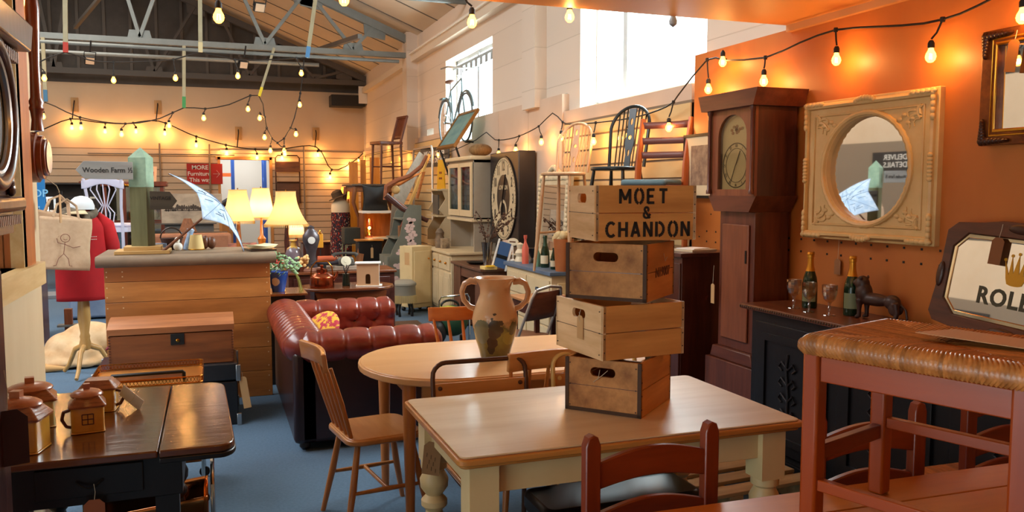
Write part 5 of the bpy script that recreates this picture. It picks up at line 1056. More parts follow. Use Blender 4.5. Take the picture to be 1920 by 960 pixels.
h_ = thing('felt_hat', 'dark brown felt hat tilted on the dress form', 'hat', (p.x-.04, 14.58, 1.46), rot=(0, radians(-22), 0)); b = MB(); b.lathe([(.17, 0), (.17, .008), (.10, .02), (.095, .10), (.05, .13), (0, .13)], 20); b.build('crown_and_brim', mat('4a3a28', .9, key='brown_felt'), h_)
t = thing('amber_floor_lamp', 'floor lamp with an amber drum shade behind the dress form', 'lamp', (xy(653, 360, 15.6).x, 15.6, 0)); zz = xy(653, 373, 15.6).z
MB().lathe([(.0, 0), (.13, 0), (.13, .02), (.012, .04), (.012, zz)], 12).build('pole', BRASS, t); MB().lathe([(.15, zz), (.13, zz+.22)], 22).build('lamp_shade', SHADEO, t, normals=False)
l = bpy.data.lights.new('lamp_light', 'POINT'); l.energy = 10; l.color = (1, .6, .2); o = bpy.data.objects.new('lamp_light', l); C.objects.link(o); o.parent = t; o.location = (0, 0, zz+.1)
# stacked furniture
ZT = xy(700, 345, 13.6).z
t = thing('tall_console_table', 'tall brown table with curved legs and a dark top, high in the back right corner', 'table', (2.62, 13.9, 0), 0)
MB().box(-.48, .42, -.35, .75, ZT-.03, ZT).build('top', mat('5c4a38', .5, 0, '453628', 4, key='worn_top'), t, bevel=.004); MB().box(-.42, .36, -.30, .7, ZT-.13, ZT-.03).build('apron', wood('8a5024', '6e3a16', 'x'), t)
for x in (-.42, .36):
    for y in (-.28, .68): MB().tube([(x, y, ZT-.05), (x-.03, y, ZT-.3), (x+.05, y, ZT-.55), (x+.04, y, .0)], [.04, .035, .022, .02], 8).build('leg', wood('8a5024', '6e3a16', 'z'), t)
t = thing('black_cushion_seat', 'black square cushion propped under the tall table edge', 'cushion', (2.48, 13.38, 1.26)); MB().grid(lambda u, v: ((u-.5)*.42*(1-.12*sin(pi*v)), -.02+.05*sin(pi*u)*sin(pi*v)*-1, (v)*.42*(1-.08*sin(pi*u))), 14, 14).build('cushion', BLACK, t, solid=.03)
t = thing('stacked_shelf_unit', 'small brown shelf unit with a white top edge under the tall table', 'shelving', (2.52, 13.35, 0)); MB().box(-.28, .26, -.18, .2, 1.22, 1.255).build('top', WHITE, t); 
for x in (-.26, .24): MB().box(x-.015, x+.015, -.16, .18, .1, 1.22).build('side', wood('8a4c20', '6b3612', 'z'), t)
MB().box(-.25, .23, -.15, .17, .80, .83).build('shelf', CREAM, t); MB().box(-.25, .23, .15, .17, .1, 1.2).build('back_board', wood('8a6236', '6e4a24', 'z'), t); MB().box(-.25, .23, -.155, .16, .1, .45).build('drawer', MAHOG, t)
t = thing('oil_lantern', 'lit amber glass lantern glowing on the brown shelf unit', 'lantern', (xy(696, 402, 13.1).x, 13.28, .832)); MB().lathe([(.05, 0), (.06, .04), (.03, .06), (.06, .16), (.045, .26), (.03, .30)], 14).build('chimney', glassy('ffc070', .8, .05, 'amber_chimney'), t); MB().sph((0, 0, .15), .022, 10).build('flame', FILM, t)
l = bpy.data.lights.new('lamp_light', 'POINT'); l.energy = 1.0; l.color = (1, .6, .25); o = bpy.data.objects.new('lamp_light', l); C.objects.link(o); o.parent = t; o.location = (0, -.07, .15)
t = thing('black_suitcase', 'black upright suitcase with pale tag, right of the patterned dress', 'suitcase', (xy(690, 480, 12.6).x, 12.6, 0)); MB().box(-.17, .20, -.12, .12, .3, .82).build('body', BLACK, t, bevel=.015); MB().box(-.19, .22, -.14, .14, .82, .84).build('top_board', wood('c08038', 'a86a28', 'x'), t); price_tag(t, (.04, -.125, .72), .04, .16); MB().box(-.15, .18, -.1, .1, 0, .3).build('block_below', EBONY, t)
t = thing('leaning_plank', 'short brown plank leaning beside the black suitcase', 'plank', (xy(662, 480, 12.5).x, 12.45, 0), rot=(radians(-4), radians(10), 0)); MB().box(-.05, .05, -.015, .015, 0, .85).build('board', wood('9c6238', '7e4a26', 'z', .7), t)
t = thing('green_trunk', 'dark olive metal box on a stand between the dress and the brown shelf unit', 'box', (xy(670, 430, 13.5).x, 13.6, 0)); MB().box(-.22, .22, -.18, .18, .72, .98).build('box', mat('39382c', .5, 0, '2c2b22', 4, key='olive_tin'), t, bevel=.008); b = MB(); b.tube([(-.22, -.18, 0), (-.2, -.18, .7), (.2, -.18, .7), (.22, -.18, 0)], .012, 8); b.tube([(-.22, .18, 0), (-.2, .18, .7), (.2, .18, .7), (.22, .18, 0)], .012, 8); b.build('stand', mat('8a8a60', .5, key='green_tube'), t)
for k, (px, w_, hh) in enumerate(((664, .16, 1.05), (684, .10, 1.2), (708, .18, 1.0))):
    y0 = 15.3; t = thing('amber_lit_board', ['wide amber-lit board standing nearest the far corner', 'narrow dark-edged amber-lit board between two wider ones in the corner', 'amber-lit board standing behind the high brown chair'][k], 'board', (xy(px, 300, y0).x, y0+k*.1, 0), rot=(radians(-3), 0, 0)); MB().box(-w_/2, w_/2, -.02, .02, 0, 2.1+.05*k).build('board', wood('c08428', 'a86c18', 'z', .4), t)  # board colour has the amber light falling on it put in
# chairs high up
BRC = wood('6e3a22', '52281a', 'z', .4)
hc = thing('high_brown_chair', 'dark brown chair perched highest, in the far right corner above the tall table', 'chair', (2.84, 14.15, ZT+.002), -76)
zs_ = .72
for s in (-1, 1):
    MB().tube([(s*.18, -.2, 0), (s*.17, -.18, zs_-.03)], [.018, .024], 8).build('leg', BRC, hc); MB().tube([(s*.17, .2, 0), (s*.17, .18, zs_), (s*.18, .30, zs_+.42)], [.018, .024, .02], 8).build('back_post', BRC, hc)
    MB().tube([(s*.18, -.19, .3), (s*.17, .19, .3)], .011, 8).build('stretcher', BRC, hc)
MB().prism(rrect(-.21, .21, -.23, .21, .03), zs_-.05, zs_, 'xy').build('seat', BRC, hc, bevel=.008)
MB().grid(lambda u, v: ((u-.5)*.36, .20+v*.105, zs_+.05+v*.38), 4, 6).build('back_panel', BRC, hc, solid=.015); MB().tube([(-.19, .30, zs_+.43), (.19, .30, zs_+.43)], .022, 8).build('top_rail', BRC, hc)
# pale scaffold-like rail frames
GT = mat('b8aea0', .35, .6, key='dull_chrome'); t = thing('chrome_clothes_rail', 'chrome clothes rail hoop standing by the right wall below the high chair', 'rail', (3.2, 12.9, 0)); MB().tube([(0, .8, .0), (0, .8, 2.20), (0, .74, 2.26), (0, -.4, 2.26), (0, -.46, 2.2), (0, -.46, 0)], .02, 10).build('hoop', GT, t); b = MB(); b.box(-.2, .1, .77, .83, 0, .03); b.box(-.2, .1, -.49, -.43, 0, .03); b.build('feet', GT, t)
t = thing('leaning_tall_board', 'tall grey-brown tapering board leaning among the sledge frames', 'board', (2.75, 12.2, 0), rot=(0, radians(0), 0)); a_, c_ = onY(742, 385, 12.0), onY(792, 290, 12.6); MB().bar(a_-t.location, c_-t.location, .20, .03, up=(0, 1, 0), a2=.14).build('board', wood('8a7864', '74634f', 'z', .7), t); MB().bar(Vector((a_.x+.05-2.75, -.22, a_.z-.35)), c_-t.location+Vector((.1, -.03, .0)), .03, .05).build('pale_edge', wood('d8a860', 'c89850', 'z'), t); MB().bar(Vector((a_.x-.1-2.75, -.15, 0)), a_-t.location, .12, .03, up=(0, 1, 0)).build('lower_board', wood('8a7864', '74634f', 'z', .7), t)
SLD = wood('9c5a34', '7a4022', 'x', .6); t = thing('wooden_sledge', 'bent brown wooden sledge frame hooked over the floral shelf unit', 'sledge', (0, 0, 0)); q = lambda px, py, y=11.3: onY(px, py, y)
MB().tube([q(722, 375), q(725, 350), q(745, 338), q(768, 330), q(790, 312), q(800, 292)], [.03, .04, .035, .03, .03, .025], 8).build('bent_runner', SLD, t)
MB().tube([q(728, 348, 11.6), q(750, 345, 11.6), q(775, 330, 11.6), q(795, 322, 11.6), q(782, 372, 11.6)], .022, 8).build('bent_runner', wood('c87838', 'a85c24', 'x'), t)
MB().tube([q(723, 366, 11.2), q(755, 392, 11.2), q(802, 414, 11.2)], [.04, .035, .03], 8).build('long_bar', wood('5c3020', '42201a', 'x'), t); MB().tube([q(735, 372, 11.3), q(765, 395, 11.3), q(785, 400, 11.3)], .03, 8).build('cross_bar', SLD, t)
for a, c in ((765, 752), (772, 762)): MB().tube([q(a, 392, 11.25), q(c, 425, 11.25)], .014, 8).build('peg', mat('7a2c20', .6, key='red_stain'), t)
t = thing('sheep_skull_ornament', 'small yellowish rounded ornament on the sledge frame', 'ornament', q(742, 356, 11.35)); MB().sph((0, 0, 0), (.06, .05, .06), 12).build('body', mat('d8b070', .7, key='bone'), t)
# floral painted shelf unit
FG = mat('75776a', .6, 0, '696b5e', 5, key='grey_green_paint'); PKF = mat('dcc0b8', .7, key='faded_pink')
y0, y1 = 11.15, 11.75; A = [onY(px, py, y0) for px, py in ((735, 585), (735, 492), (742, 470), (757, 440), (765, 400), (768, 385), (790, 385), (790, 585))]
t = thing('floral_shelf_unit', 'grey-green curved-sided shelf unit painted with pink flowers', 'shelving', (0, 0, 0))
for y in (y0, y1): MB().prism([(p.x-(.05 if i < 5 else 0), max(p.z, 0)) for i, p in enumerate(A)], y, y+.02, 'xz').build('side_panel', FG, t)
X0, X1 = A[0].x-.05, A[-1].x
for z, xa in ((.02, X0), (.66, X0), (.92, X0+.10), (1.18, X0+.2)): MB().box(xa, X1, y0+.02, y1, z, z+.02).build('shelf', FG, t)
MB().box(X1-.02, X1, y0+.02, y1, 0, A[5].z).build('back_panel', FG, t); MB().box(X0, X0+.02, y0+.02, y1, .04, .66).build('lower_front', FG, t)
b = MB(); rnd = random.Random(9)
for k in range(18):
    cz = .12+k*.062; cx = rnd.uniform(X0+.12+max(0, cz-.6)*.35, X1-.07)
    for j in range(3): a = k+j*2.1; b.prism(circ(cx+.035*cos(a), cz+.025*sin(a), .036, .024, 10), y0-.003, y0-.001, 'xz')
for k in range(10): cy_, cz = rnd.uniform(y0+.05, y1-.05), rnd.uniform(.1, .6); b.prism(circ(cy_, cz, .03, .02, 10), X0-.003, X0-.001, 'yz')
b.build('painted_flowers', PKF, t)
t = thing('small_brown_box', 'small brown box on the middle shelf of the floral shelf unit', 'box', (X0+.25, 11.4, .942)); MB().box(-.04, .04, -.06, .06, 0, .15).build('body', wood('8a6040', '6e4a30', 'z'), t)
t = thing('tasselled_footstool', 'round grey upholstered footstool with fringe and short dark legs', 'stool', (2.26, 10.25, 0)); MB().lathe([(0, .46), (.10, .455), (.15, .42), (.155, .40), (.14, .38), (.15, .18), (0, .18)], 20).build('cushion', mat('8d8778', .8, key='grey_velvet'), t)
b = MB(); 
for k in range(60): a = k*2*pi/60; b.bar((.152*cos(a), .152*sin(a), .27), (.158*cos(a), .158*sin(a), .17), .008, .006)
b.build('fringe', mat('c9b078', .9, key='gold_fringe'), t)
for k in range(4): a = pi/4+k*pi/2; MB().tube([(.1*cos(a), .1*sin(a), .18), (.12*cos(a), .12*sin(a), .08), (.11*cos(a), .11*sin(a), 0)], [.022, .014, .018], 8).build('leg', EBONY, t)
t = thing('brown_mat', 'flat brown doormat on the floor in front of the narrow cream cupboard', 'mat', (1.95, 9.55, .002), -2); MB().box(-.42, .35, -.22, .22, 0, .012).build('pile', mat('5c4430', .95, 0, '4c3624', 40, None, .2, key='coir'), t)
# ================================================================== RIGHT WALL ROW
t = thing('narrow_cream_cupboard', 'narrow waist-high cream cupboard on castors left of the cream dresser', 'cupboard', (2.49, 10.62, 0), 22)
YC = mat('dfc795', .5, 0, 'd2b884', 3, key='yellow_cream'); MB().box(-.15, .17, -.14, .14, .06, .86).build('carcass', YC, t, bevel=.004); MB().box(-.12, .14, -.152, -.14, .12, .80).build('door', YC, t, bevel=.004); MB().sph((.10, -.165, .7), .012, 8).build('knob', BRASS, t); MB().box(-.153, -.149, -.08, .02, .62, .78).build('notice', CARD, t)
for x in (-.12, .14): 
    for y in (-.1, .1): MB().sph((x, y, .03), .03, 8).build('castor', BLACK, t)
# dresser: faces -X
t = thing('cream_dresser', 'cream painted dresser with glazed upper doors and drawers, against the right wall', 'dresser', (2.72, 10.25, 0), -90)      # local x -> -Y, local -y -> -X
DC = mat('d5bf98', .55, 0, 'c9b28a', 3, key='dresser_cream'); DCD = mat('a89a86', .6, 0, '9c8e7a', 3, key='dresser_side')
w2 = .56
MB().box(-w2, w2, .0, .62, .08, .80).build('base_carcass', DC, t, bevel=.003); MB().box(-w2-.03, w2+.03, -.03, .64, .80, .83).build('worktop', DC, t, bevel=.004); MB().box(-w2, w2, .02, .6, 0, .08).build('plinth', DC, t)
for k in (-1, 1):
    d = MB().box(.02 if k > 0 else -w2+.03, w2-.03 if k > 0 else -.02, -.016, 0, .60, .77).build('drawer', DC, t, bevel=.003)
    for x in (.14, .40): MB().sph((k*x, -.03, .69), .016, 8).build('knob', BRASS, d)
    for x0 in (.02, .28): 
        xa, xb = (k*x0, k*(x0+.25)); d = MB().prism(rrect(min(xa, xb), max(xa, xb), .12, .57, .003), -.016, 0, 'xz').build('door', DC, t, bevel=.002); MB().box(min(xa, xb)+.05, max(xa, xb)-.05, -.022, -.016, .18, .51).build('raised_panel', DC, d, bevel=.004)
b = MB(); b.box(-w2+.02, -w2+.04, .30, .60, .83, 1.98); b.box(w2-.04, w2-.02, .30, .60, .83, 1.98); b.box(-w2+.02, w2-.02, .58, .60, .83, 1.98); b.box(-w2+.02, w2-.02, .29, .60, 1.22, 1.25); b.box(-w2+.02, w2-.02, .29, .60, 1.93, 1.96); b.build('upper_carcass', DCD, t)
MB().box(-w2-.02, w2+.02, .24, .62, 1.96, 2.01).build('cornice', DC, t, bevel=.012); MB().box(-w2-.01, w2+.01, .26, .6, 1.20, 1.23).build('cornice_lower', DC, t, bevel=.004)
for k in range(2):
    xa = -w2+.03+k*.53; d = MB().prism([(xa, 1.26), (xa+.52, 1.26), (xa+.52, 1.93), (xa, 1.93)], .27, .29, 'xz', [[(xa+.06, 1.34), (xa+.46, 1.34), (xa+.46, 1.88), (xa+.06, 1.88)]]).build('glazed_door', DC, t, smooth=False); MB().box(xa+.06, xa+.46, .278, .282, 1.34, 1.88).build('pane', GLASS, d)
MB().box(-w2+.05, w2-.05, .32, .57, 1.28, 1.9).build('dark_contents', mat('3a3430', .8, 0, '7c8490', 14, key='books_and_china'), t)
for k, (yy_, c) in enumerate(((.15, '8a7258'), (.0, 'b09878'))):
    q = thing('wooden_owl' if k == 0 else 'small_picture_block', ['dark round-topped carved ornament on the dresser worktop', 'square tan ornament block on the dresser worktop'][k], 'ornament', (2.82+.03*k, 10.45+yy_, .831)); 
    b = MB(); (b.lathe([(0, 0), (.06, 0), (.07, .1), (.05, .16), (.06, .2), (.03, .25), (0, .26)], 14) if k == 0 else b.box(-.05, .05, -.05, .05, 0, .13)); b.build('body', mat(c, .6, 0, '4a3a2c', 10, key='orn%d' % k), q)
t = thing('cream_wall_shelf', 'cream shaped wall shelf with a small panel, left of the dresser', 'shelf', (3.0, 11.7, .86), -90)
b = MB()
for x in (-.3, .3): b.prism([(x, 0)], 0, 0) if False else b.prism([(0, 0), (.32, 0), (.32, .75), (.06, .75), (.12, .6), (.02, .45), (.12, .35), (.0, .15)], x-.012, x+.012, 'yz')
b.build('shaped_sides', DC, t)
for z in (.35, .72): MB().box(-.32, .32, 0, .32, z, z+.02).build('shelf', DC, t)
MB().box(-.15, .15, .05, .07, .38, .66).build('grey_panel', mat('5c5850', .6, key='grey_panel'), t); MB().box(-.3, .3, .3, .32, 0, .72).build('back', DC, t)
st2 = thing('shelf_stand', 'low cream cabinet under the shaped wall shelf', 'cabinet', (3.15, 11.7, 0), -90); MB().box(-.3, .3, -.14, .25, 0, .855).build('carcass', DC, st2, bevel=.003); MB().box(-.27, .27, -.155, -.14, .05, .8).build('door', DC, st2, bevel=.003)
t = thing('yellow_caution_board', 'bright yellow tapering floor sign standing on the shaped cream shelf', 'sign', (3.10, 11.55, 1.602), -78); MB().prism([(-.12, 0), (.12, 0), (.08, .42), (-.08, .42)], -.01, .01, 'xz').build('board', mat('d8a010', .6, key='sign_yellow'), t); b = MB(); b.box(-.04, .04, -.0125, -.01, .22, .25); b.box(-.05, .05, -.0125, -.01, .14, .17); b.build('brown_marks', mat('8a4a10', .7, key='brown_letter'), t)
t = thing('stone_ornament', 'rounded brown basketwork ornament on top of the dresser', 'ornament', (3.18, 9.95, 2.012)); MB().sph((0, 0, .08), (.15, .12, .08), 14).build('body', wood('8a6a40', '6a4c2a', 'z', .8, 0, 40, .5), t)
# desk with objects
t = thing('brown_desk', 'brown pedestal desk with a recessed kneehole in front of the dresser', 'desk', (2.66, 8.95, 0), -90); 
MB().box(-.55, .62, 0, .6, .72, .75).build('desktop', wood('6e4430', '54301f', 'x', .35, .2), t, bevel=.003)
for x in (-.53, .32): MB().box(x, x+.28, .03, .58, .02, .72).build('pedestal', wood('6e4430', '54301f', 'z', .4), t, bevel=.003)
MB().box(-.25, .32, .04, .56, .60, .72).build('drawer', wood('6e4430', '54301f', 'x', .4), t)
t = thing('glass_vase', 'tall clear cut-glass vase of dried brown branches on the brown desk', 'vase', (2.83, 8.62, .751)); MB().lathe([(.04, 0), (.045, .01), (.05, .12), (.065, .27), (.06, .27), (.045, .12), (.0, .02)], 18).build('vase', glassy('d8d4c8', .7, .1, 'cut_glass'), t)
b = MB(); rnd = random.Random(6); bl = MB()
for k in range(12):
    a = rnd.uniform(0, 6.28); L = rnd.uniform(.3, .62); P = [Vector((0, 0, .05)), Vector((.05*cos(a), .05*sin(a), .3)), Vector((L*.45*cos(a), L*.45*sin(a), .3+L*.4)), Vector((L*.75*cos(a), L*.75*sin(a), .32+L*.5))]; b.tube(P, .0035, 5)
    for j in range(9): u = rnd.uniform(.0, 1); p = P[1].lerp(P[3], u); bl.sph(p+Vector((rnd.uniform(-.02, .02), rnd.uniform(-.02, .02), rnd.uniform(0, .03))), .011, 5)
b.build('branches', mat('4a3424', .9, key='twig'), t); bl.build('dried_buds', mat('5c4030', .9, key='dried_bud'), t)
t = thing('metal_dish', 'dark oval metal dish on the brown desk', 'dish', (2.82, 8.98, .751)); MB().lathe([(0, 0), (.08, 0), (.12, .025), (.115, .025), (.08, .006), (0, .006)], 20).build('dish', IRON, t)
t = thing('striped_deckchair', 'small blue and white striped folded deckchair model propped on the desk', 'deckchair', (2.86, 8.32, .751), rot=(radians(8), radians(16), radians(-25))); MB().box(-.06, .06, -.01, .01, .02, .30).build('canvas', mat('3a5a86', .7, key='blue_canvas'), t); MB().box(-.085, -.065, -.015, .015, 0, .32).build('side_rail', WHITE, t); MB().box(.065, .085, -.015, .015, 0, .32).build('side_rail', WHITE, t); MB().box(-.06, .06, -.012, -.0105, .12, .16).build('stripe', BLACK, t)
t = thing('yellow_paper_pile', 'small pile of cream and yellow papers at the foot of the deckchair model', 'papers', (2.76, 8.36, .751)); MB().box(-.07, .07, -.08, .08, 0, .03).build('papers', mat('dcc078', .8, key='cream_yellow'), t); MB().box(-.05, .04, -.10, -.05, .03, .045).build('top_card', mat('e0b020', .7, key='yellow_card'), t)
# big square wall clock
t = thing('square_wall_clock', 'very large dark square clock with an oval cream numeral ring, on the right wall', 'clock', (3.20, 9.12, 1.49), -90)
BKP = mat('231c1a', .4, 0, '2c2422', 4, key='clock_black'); MB().box(-.50, .50, 0, .20, -.54, .54).build('case', BKP, t, bevel=.01)
rim = MB(); rim.prism(circ(0, 0, .455, .50, 48), -.014, 0, 'xz', [circ(0, 0, .435, .48, 48)]); rim.build('rim', mat('151010', .4, key='rim_black'), t, smooth=False)
fc = mat('cdb894', .6, 0, 'b8a27c', 14, key='aged_cream'); MB().prism(circ(0, 0, .43, .475, 48), -.008, -.004, 'xz', [circ(0, .02, .225, .26, 48)]).build('numeral_ring', fc, t, smooth=False)
MB().prism(circ(0, .02, .222, .257, 48), -.007, -.004, 'xz').build('inner_dial', BKP, t, smooth=False)
MB().prism(circ(0, -.16, .13, .15, 32), -.012, -.008, 'xz', [circ(0, -.16, .095, .115, 32)]).build('seconds_ring', fc, t, smooth=False)
RN = ['12', '1', '2', '3', '4', '5', '6', '7', '8', '9', '10', '11']
b = MB()
for k in range(60):
    a = k*pi/30; L = .015
    b.bar((.415*sin(a), -.0105, .46*cos(a)), (.40*sin(a), -.0105, .442*cos(a)), .004, .004)
b.build('minute_ticks', BKP, t)
for k in range(12): a = k*pi/6; text(RN[k], .15, FR(.335*sin(a), -.009, .375*cos(a)), BKP, t, .001, .004, name='numeral', sx=.7)
text('LONDON', .07, FR(0, -.0085, .13), fc, t, .0006, .002)
MB().bar((0, -.018, .0), (.10, -.018, .28), .004, .016, up=(0, 1, 0)).build('minute_hand', BKP, t); MB().bar((0, -.018, 0), (-.02, -.018, -.2), .004, .018, up=(0, 1, 0)).build('hour_hand', BKP, t)
# blue topped sideboard & contents
t = thing('blue_topped_sideboard', 'cream sideboard with a slate-blue top and square dark knobs behind the crates', 'sideboard', (2.90, 7.55, 0), -90)
MB().box(-.62, .60, 0, .46, .05, .81).build('carcass', DC, t, bevel=.003); MB().box(-.65, .63, -.03, .48, .81, .845).build('top', mat('5c6e84', .5, 0, '52647a', 6, key='slate_blue'), t, bevel=.004)
for x in (-.6, .0):
    for z in (.56, .34, .12):
        d = MB().box(x+.02, x+.57, -.014, 0, z, z+.2).build('drawer', DC, t, bevel=.003); MB().cbox((x+.3, -.025, z+.1), (.035, .02, .035)).build('knob', mat('3c4654', .4, key='knob_blue'), d)
MB().box(.585, .612, .06, .40, .12, .74).build('end_panel', YC, t, bevel=.004)
sz = .846
t = thing('ornate_white_mirror', 'ornate white-framed mirror leaning on the wall above the blue-topped sideboard', 'mirror', (3.30, 7.92, sz+.0), rot=(radians(-3), 0, radians(-90)))
FRW = mat('d6c6a6', .5, 0, 'c4b28e', 10, None, .3, key='distressed_cream'); MB().prism([(-.42, .0), (.42, .0), (.42, .92), (-.42, .92)], -.02, .02, 'xz', [[(-.31, .12), (.31, .12), (.31, .80), (-.31, .80)]]).build('frame', FRW, t, smooth=False)
MB().box(-.31, .31, -.005, .005, .12, .80).build('mirror_glass', MIRROR, t); b = MB(); rnd = random.Random(3)
for k in range(70):
    u = k/70*4; s = int(u); f = u-s; x, z = [(-.37+.74*f, .05), (.37, .05+.82*f), (.37-.74*f, .87), (-.37, .87-.82*f)][s]; b.sph((x, -.025, z), (.03+.012*sin(k*1.3), .014, .028), 6)
for k in range(9): b.sph((-.12+.03*k, -.02, .93+.05*sin(k*pi/8)), .03, 6)
b.build('scrolled_carving', FRW, t)
def windsor(name, label, loc, rz, m, leg=.43, H=.50, pad=None):
    t = thing(name, label, 'chair', loc, rz)
    MB().prism([(x*(1-.1*(y > 0)), y) for x, y in circ(0, 0, .22, .20, 24)], leg, leg+.03, 'xy').build('seat', m, t, bevel=.01)
    if pad: MB().prism(circ(0, -.01, .20, .18, 24), leg+.031, leg+.06, 'xy').build('seat_pad', pad, t, bevel=.012)
    for sx in (-1, 1):
        for sy in (-1, 1): MB().tube([(sx*.2, sy*.19, 0), (sx*.17, sy*.155, leg*.5), (sx*.14, sy*.12, leg)], [.012, .022, .013], 10).build('leg', m, t)
        MB().tube([(sx*.18, -.16, leg*.4), (sx*.18, .16, leg*.4)], .011, 8).build('stretcher', m, t)
    Z0_ = leg+.03; n = 20
    hoop = [(-.17-.02*sin(a)+.0, .13, Z0_) for a in (0,)]+[(-.185*cos(a)*(1 if i else 1), .14+.10*((.18+.32*sin(a))/.5), Z0_+(H-.18)*min(1, 1)+.18*sin(a)) for i, a in enumerate([j*pi/n for j in range(n+1)])]+[(.17, .13, Z0_)]
    MB().tube(hoop, .014, 8).build('hoop_back', m, t)
    for k in range(6):
        x = (-.13, -.09, -.055, .055, .09, .13)[k]; zt_ = Z0_+(H-.18)+.18*sqrt(max(0, 1-(x/.185)**2)); MB().tube([(x*.9, .135, Z0_), (x, .14+.10*(zt_-Z0_)/H, zt_)], .006, 6).build('spindle', m, t)
    b = MB(); P = [(-.03, 0), (.03, 0), (.025, .1), (.045, .2), (.03, .33), (.035, H-.01), (-.035, H-.01), (-.03, .33), (-.045, .2), (-.025, .1)]
    hl = [circ(0, .38, .014, .03, 10), circ(0, .25, .018, .018, 12), circ(0, .12, .010, .03, 8)]
    b.prism(P, -.005, .005, 'xz', hl); b.xf(Matrix.Translation((0, .137, Z0_)) @ Matrix.Rotation(-.19, 4, 'X')); b.build('pierced_splat', m, t, smooth=False); return t
BW = wood('c49a72', 'b08660', 'z', .4); DKC = mat('1d2628', .3, 0, '141a1c', 6, key='dark_teal_paint')
windsor('pale_windsor_chair', 'pale hoop-backed chair on tall legs standing on the blue-topped sideboard', (3.05, 7.02, sz), -58, BW, .88, .46)
cupb = thing('mahogany_cupboard', 'deep reddish-brown wide cupboard between the crates and the longcase clock', 'cupboard', (2.98, 5.6, 0), -90)
MB().box(-.62, .75, 0, .40, .06, 1.14).build('carcass', MAHOG, cupb, bevel=.003); MB().box(-.65, .78, -.03, .41, 1.14, 1.17).build('top', MAHOGX, cupb, bevel=.004); MB().box(-.6, .72, .02, .38, 0, .06).build('plinth', MAHOGX, cupb)
for x in (-.60, .085): MB().box(x, x+.66, -.015, 0, .1, 1.1).build('door', MAHOG, cupb, bevel=.004)
windsor('dark_windsor_chair', 'dark painted hoop-back windsor chair on the reddish-brown cupboard', (3.08, 6.02, 1.171), -62, DKC, .58, .50)
t = thing('orange_blue_seat_chair', 'orange-brown chair with slatted back and blue seat pad on the reddish-brown cupboard', 'chair', (3.09, 5.45, 1.171), -52)
OC2 = wood('b8602c', 'a04e20', 'z', .35, .3); 
for s in (-1, 1):
    MB().tube([(s*.19, .17, 0), (s*.19, .15, .46), (s*.19, .165, .62), (s*.195, .26, .97)], [.021, .024, .022, .02], 8, sq=1.2).build('back_post', OC2, t)
    MB().bar((s*.19, -.19, 0), (s*.19, -.19, .45), .035, .035).build('leg', OC2, t); MB().bar((s*.19, -.19, .43), (s*.19, .15, .43), .03, .06).build('seat_rail', OC2, t); MB().bar((s*.19, -.19, .2), (s*.19, .16, .2), .02, .03).build('stretcher', OC2, t)
for z, y in ((.92, .24), (.80, .21), (.69, .185)): MB().grid(lambda u, v: ((u-.5)*.37, y+.012*sin(pi*u), z-.025+.05*v), 8, 2).build('back_slat', mat('6e4038', .4, key='dusty_brown'), t, solid=.014)
MB().bar((-.19, -.19, .43), (.19, -.19, .43), .03, .05).build('seat_rail', OC2, t); MB().prism(rrect(-.185, .185, -.2, .13, .04), .455, .50, 'xy').build('seat_pad', mat('5c7a84', .5, 0, '4a6872', 5, key='teal_vinyl'), t, bevel=.018)
t = thing('papers_on_cupboard', 'flat cream folder of papers on the reddish-brown cupboard beside the clock', 'papers', (3.15, 4.98, 1.171), -80); MB().box(-.10, .10, -.10, .12, 0, .015).build('sheets', mat('c9b494', .8, key='paper_cream'), t); MB().box(-.08, .07, -.09, .09, .016, .022).build('top_sheet', WCARD, t, rot=(0, 0, .2))
# items on the blue-topped sideboard
GBOT = mat('0f2a18', .08, 0, key='green_glass'); LBL = mat('d6c8a8', .6, key='cream_label'); FOIL = mat('c98a28', .3, .7, key='gold_foil')
def bottle(name, label, loc, m=GBOT, foil=FOIL, lab=LBL, h=.32, r=.044, group=None, rz=0, cat='bottle'):
    t = thing(name, label, cat, loc, rz, group)
    MB().lathe([(0, 0), (r*.95, 0), (r, .01*h/.3), (r, h*.42), (r*.86, h*.55), (r*.5, h*.70), (r*.36, h*.80), (r*.34, h*.93), (0, h*.93)], 24).build('glass_body', m, t)
    if foil: MB().lathe([(r*.64, h*.66), (r*.42, h*.78), (r*.40, h*.90), (r*.48, h*.905), (r*.46, h*.95), (r*.52, h*.96), (r*.44, h), (0, h*1.005)], 20).build('foil', foil, t)
    if lab: MB().grid(lambda u, v: ((r+.0008)*sin(-1.0+2.0*u), -(r+.0008)*cos(-1.0+2.0*u), h*(.12+.26*v)), 12, 1).build('label', lab, t)
    return t
onS = lambda px, x=3.02: onX(px, 480, x).y
bottle('champagne_bottle', 'dark green bottle with a cream label on the blue-topped sideboard', (3.02, onS(1022), sz), h=.31, foil=mat('1c3a24', .3, key='green_foil'), rz=-40)
bottle('small_bottle', 'small green bottle with cream label right of the larger one on the sideboard', (3.02, onS(1038), sz), h=.22, r=.03, foil=None, rz=-40)
t = thing('terracotta_crock', 'tall orange-brown waste bin with a dark cap on the blue-topped sideboard', 'crock', (3.04, onS(1053), sz)); MB().lathe([(0, 0), (.075, 0), (.095, .3), (.085, .3), (.07, .02), (0, .02)], 20).build('body', mat('a8602e', .5, 0, '944f22', 5, key='terracotta'), t); b = MB(); [b.sph((rnd.uniform(-.06, .06), rnd.uniform(-.06, .06), .30+rnd.uniform(-.02, .04)), .04, 6) for k in range(12)]; b.build('straw_filling', mat('c9b080', .9, key='straw'), t)
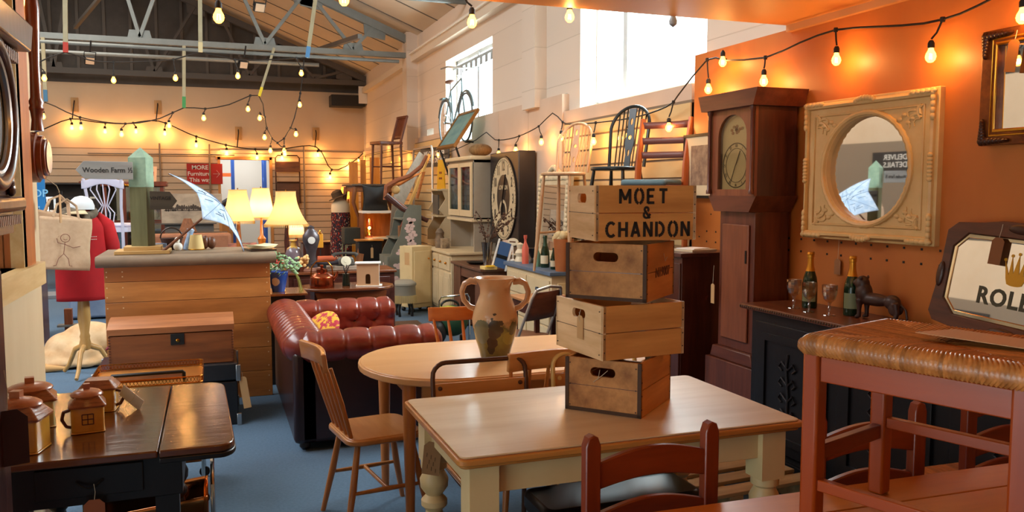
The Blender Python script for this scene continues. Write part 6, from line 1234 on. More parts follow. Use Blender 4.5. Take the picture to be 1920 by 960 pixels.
t = thing('oval_name_plate', 'oval cream plaque on a stalk at the left end of the blue-topped sideboard', 'sign', (2.98, onS(962, 2.98), sz), -70); MB().lathe([(.03, 0), (.03, .01), (.006, .02), (.006, .17)], 10).build('stem', WHITE, t); MB().prism(circ(0, .20, .085, .04, 24), -.006, .006, 'xz').build('plaque', CREAM, t); MB().box(-.05, .05, -.0075, -.006, .195, .207).build('faint_script', DKB, t)
for k, (px, nm, lab, fn, m) in enumerate((
  (985, 'coral_bottle', 'pink-coral slim bottle with a brown cap on the blue-topped sideboard', [(0, 0), (.035, 0), (.035, .16), (.012, .22), (.012, .25), (.018, .26), (.018, .29), (0, .29)], mat('d2604a', .4, key='coral')),
  (975, 'driftwood_figure', 'pale twisted ornament left of the coral bottle', [(0, 0), (.06, 0), (.04, .05), (.055, .09), (.03, .13), (.04, .18), (0, .2)], CREAM),
  (998, 'black_bowl', 'small black flared bowl between the coral and green bottles', [(0, 0), (.03, 0), (.012, .05), (.06, .15), (.055, .15), (0, .10)], BLACK),
  (1008, 'clear_bottle', 'small clear green-tinted bottle left of the large green one', [(0, 0), (.03, 0), (.03, .12), (.01, .16), (.01, .2), (0, .2)], mat('6a8a70', .1, key='pale_green_glass')),
  (952, 'white_block', 'plain pinkish-white block at the far end of the sideboard', [(0, 0), (.06, 0), (.06, .2), (0, .2)], mat('d8b8a0', .6, key='pink_white')),
  (968, 'shell_dish', 'pale shell-shaped dish at the front of the blue-topped sideboard', [(0, 0), (.05, 0), (.09, .05), (.085, .055), (0, .015)], CREAM))):
    x_ = 2.98+.05*(k % 3); t = thing(nm, lab, 'ornament', (x_, onS(px, x_), sz)); MB().lathe(fn, 18).build('body', m, t)
# folding chair and small table in front
t = thing('folding_chair', 'metal-framed folding chair with tan back and seat behind the jug handle', 'chair', (2.28, 6.05, 0), -150)
for s in (-1, 1):
    MB().tube([(s*.19, -.25, 0), (s*.19, .10, .45), (s*.18, .24, .78), (s*.15, .26, .84)], .012, 8).build('side_tube', GT, t); MB().tube([(s*.17, .25, 0), (s*.17, -.15, .44)], .012, 8).build('rear_leg', GT, t)
MB().grid(lambda u, v: ((u-.5)*.34, .17+.07*v+.02*sin(pi*u), .60+.22*v), 8, 4).build('back_panel', wood('8a5a3c', '704428', 'x'), t, solid=.01); MB().prism(rrect(-.18, .18, -.2, .14, .04), .44, .455, 'xy').build('seat', wood('8a5a3c', '704428', 'x'), t); MB().tube([(-.15, .26, .84), (0, .27, .86), (.15, .26, .84)], .012, 8).build('top_tube', GT, t)
t = thing('small_brown_table', 'small tan table in front of the blue-topped sideboard, left of the crates', 'table', (2.62, 6.35, 0)); MB().box(-.25, .2, -.3, .3, .68, .70).build('top', wood('b07a4c', '94623a', 'y', .4), t, bevel=.003); MB().box(-.22, .17, -.27, .27, .58, .68).build('apron', MAHOG, t)
for x in (-.2, .15): 
    for y in (-.25, .25): MB().box(x-.018, x+.018, y-.018, y+.018, 0, .58).build('leg', MAHOG, t)
t = thing('golf_trolley_bag', 'round green canvas bag with yellow trim on a chrome-hooped trolley', 'bag', (2.24, 8.05, 0), -10)
b = MB(); b.sph((.03, 0, .27), (.16, .16, .16), 16); b.build('bag', mat('1f4a2a', .6, 0, '163a20', 6, key='bottle_green'), t); b = MB(); b.sph((-.02, -.05, .37), (.12, .11, .06), 12); b.build('patterned_top', mat('d8b030', .7, 0, '4a8a3a', 18, key='yellow_green'), t)
MB().tube([(-.10, -.1, .02), (-.11, -.08, .48), (-.09, -.08, .52), (.18, -.02, .54), (.2, -.02, .50), (.2, .0, .02)], .009, 8).build('chrome_hoop', CHROME, t); MB().tube([(.0+.09*cos(a), -.02, .42+.06*sin(a)) for a in [i*pi/8 for i in range(9)]], .012, 8).build('carry_handle', BLACK, t); MB().sph((-.13, -.1, .17), (.09, .08, .12), 12).build('black_panel', BLACK, t)
for s in (-1, 1): MB().lathe([(.05, -.01), (.06, 0), (.05, .01)], 16, Matrix.Translation((s*.12, .05, .06)) @ Matrix.Rotation(pi/2, 4, 'Y')).build('wheel', BLACK, t)
# wall pictures
p = onX(838, 278, 3.0); t = thing('framed_seascape', 'gilt-framed blue-green painting leaning back high on the right wall below the bicycle', 'picture', (2.98, p.y, p.z), rot=(radians(-34), radians(0), radians(-90)))
MB().prism([(-.44, 0), (.44, 0), (.44, .60), (-.44, .60)], -.02, .02, 'xz', [[(-.40, .04), (.40, .04), (.40, .56), (-.40, .56)]]).build('frame', mat('9c6c34', .4, .4, key='gilt_wood'), t, smooth=False); MB().box(-.41, .41, -.006, .006, .03, .57).build('painting', mat('4a7a80', .7, 0, '7c9c94', 3, (1, 1, 2), key='sea_green'), t)
for s in (-.4, .4): MB().bar((s, .02, .02), (s, .34, -.22), .03, .02).build('support_bracket', IRON, t)
t = thing('delivery_sign', 'dark grey-brown board with white capitals low under the chrome rail on the right wall', 'sign', (3.28, 12.55, 2.10), rot=(0, radians(0), radians(-82))); MB().box(-.60, .52, -.012, .012, -.15, .15).build('board', mat('4c443e', .7, key='grey_board'), t); text('WE CAN DELIVER\nASK FOR DETAILS', .105, FR(-.03, -.014, 0), WHITE, t, .001, .001)
t = thing('framed_engraving', 'black-framed brown engraving in a cream mount between the chairs and the longcase clock', 'picture', (3.36, 5.13, 1.77), -90); MB().prism([(-.33, -.235), (.33, -.235), (.33, .235), (-.33, .235)], -.012, .012, 'xz', [[(-.31, -.215), (.31, -.215), (.31, .215), (-.31, .215)]]).build('frame', BLACK, t, smooth=False); MB().box(-.31, .31, -.004, .004, -.215, .215).build('mount', mat('d6bc94', .7, key='mount_cream'), t); MB().box(-.23, .23, -.006, -.004, -.14, .15).build('print', mat('6a4c3c', .7, 0, 'a88868', 14, None, 0, 0, 6, key='sepia_print'), t)
# bicycle
t = thing('bicycle', 'grey vintage bicycle mounted high against the far window', 'bicycle', (3.30, 11.52, 2.585), -90)      # local x -> -Y (towards the viewer)
BG = mat('5c6a6c', .35, .4, key='bike_grey'); RU = mat('4c5254', .6, key='tyre')
for x in (-.52, .53):
    wl = MB().tube([(x+.325*cos(a), 0, .325*sin(a)) for a in [i*2*pi/40 for i in range(40)]], .014, 8, True).build('tyre', RU, t)
    b = MB()
    for k in range(20): a = k*2*pi/20; b.tube([(x, .01*(-1)**k, 0), (x+.31*cos(a), 0, .31*sin(a))], .0012, 4)
    b.tube([(x, -.03, 0), (x, .03, 0)], .018, 8); b.build('spokes_and_hub', STEEL, wl)
    MB().tube([(x+.36*cos(a), 0, .36*sin(a)) for a in [radians(20+i*9) for i in range(17)]], .014, 6, sq=1.6).build('mudguard', BG, t)
bb = (-.08, 0, -.05); hd0, hd1 = (.37, 0, .38), (.35, 0, .55); sd = (-.20, 0, .44)
for a, c in ((bb, sd), (bb, hd0), (sd, hd1), (hd0, hd1), (bb, (-.52, .0, 0)), (sd, (-.52, 0, 0)), (hd0, (.53, 0, 0))): MB().tube([a, c], .014, 8).build('frame_tube', BG, t)
MB().tube([sd, (-.23, 0, .55)], .011, 8).build('seat_post', STEEL, t); MB().sph((-.24, 0, .57), (.13, .07, .03), 12).build('saddle', mat('5c3a2c', .4, key='saddle_leather'), t)
MB().tube([hd1, (.34, 0, .68)], .011, 8).build('stem', STEEL, t); MB().tube([(.22, -.26, .68), (.33, -.2, .70), (.36, 0, .69), (.33, .2, .70), (.22, .26, .68)], .011, 8).build('handlebar', STEEL, t)
b = MB(); b.tube([(-.08+.08*cos(a), .03, -.05+.08*sin(a)) for a in [i*pi/10 for i in range(20)]], .006, 5, True); b.bar((-.08, .04, -.05), (.03, .04, -.18), .015, .01); b.bar((-.08, -.04, -.05), (-.19, -.04, .08), .015, .01); b.cbox((.03, .08, -.18), (.09, .06, .02)); b.cbox((-.19, -.08, .08), (.09, .06, .02)); b.build('crank_and_pedals', STEEL, t)
MB().box(-.62, -.44, -.06, .06, .34, .36).build('luggage_rack', BG, t)
for k, x in enumerate((-.5, .5)): MB().bar((x, .0, -.33), (x, .16, -.33), .03, .03).build('wall_bracket', IRON, t)
# ================================================================== ORANGE WALL SIDE
t = thing('longcase_clock', 'tall dark-brown longcase clock with an arched painted dial, beside the orange wall', 'clock', (3.09, 4.42, 0), -90)
CW = wood('6a3420', '4e2214', 'z', .4, .3); CWX = wood('6a3420', '4e2214', 'x', .4, .3); CWL = wood('86492c', '6e381f', 'z', .4, .3)
MB().box(-.27, .24, -.02, .29, .08, .50).build('base', CW, t, bevel=.004); MB().box(-.29, .26, -.04, .30, 0, .08).build('plinth', CWX, t, bevel=.004)
b = MB(); P = [(-.25, .50), (.22, .50), (.19, .58), (-.22, .58)]; b.prism(P, 0, .28, 'xz'); b.build('base_moulding', CWX, t, bevel=.008)
MB().box(-.20, .17, .03, .28, .58, 1.46).build('trunk', CW, t, bevel=.004); MB().box(-.155, .125, .016, .03, .64, 1.38).build('trunk_door', CWL, t, bevel=.006); MB().box(.10, .112, .010, .018, 1.14, 1.22).build('escutcheon', IRON, t)
b = MB(); b.prism([(-.20, 1.46), (.17, 1.46), (.24, 1.56), (-.27, 1.56)], -.02, .285, 'xz'); b.build('hood_moulding', CWX, t)
MB().box(-.25, -.235, .0, .28, 1.56, 2.10).build('hood_side', CWL, t); MB().box(.205, .22, .0, .28, 1.56, 2.10).build('hood_side', MAHOG, t)
arch_o = [(-.25, 1.56), (.22, 1.56), (.22, 2.12), (-.25, 2.12)]
dial = [(-.165, 1.60), (.135, 1.60), (.135, 1.90)]+[(-.015+.15*cos(a), 1.93+.135*sin(a)) for a in [i*pi/14 for i in range(15)]]+[(-.165, 1.90)]
MB().prism(arch_o, -.02, .0, 'xz', [dial]).build('hood_front', CWL, t, smooth=False)
MB().prism([(-.29, 2.10), (.26, 2.10), (.30, 2.20), (-.33, 2.20)], -.07, .30, 'xz').build('cornice', CWX, t)
MB().prism([(x*.995, z) for x, z in dial], .015, .02, 'xz').build('painted_dial', mat('c9bb98', .35, 0, 'b8a888', 6, key='ivory_dial2'), t, smooth=False)
b = MB(); b.prism(circ(-.015, 1.75, .142, .142, 40), .013, .015, 'xz', [circ(-.015, 1.75, .136, .136, 40)]); b.prism(circ(-.015, 1.75, .108, .108, 40), .013, .015, 'xz', [circ(-.015, 1.75, .105, .105, 40)]); b.build('chapter_ring', BLACK, t, smooth=False)
for k in range(12): a = k*pi/6; text(['XII', 'I', 'II', 'III', 'IIII', 'V', 'VI', 'VII', 'VIII', 'IX', 'X', 'XI'][k], .028, FR(-.015+.122*sin(a), .0135, 1.75+.122*cos(a), 0) @ Matrix.Rotation(-a, 4, 'Z'), BLACK, t, .0004, name='numeral', sx=.8)
MB().bar((-.015, .010, 1.75), (.03, .010, 1.84), .002, .006, up=(0, 1, 0)).build('hour_hand', BLACK, t); MB().bar((-.015, .008, 1.75), (-.06, .008, 1.65), .002, .005, up=(0, 1, 0)).build('minute_hand', BLACK, t)
b = MB(); rnd = random.Random(3)
for k in range(12): a = rnd.uniform(0, 6.28); r = rnd.uniform(0, .07); b.prism(circ(-.015+r*cos(a), 1.975+.5*r*sin(a), .014, .01, 8), .012, .0145, 'xz')
b.build('painted_spray', mat('8a7a4a', .6, 0, 'a05840', 40, key='spray'), t)
MB().prism([(x, z) for x, z in dial], -.010, -.007, 'xz').build('hood_glass', glassy('f4f0e4', .9, .02), t, smooth=False)
for x in (-.24, .21): MB().lathe([(.018, 0), (.018, .02), (.012, .03), (.012, .50), (.018, .51), (.018, .53)], 12, Matrix.Translation((x, -.035, 1.57))).build('hood_column', CW, t)
price_tag(t, (-.225, -.0, .98), .04, .13, CARD, s=.12)
# white square frame with a round mirror
t = thing('white_square_mirror', 'round mirror in a square cream moulded frame on the orange wall', 'mirror', (3.395, 3.60, 1.71), -87); FRM = mat('d9b67c', .5, 0, 'cda86c', 8, None, .12, key='cream_plaster')
MB().prism([(-.46, -.395), (.46, -.395), (.46, .395), (-.46, .395)], -.055, 0, 'xz', [circ(0, 0, .285, .285, 64)]).build('frame', FRM, t, smooth=True, bevel=.004)
b = MB(); 
for e, z, r in ((.43, -.055, .022), (.375, -.056, .008)): 
    hx_, hz_ = e, e-.065; b.tube([(-hx_, z, -hz_), (hx_, z, -hz_), (hx_, z, hz_), (-hx_, z, hz_)], r, 8, True)
b.build('raised_moulding', FRM, t)
MB().tube([(.305*cos(a), -.056, .305*sin(a)) for a in [i*2*pi/90 for i in range(90)]], [.014+.004*(i % 2) for i in range(90)], 8, True).build('rope_edge', FRM, t)
b = MB()
for sx in (-1, 1):
    for sz_ in (-1, 1):
        for k in range(3):
            P = [(sx*(.36-.09*u*(1 if k else .4)-.015*sin(u*9+k)), -.057, sz_*(.30-.09*u*(1 if k != 1 else .35)+.012*cos(u*8+k))) for u in [i/9 for i in range(10)]]; b.tube(P, [.011-.0008*i for i in range(10)], 6)
        for k in range(6): b.sph((sx*(.33-.026*k), -.056, sz_*(.27-.02*(k % 3))), (.018, .008, .012), 6)
        for k in range(5): b.sph((sx*(.435-.03*k), -.072, sz_*.375), (.022, .012, .014), 6); b.sph((sx*.435, -.072, sz_*(.37-.03*k)), (.014, .012, .022), 6)
for k in range(7): 
    for s in (-1, 1): b.sph((-.06+.02*k, -.073, s*(.372+.012*sin(k*pi/6))), (.014, .012, .016), 6); b.sph((s*.432, -.073, -.06+.02*k), (.016, .012, .014), 6)
b.build('leaf_scrolls', FRM, t)
MB().prism(circ(0, 0, .29, .29, 64), -.02, -.015, 'xz').build('mirror_glass', MIRROR, t, smooth=False)
# gilt mirror at top right
t = thing('antique_gilt_mirror', 'rectangular mirror in a worn gilt frame, upper right on the orange wall', 'mirror', (3.39, 2.45, 2.055), -90); GF = mat('8a4c1a', .35, .5, '5a2c10', 14, None, .2, key='worn_gilt')
MB().prism([(-.455, -.255), (.5, -.255), (.5, .265), (-.455, .265)], -.035, 0, 'xz', [[(-.37, -.185), (.42, -.185), (.42, .195), (-.37, .195)]]).build('frame', GF, t, smooth=False, bevel=.004)
b = MB(); b.tube([(-.375, -.036, -.19), (.425, -.036, -.19), (.425, -.036, .2), (-.375, -.036, .2)], .009, 6, True); b.tube([(-.395, -.036, -.21), (.445, -.036, -.21), (.445, -.036, .22), (-.395, -.036, .22)], .006, 6, True); b.build('beaded_edge', GOLD, t)
b = MB()
for sx, x in ((1, -.43), (-1, .47)):
    for z in (-.235, .24):
        for k in range(7): b.sph((x+sx*.02*k, -.042, z), (.02, .016, .022-.002*k), 6); b.sph((x, -.042, z*(1-.06*k)), (.022-.002*k, .016, .018), 6)
b.build('corner_leaves', mat('3c1e10', .4, .3, key='dark_gilt'), t)
MB().box(-.37, .42, -.012, -.008, -.185, .195).build('mirror_glass', MIRROR, t)
price_tag(t, (-.27, -.06, .20), .055, .14, mat('a8682c', .8, key='tan_tag'), tilt=8); price_tag(t, (-.13, -.06, .20), .05, .13, mat('a8682c', .8, key='tan_tag'), tilt=-6, name='price_tag')
# black carved sideboard
t = thing('black_carved_sideboard', 'black carved sideboard with a brown top along the orange wall', 'sideboard', (3.02, 3.1, 0), -90); BKW = mat('16161a', .4, 0, '101014', 6, None, .1, key='ebonised')
MB().box(-1.02, 1.10, 0, .36, .06, .885).build('carcass', BKW, t, bevel=.004); MB().box(-1.08, 1.14, -.05, .375, .89, .92).build('top', wood('6e3c22', '522a18', 'x', .35, .2), t, bevel=.006); MB().box(-1.04, 1.12, -.02, .37, 0, .06).build('plinth', BKW, t)
b = MB(); 
for k in range(110): b.sph((-1.07+.02*k, -.05, .905), (.007, .006, .008), 5)
b.build('carved_edge', mat('4a3424', .6, key='carved_brown'), t)
for k, x in enumerate((-.96, -.28, .42)):
    d = MB().box(x, x+.60, -.016, 0, .10, .83).build('door', BKW, t, bevel=.003); MB().prism([(x+.06, .16), (x+.54, .16), (x+.54, .77), (x+.06, .77)], -.028, -.016, 'xz', [[(x+.10, .20), (x+.50, .20), (x+.50, .73), (x+.10, .73)]]).build('panel_frame', BKW, d, smooth=False)
    b = MB(); cx = x+.30
    for s in (-1, 1):
        for j in range(4): b.tube([(cx, -.02, .32+.09*j), (cx+s*.05, -.024, .36+.09*j), (cx+s*.07, -.024, .33+.09*j), (cx+s*.045, -.022, .31+.09*j)], .006, 6)
    b.tube([(cx, -.02, .26), (cx+.01, -.024, .45), (cx-.01, -.024, .6), (cx, -.02, .68)], .007, 6); b.build('carved_scroll', mat('232126', .35, key='carving_black'), d)
S9 = .9215
bottle('champagne_bottle', 'gold-foiled champagne bottle on the black sideboard, left of the pair, behind the glasses', (3.22, 3.86, S9), h=.32, r=.042, lab=mat('8a9a78', .5, key='olive_label'), group='champagne bottles on the black sideboard', rz=-50)
bottle('champagne_bottle', 'gold-foiled champagne bottle on the black sideboard, right of the pair, beside the lion', (3.24, 3.55, S9), h=.32, r=.042, lab=mat('8a9a78', .5, key='olive_label'), group='champagne bottles on the black sideboard', rz=-50)
CG = glassy('f2e8dc', .72, .04, 'crystal')
g0 = None
for px, x_, lab in ((1488, 3.12, 'cut crystal wine glass nearest the longcase clock'), (1517, 3.10, 'cut crystal wine glass standing in front of the left champagne bottle'), (1555, 3.12, 'cut crystal wine glass between the two champagne bottles')):
    y_ = onX(px, 575, x_).y
    if g0 is None:
        g0 = thing('wine_glass', lab, 'glass', (x_, y_, S9), 0, 'wine glasses on the black sideboard'); MB().lathe([(.012, .07), (.03, .085), (.04, .12), (.042, .165), (.040, .165), (.037, .12), (.027, .09), (.0, .08)], 14).build('bowl', CG, g0, angle=20); MB().lathe([(.036, 0), (.034, .004), (.008, .008), (.005, .03), (.009, .04), (.005, .05), (.012, .07)], 14).build('stem', CG, g0)
    else: dup(g0, (x_, y_, S9), 20, lab)
# carved lion
t = thing('carved_lion', 'dark carved wooden lion standing on the black sideboard right of the bottles', 'carving', (3.24, 3.36, S9), -78)
LN = wood('3c1e14', '28120c', 'x', .5, .1, 20, .2); b = MB()
for c, r in (((-.02, 0, .105), (.10, .036, .034)), ((.08, 0, .10), (.045, .034, .04)), ((-.085, 0, .135), (.045, .042, .06)), ((-.095, 0, .18), (.038, .036, .045)), ((-.125, 0, .185), (.025, .02, .02)), ((.10, .02, .07), (.03, .016, .035)), ((.10, -.02, .07), (.03, .016, .035))): b.sph(c, r, 12)
for x, y in ((-.08, .022), (-.095, -.022), (.085, .022), (.11, -.022)): b.tube([(x, y, .10), (x+(.012 if x > 0 else 0), y, .05), (x, y, .01), (x-.02, y, .008)], [.02, .012, .012, .011], 8)
b.tube([(.12, 0, .10), (.155, 0, .07), (.165, 0, .02)], .007, 6)
for s in (-1, 1): b.sph((-.085, s*.03, .215), (.01, .006, .012), 6)
o = b.build('body', LN, t, angle=180); r_ = o.modifiers.new('r', 'REMESH'); r_.mode = 'VOXEL'; r_.voxel_size = .0045; r_.use_smooth_shade = True; s_ = o.modifiers.new('s', 'SMOOTH'); s_.iterations = 2
t = thing('hanging_price_tag', 'small brown card tag hanging on a thread below the square-framed mirror', 'tag', (3.385, 3.83, 1.20), -90); price_tag(t, (0, 0, 0), .05, .09, mat('9c6840', .8, key='tan_tag2'), s=.12, name='card')
# octagonal advertising mirror leaning on the sideboard
t = thing('advertising_mirror', 'eight-sided mirror with gold crown and dark letters in a carved brown frame', 'mirror', (3.20, 2.60, .945), rot=(radians(-9), radians(3.2), radians(-90)))
W_, H_ = .40, .50; fr = [(-W_-.0, .06)]+[(-W_+.03, .02), (-.2, .0), (0, -.01), (.2, .0), (W_-.03, .02), (W_, .06), (W_-.02, .25), (W_, .44), (W_-.03, H_-.01), (.2, H_), (.1, H_+.015), (-.1, H_+.015), (-.2, H_), (-W_+.07, H_-.01), (-W_+.02, H_-.05), (-W_+.02, .25)]
ox, oz0, oz1, cc = .335, .065, .445, .07; octo = lambda k: [(-ox+k, oz0+cc), (-ox+cc, oz0+k), (ox-cc, oz0+k), (ox-k, oz0+cc), (ox-k, oz1-cc), (ox-cc, oz1-k), (-ox+cc, oz1-k), (-ox+k, oz1-cc)]
MB().prism(fr, -.02, .0, 'xz', [octo(0)]).build('frame', wood('5a2a16', '3c1a0e', 'x', .35, .2), t, smooth=False, bevel=.003)
MB().prism(octo(0), -.012, -.004, 'xz', [octo(.022)]).build('bevel_edge', mat('e8dcc0', .08, 1, key='bevelled_glass'), t, smooth=False, bevel=.006); MB().prism(octo(.02), -.008, -.003, 'xz').build('mirror_glass', MIRROR, t, smooth=False)
text('ROLEX', .105, FR(-.0, -.0095, .175), mat('3c3a28', .5, key='olive_black'), t, .0004, .003, sx=.95, space=1.12)
cr = [(-.035, .245), (.035, .245), (.045, .27), (.062, .345), (.034, .285), (.032, .365), (.014, .29), (0, .375), (-.014, .29), (-.032, .365), (-.034, .285), (-.062, .345), (-.045, .27)]
b = MB().prism(cr, -.0105, -.0085, 'xz'); [b.prism(circ(x, z, .007, .007, 10), -.0105, -.0085, 'xz') for x, z in ((-.062, .35), (-.032, .37), (0, .38), (.032, .37), (.062, .35))]; b.prism(circ(0, .25, .035, .011, 20), -.0112, -.0105, 'xz'); b.build('gold_crown', mat('c8901c', .4, .2, key='gold_paint'), t, smooth=False)
for x, z in ((0, H_-.015), (-W_+.03, .24), (0, .03)): MB().sph((x, -.022, z), (.07 if x == 0 else .02, .012, .022 if x == 0 else .06), 12).build('carved_boss', wood('42200f', '2a130a', 'x', .4), t)
price_tag(t, (-.10, -.03, .44), .06, .12, mat('7c4c28', .8, key='brown_tag2'), s=.06)
# ================================================================== LEFT EDGE: CLOCK AND BAROMETER
t = thing('carved_longcase_clock', 'ornate dark longcase clock cut by the left edge of the photo, behind the drop-leaf table', 'clock', (-.522, 2.37, 0), 90)
VM = wood('4a2a26', '32191a', 'z', .3, .35)
MB().box(-.22, .045, -.01, .30, 0, 1.50).build('trunk', mat('6e4c4c', .35, 0, '5a3a3a', 10, (1, 1, .2), key='plum_wood'), t, bevel=.004); MB().box(-.16, .0, -.022, -.01, .5, 1.4).build('trunk_door', VM, t, bevel=.01)
MB().box(-.28, .30, -.03, .32, 1.54, 1.58).build('hood_base_moulding', VM, t, bevel=.012); MB().box(-.25, .27, -.0, .30, 1.48, 1.54).build('hood_underside', VM, t)
b = MB(); 
for k in range(26): b.box(-.26+k*.021, -.26+k*.021+.011, -.018, .0, 1.505, 1.53); b.box(-.26+k*.021, -.26+k*.021+.011, -.030, -.01, 1.945, 1.975)
b.build('dentil_blocks', mat('a88a78', .4, key='pale_dentil'), t)
MB().prism([(-.26, 1.58), (.27, 1.58), (.27, 2.0), (-.26, 2.0)], .0, .28, 'xz').build('hood', VM, t, smooth=False, bevel=.004)
b = MB(); b.prism([(-.0, 0)]*0 or [(-.28, 1.98), (.29, 1.98), (.33, 2.06), (-.32, 2.06)], -.06, .30, 'xz'); b.build('cornice', VM, t, bevel=.006)
MB().tube([(.005+.178*cos(a), -.02, 1.79+.178*sin(a)) for a in [i*2*pi/48 for i in range(48)]], .022, 10, True).build('door_ring', VM, t); MB().tube([(.005+.15*cos(a), -.022, 1.79+.15*sin(a)) for a in [i*2*pi/48 for i in range(48)]], .010, 8, True).build('silver_ring', STEEL, t)
MB().prism(circ(.005, 1.79, .148, .148, 40), -.012, -.002, 'xz').build('dial', mat('b8c4cc', .25, .3, key='silvered_dial'), t, smooth=False)
MB().bar((.005, -.016, 1.79), (.06, -.016, 1.88), .002, .008, up=(0, 1, 0)).build('hour_hand', BLACK, t); MB().bar((.005, -.016, 1.79), (-.04, -.016, 1.69), .002, .006, up=(0, 1, 0)).build('minute_hand', BLACK, t)
b = MB()
for sx in (-1, 1):
    for sz_ in (-1, 1):
        for k in range(5): b.sph((.005+sx*(.215-.012*k), -.008, 1.79+sz_*(.19-.02*k)), (.02, .012, .02), 6)
b.build('carved_spandrels', VM, t)
MB().tube([(.03, -.012, 1.0), (.03, -.03, .995), (.03, -.03, .98), (.03, -.012, .975)], .003, 6).build('hook_ring', IRON, t)
tg = thing('dark_hanging_tag', 'large dark maroon card tag tied on string beside the clock at the left edge', 'tag', onX(12, 770, -.49), rot=(0, 0, radians(20))); price_tag(tg, (0, 0, 0), .09, .14, mat('3a1c1a', .8, key='maroon_card'), s=.10, name='card')
t = thing('wall_barometer', 'dark wooden banjo barometer with turned stem hung on the end of the left partition', 'barometer', (PX+.002, 4.33, 0), 90)
BRW = wood('7a3418', '5a2210', 'z', .3, .4); zc = 1.75
c0 = onY(72, 295, 4.33); zc = c0.z
MB().lathe([(.115, 0), (.115, .035), (.10, .04), (.10, .058), (.085, .06), (.085, .072), (.07, .076), (.05, .078)], 28, Matrix.Translation((0, 0, zc)) @ Matrix.Rotation(pi/2, 4, 'X')).build('round_case', BRW, t); MB().lathe([(.072, .079), (.0, .082)], 24, Matrix.Translation((0, 0, zc)) @ Matrix.Rotation(pi/2, 4, 'X')).build('dial', mat('c9c4bc', .2, key='silver_dial2'), t)
MB().lathe([(.035, .0), (.028, .05), (.034, .09), (.04, .10), (.034, .115), (.04, .13), (.03, .15), (.026, .3), (.034, .45), (.038, .55), (.03, .6)], 18, Matrix.Translation((0, -.035, zc+.12)), .8, .8).build('turned_stem', BRW, t)
MB().tube([(.06, -.045, zc-.09), (.08, -.09, zc-.13), (.09, -.10, zc-.16)], .002, 5).build('cord', STRINGM, t); price_tag(t, (.09, -.10, zc-.17), .055, .135, CARD, s=.012, rz=0)
# ================================================================== FESTOON LIGHTS
CAB_ = mat('17130f', .7, key='cable_black')
def festoon(name, label, cable, bulbs, r=.026, power=BULB_W, drop=.10, cr=.006, lead=None):
    """cable: world points; bulbs: world points of the glass centres"""
    t = thing(name, label, 'string lights', cable[0]); o = Vector(cable[0])
    P = [Vector(c)-o for c in cable]; Q = []
    for i in range(len(P)-1):
        n = max(2, int((P[i+1]-P[i]).length/.15))
        for k in range(n):
            u = k/n; a, b_, c, d = P[max(i-1, 0)], P[i], P[i+1], P[min(i+2, len(P)-1)]
            Q.append(.5*((2*b_)+(-a+c)*u+(2*a-5*b_+4*c-d)*u*u+(-a+3*b_-3*c+d)*u**3) if True else 0)
    Q.append(P[-1]); MB().tube(Q, cr, 6).build('cable', CAB_, t)
    for bp in bulbs:
        c = Vector(bp)-o; near = min(Q, key=lambda q: (q-c-Vector((0, 0, drop))).length); top = c+Vector((0, 0, r*2.0))
        b = MB(); b.tube([near, (near+top)/2+Vector((0, 0, .0)), top+Vector((0, 0, r*1.2))], cr*.9, 6); b.lathe([(r*.32, 0), (r*.62, r*.1), (r*.62, r*1.0), (r*.35, r*1.5), (0, r*1.5)], 10, Matrix.Translation(top-Vector((0, 0, r*.55)))); b.lathe([(cr*1.8, -cr*2), (cr*2.2, 0), (cr*1.8, cr*2)], 8, Matrix.Translation(near)); s = b.build('socket', CAB_, t)
        MB().lathe([(r*.0, -r*1.15), (r*.45, -r*1.05), (r*.85, -r*.6), (r, -r*.05), (r*.88, r*.5), (r*.55, r*1.1), (r*.42, r*1.6), (0, r*1.6)], 12, Matrix.Translation(c)).build('bulb', BULBM, s)
        MB().tube([c+Vector((-r*.25, 0, -r*.5)), c+Vector((-r*.2, 0, r*.5)), c+Vector((r*.2, 0, r*.5)), c+Vector((r*.25, 0, -r*.5))], r*.10, 5).build('filament', FILM, s)
        if power:
            l = bpy.data.lights.new('bulb_light', 'POINT'); l.energy = power; l.color = WARM; l.shadow_soft_size = r*.6; lo = bpy.data.objects.new('bulb_light', l); C.objects.link(lo); lo.parent = s; lo.location = c
    return t
Yp = lambda L, y: [onY(a, b, y) for a, b in L]
Xp = lambda L, x: [onX(a, b, x) for a, b in L]
festoon('string_lights', 'string lights swagged low along the far cream wall from wooden hook blocks', Yp([(60, 250), (85, 241), (132, 223), (180, 229), (235, 232), (297, 227), (368, 256), (450, 277), (520, 280), (592, 275), (622, 318), (660, 305), (683, 285)], YB-.18), Yp([(135, 240), (197, 247), (255, 247), (309, 251), (368, 273), (425, 287), (482, 296), (529, 297), (596, 291), (619, 333), (655, 314)], YB-.18), r=.042, power=26, cr=.012)
festoon('string_lights', 'string lights draped from the coloured sticks below the roof truss, dipping in a deep loop', Yp([(60, 203), (85, 192), (150, 220), (235, 232), (300, 222), (345, 202), (385, 204), (430, 196), (485, 179), (500, 240), (520, 268), (545, 240), (563, 175), (570, 112)], 14.3), Yp([(81, 219), (152, 240), (228, 252), (317, 236), (382, 222), (465, 205), (487, 222), (496, 258), (507, 283), (534, 289), (533, 285-2), (555, 252), (562, 197)], 14.3), r=.033, power=20, cr=.009)
festoon('string_lights', 'string lights running across under the roof truss between hanging sticks', Yp([(70, 118), (122, 98), (165, 112), (213, 117), (325, 112), (375, 98), (440, 112), (500, 112), (575, 108)], 11.6), Yp([(83, 147), (213, 151), (329, 147), (446, 143), (565, 138)], 11.6), r=.03, power=16, cr=.008)
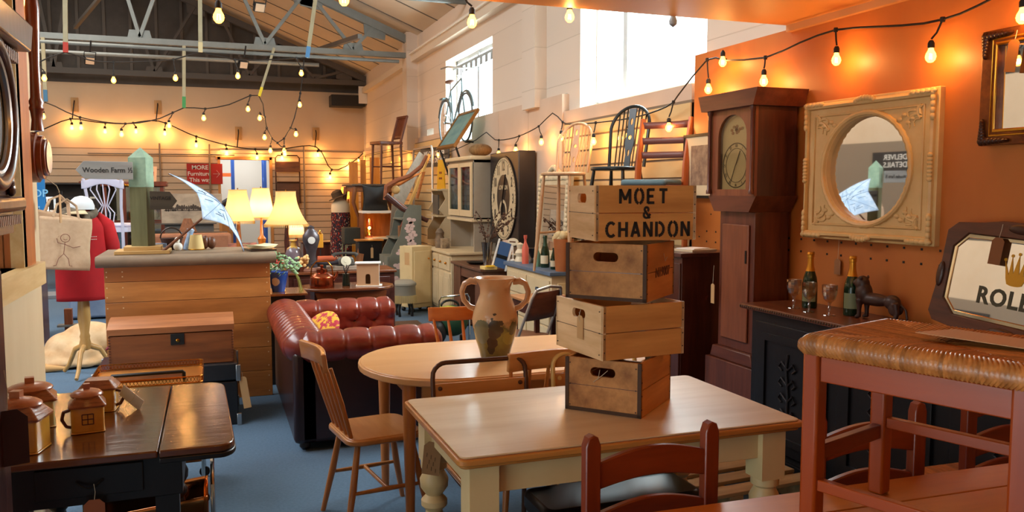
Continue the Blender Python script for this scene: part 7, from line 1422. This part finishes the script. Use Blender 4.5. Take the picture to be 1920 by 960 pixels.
S4c = [(-1.3, 4.38, 2.66), (-1.0, 4.38, 2.62), (-.2, 4.38, 2.64), (.6, 4.38, 2.64), (1.3, 4.38, 2.66), (2.0, 4.38, 2.66), (2.9, 4.38, 2.66)]
festoon('string_lights', 'large-bulbed string lights along the front edge of the low plywood ceiling', S4c, Yp([(52, 10), (410, 32), (645, 0), (885, 42), (1068, 32)], 4.38), r=.027, power=4)
t = thing('unlit_bulb', 'unlit grey bulb hanging from the low ceiling edge against the bright window', 'bulb', onY(1262, 42, 4.38)); MB().lathe([(0, -.03), (.022, -.012), (.024, .01), (.014, .035), (.014, .08), (0, .08)], 12).build('bulb_and_socket', mat('8a929a', .3, key='unlit_grey'), t); MB().tube([(0, 0, .08), (0, 0, .17)], .005, 6).build('cable', CAB_, t)
festoon('string_lights', 'string lights hooked along the right wall from the far corner to the orange boards', Xp([(672, 296), (700, 290), (752, 283), (800, 296), (840, 286), (893, 262), (912, 248), (928, 262), (965, 258), (1010, 237), (1036, 212), (1055, 229), (1080, 233), (1180, 222), (1250, 200), (1272, 178), (1326, 112), (1360, 113), (1435, 108), (1500, 80), (1567, 56), (1650, 50), (1732, 44), (1800, 26), (1862, -4), (1925, -30)], 3.31),
   Xp([(672, 301), (684, 308), (715, 278), (736, 304), (752, 297), (811, 306), (822, 291), (935, 289), (967, 282), (1015, 267), (1052, 259), (1113, 266), (1176, 259), (1254, 240), (1328, 168), (1355, 117), (1432, 153), (1568, 113), (1745, 106), (1917, 32)], 3.29), r=.026, power=8)
festoon('string_lights', 'added string lights under the low ceiling behind the viewer, for warm light', [(-.7, 2.9, 2.56), (.2, 1.6, 2.5), (1.2, .9, 2.5), (2.2, .4, 2.5), (3.2, -.4, 2.56)], [(-.3, 2.3, 2.42), (.25, 1.55, 2.38), (.9, 1.05, 2.38), (1.6, .7, 2.38), (2.3, .35, 2.38), (2.9, -.15, 2.4)], r=.027, power=4)  # unseen string added for warm light under the soffit
# sticks holding the strings
for (a, c, y, tip, lab) in (((80, 70), (86, 190), 14.3, '3a6a8a', 'pale stick with a blue tip hanging at the far left of the strings'), ((122, -6), (123, 98), 11.6, 'b03020', 'pale stick with a red tip hanging from the tie beam'), ((345, 86), (345, 202), 14.3, '3a8a4a', 'pale stick with a green tip hanging from the pipe'), ((375, -6), (376, 98), 11.6, 'c9b88a', 'plain pale stick hanging from the tie beam'), ((514, 90), (486, 180), 14.3, 'd8c020', 'slanted stick with a yellow tip hanging from the pipe'), ((592, -6), (576, 108), 11.6, '4a80b0', 'slanted pale stick with a blue end, right of the others')):
    A_, B_ = onY(*a, y), onY(*c, y); t = thing('hanging_stick', lab, 'stick', B_); MB().bar((0, 0, 0), A_-B_, .05, .04).build('batten', mat('a89e80', .7, 0, '988e70', 5, key='pale_batten'), t); MB().bar((0, 0, -.003), (A_-B_)*.18, .054, .044).build('painted_tip', mat(tip, .6), t)
for px, py, lab in ((140, 196, 'leftmost'), (296, 201, 'second from the left'), (447, 250, 'third from the left'), (592, 251, 'rightmost')):
    p = onY(px, py, YB-.03); t = thing('hook_block', 'wooden block with wire hook high on far wall, %s of four' % lab, 'block', p, 0, 'hook blocks on the far wall'); MB().box(-.07, .07, -.02, .02, -.15, .15).build('block', wood('b8905c', 'a07a48', 'z', .6), t); MB().tube([(0, -.02, .08), (.0, -.12, .0), (-.04, -.14, -.33)], .012, 6).build('wire_hook', IRON, t)
for px, py, y, lab in ((168, 112, 14.2, 'small black floodlight under the truss at left'), (456, 120, 14.2, 'small black floodlight in the middle below the truss'), (486, 12, 11.55, 'small black floodlight at the top of the picture')):
    t = thing('floodlight', lab, 'lamp', onY(px, py, y), rot=(radians(25), 0, radians(20))); MB().box(-.07, .07, -.03, .03, -.07, .05).build('housing', BLACK, t, bevel=.004); MB().box(-.06, .06, -.035, -.03, -.06, .04).build('lens', mat('c9a888', .4, key='lens_tan'), t); MB().tube([(-.08, 0, 0), (-.08, 0, .12), (.08, 0, .12), (.08, 0, 0)], .008, 6).build('bracket', IRON, t); MB().tube([(0, 0, .12), (0, 0, .3)], .012, 6).build('stem', IRON, t)
t = thing('wall_speaker', 'black box speaker in the far right corner under the roof', 'speaker', (3.05, YB-.35, 3.66)); MB().box(-.38, .40, -.15, .3, -.12, .14).build('cabinet', BLACK, t, bevel=.01); MB().box(.25, .45, -.16, -.15, -.05, .35).build('pale_labels', WHITE, t)
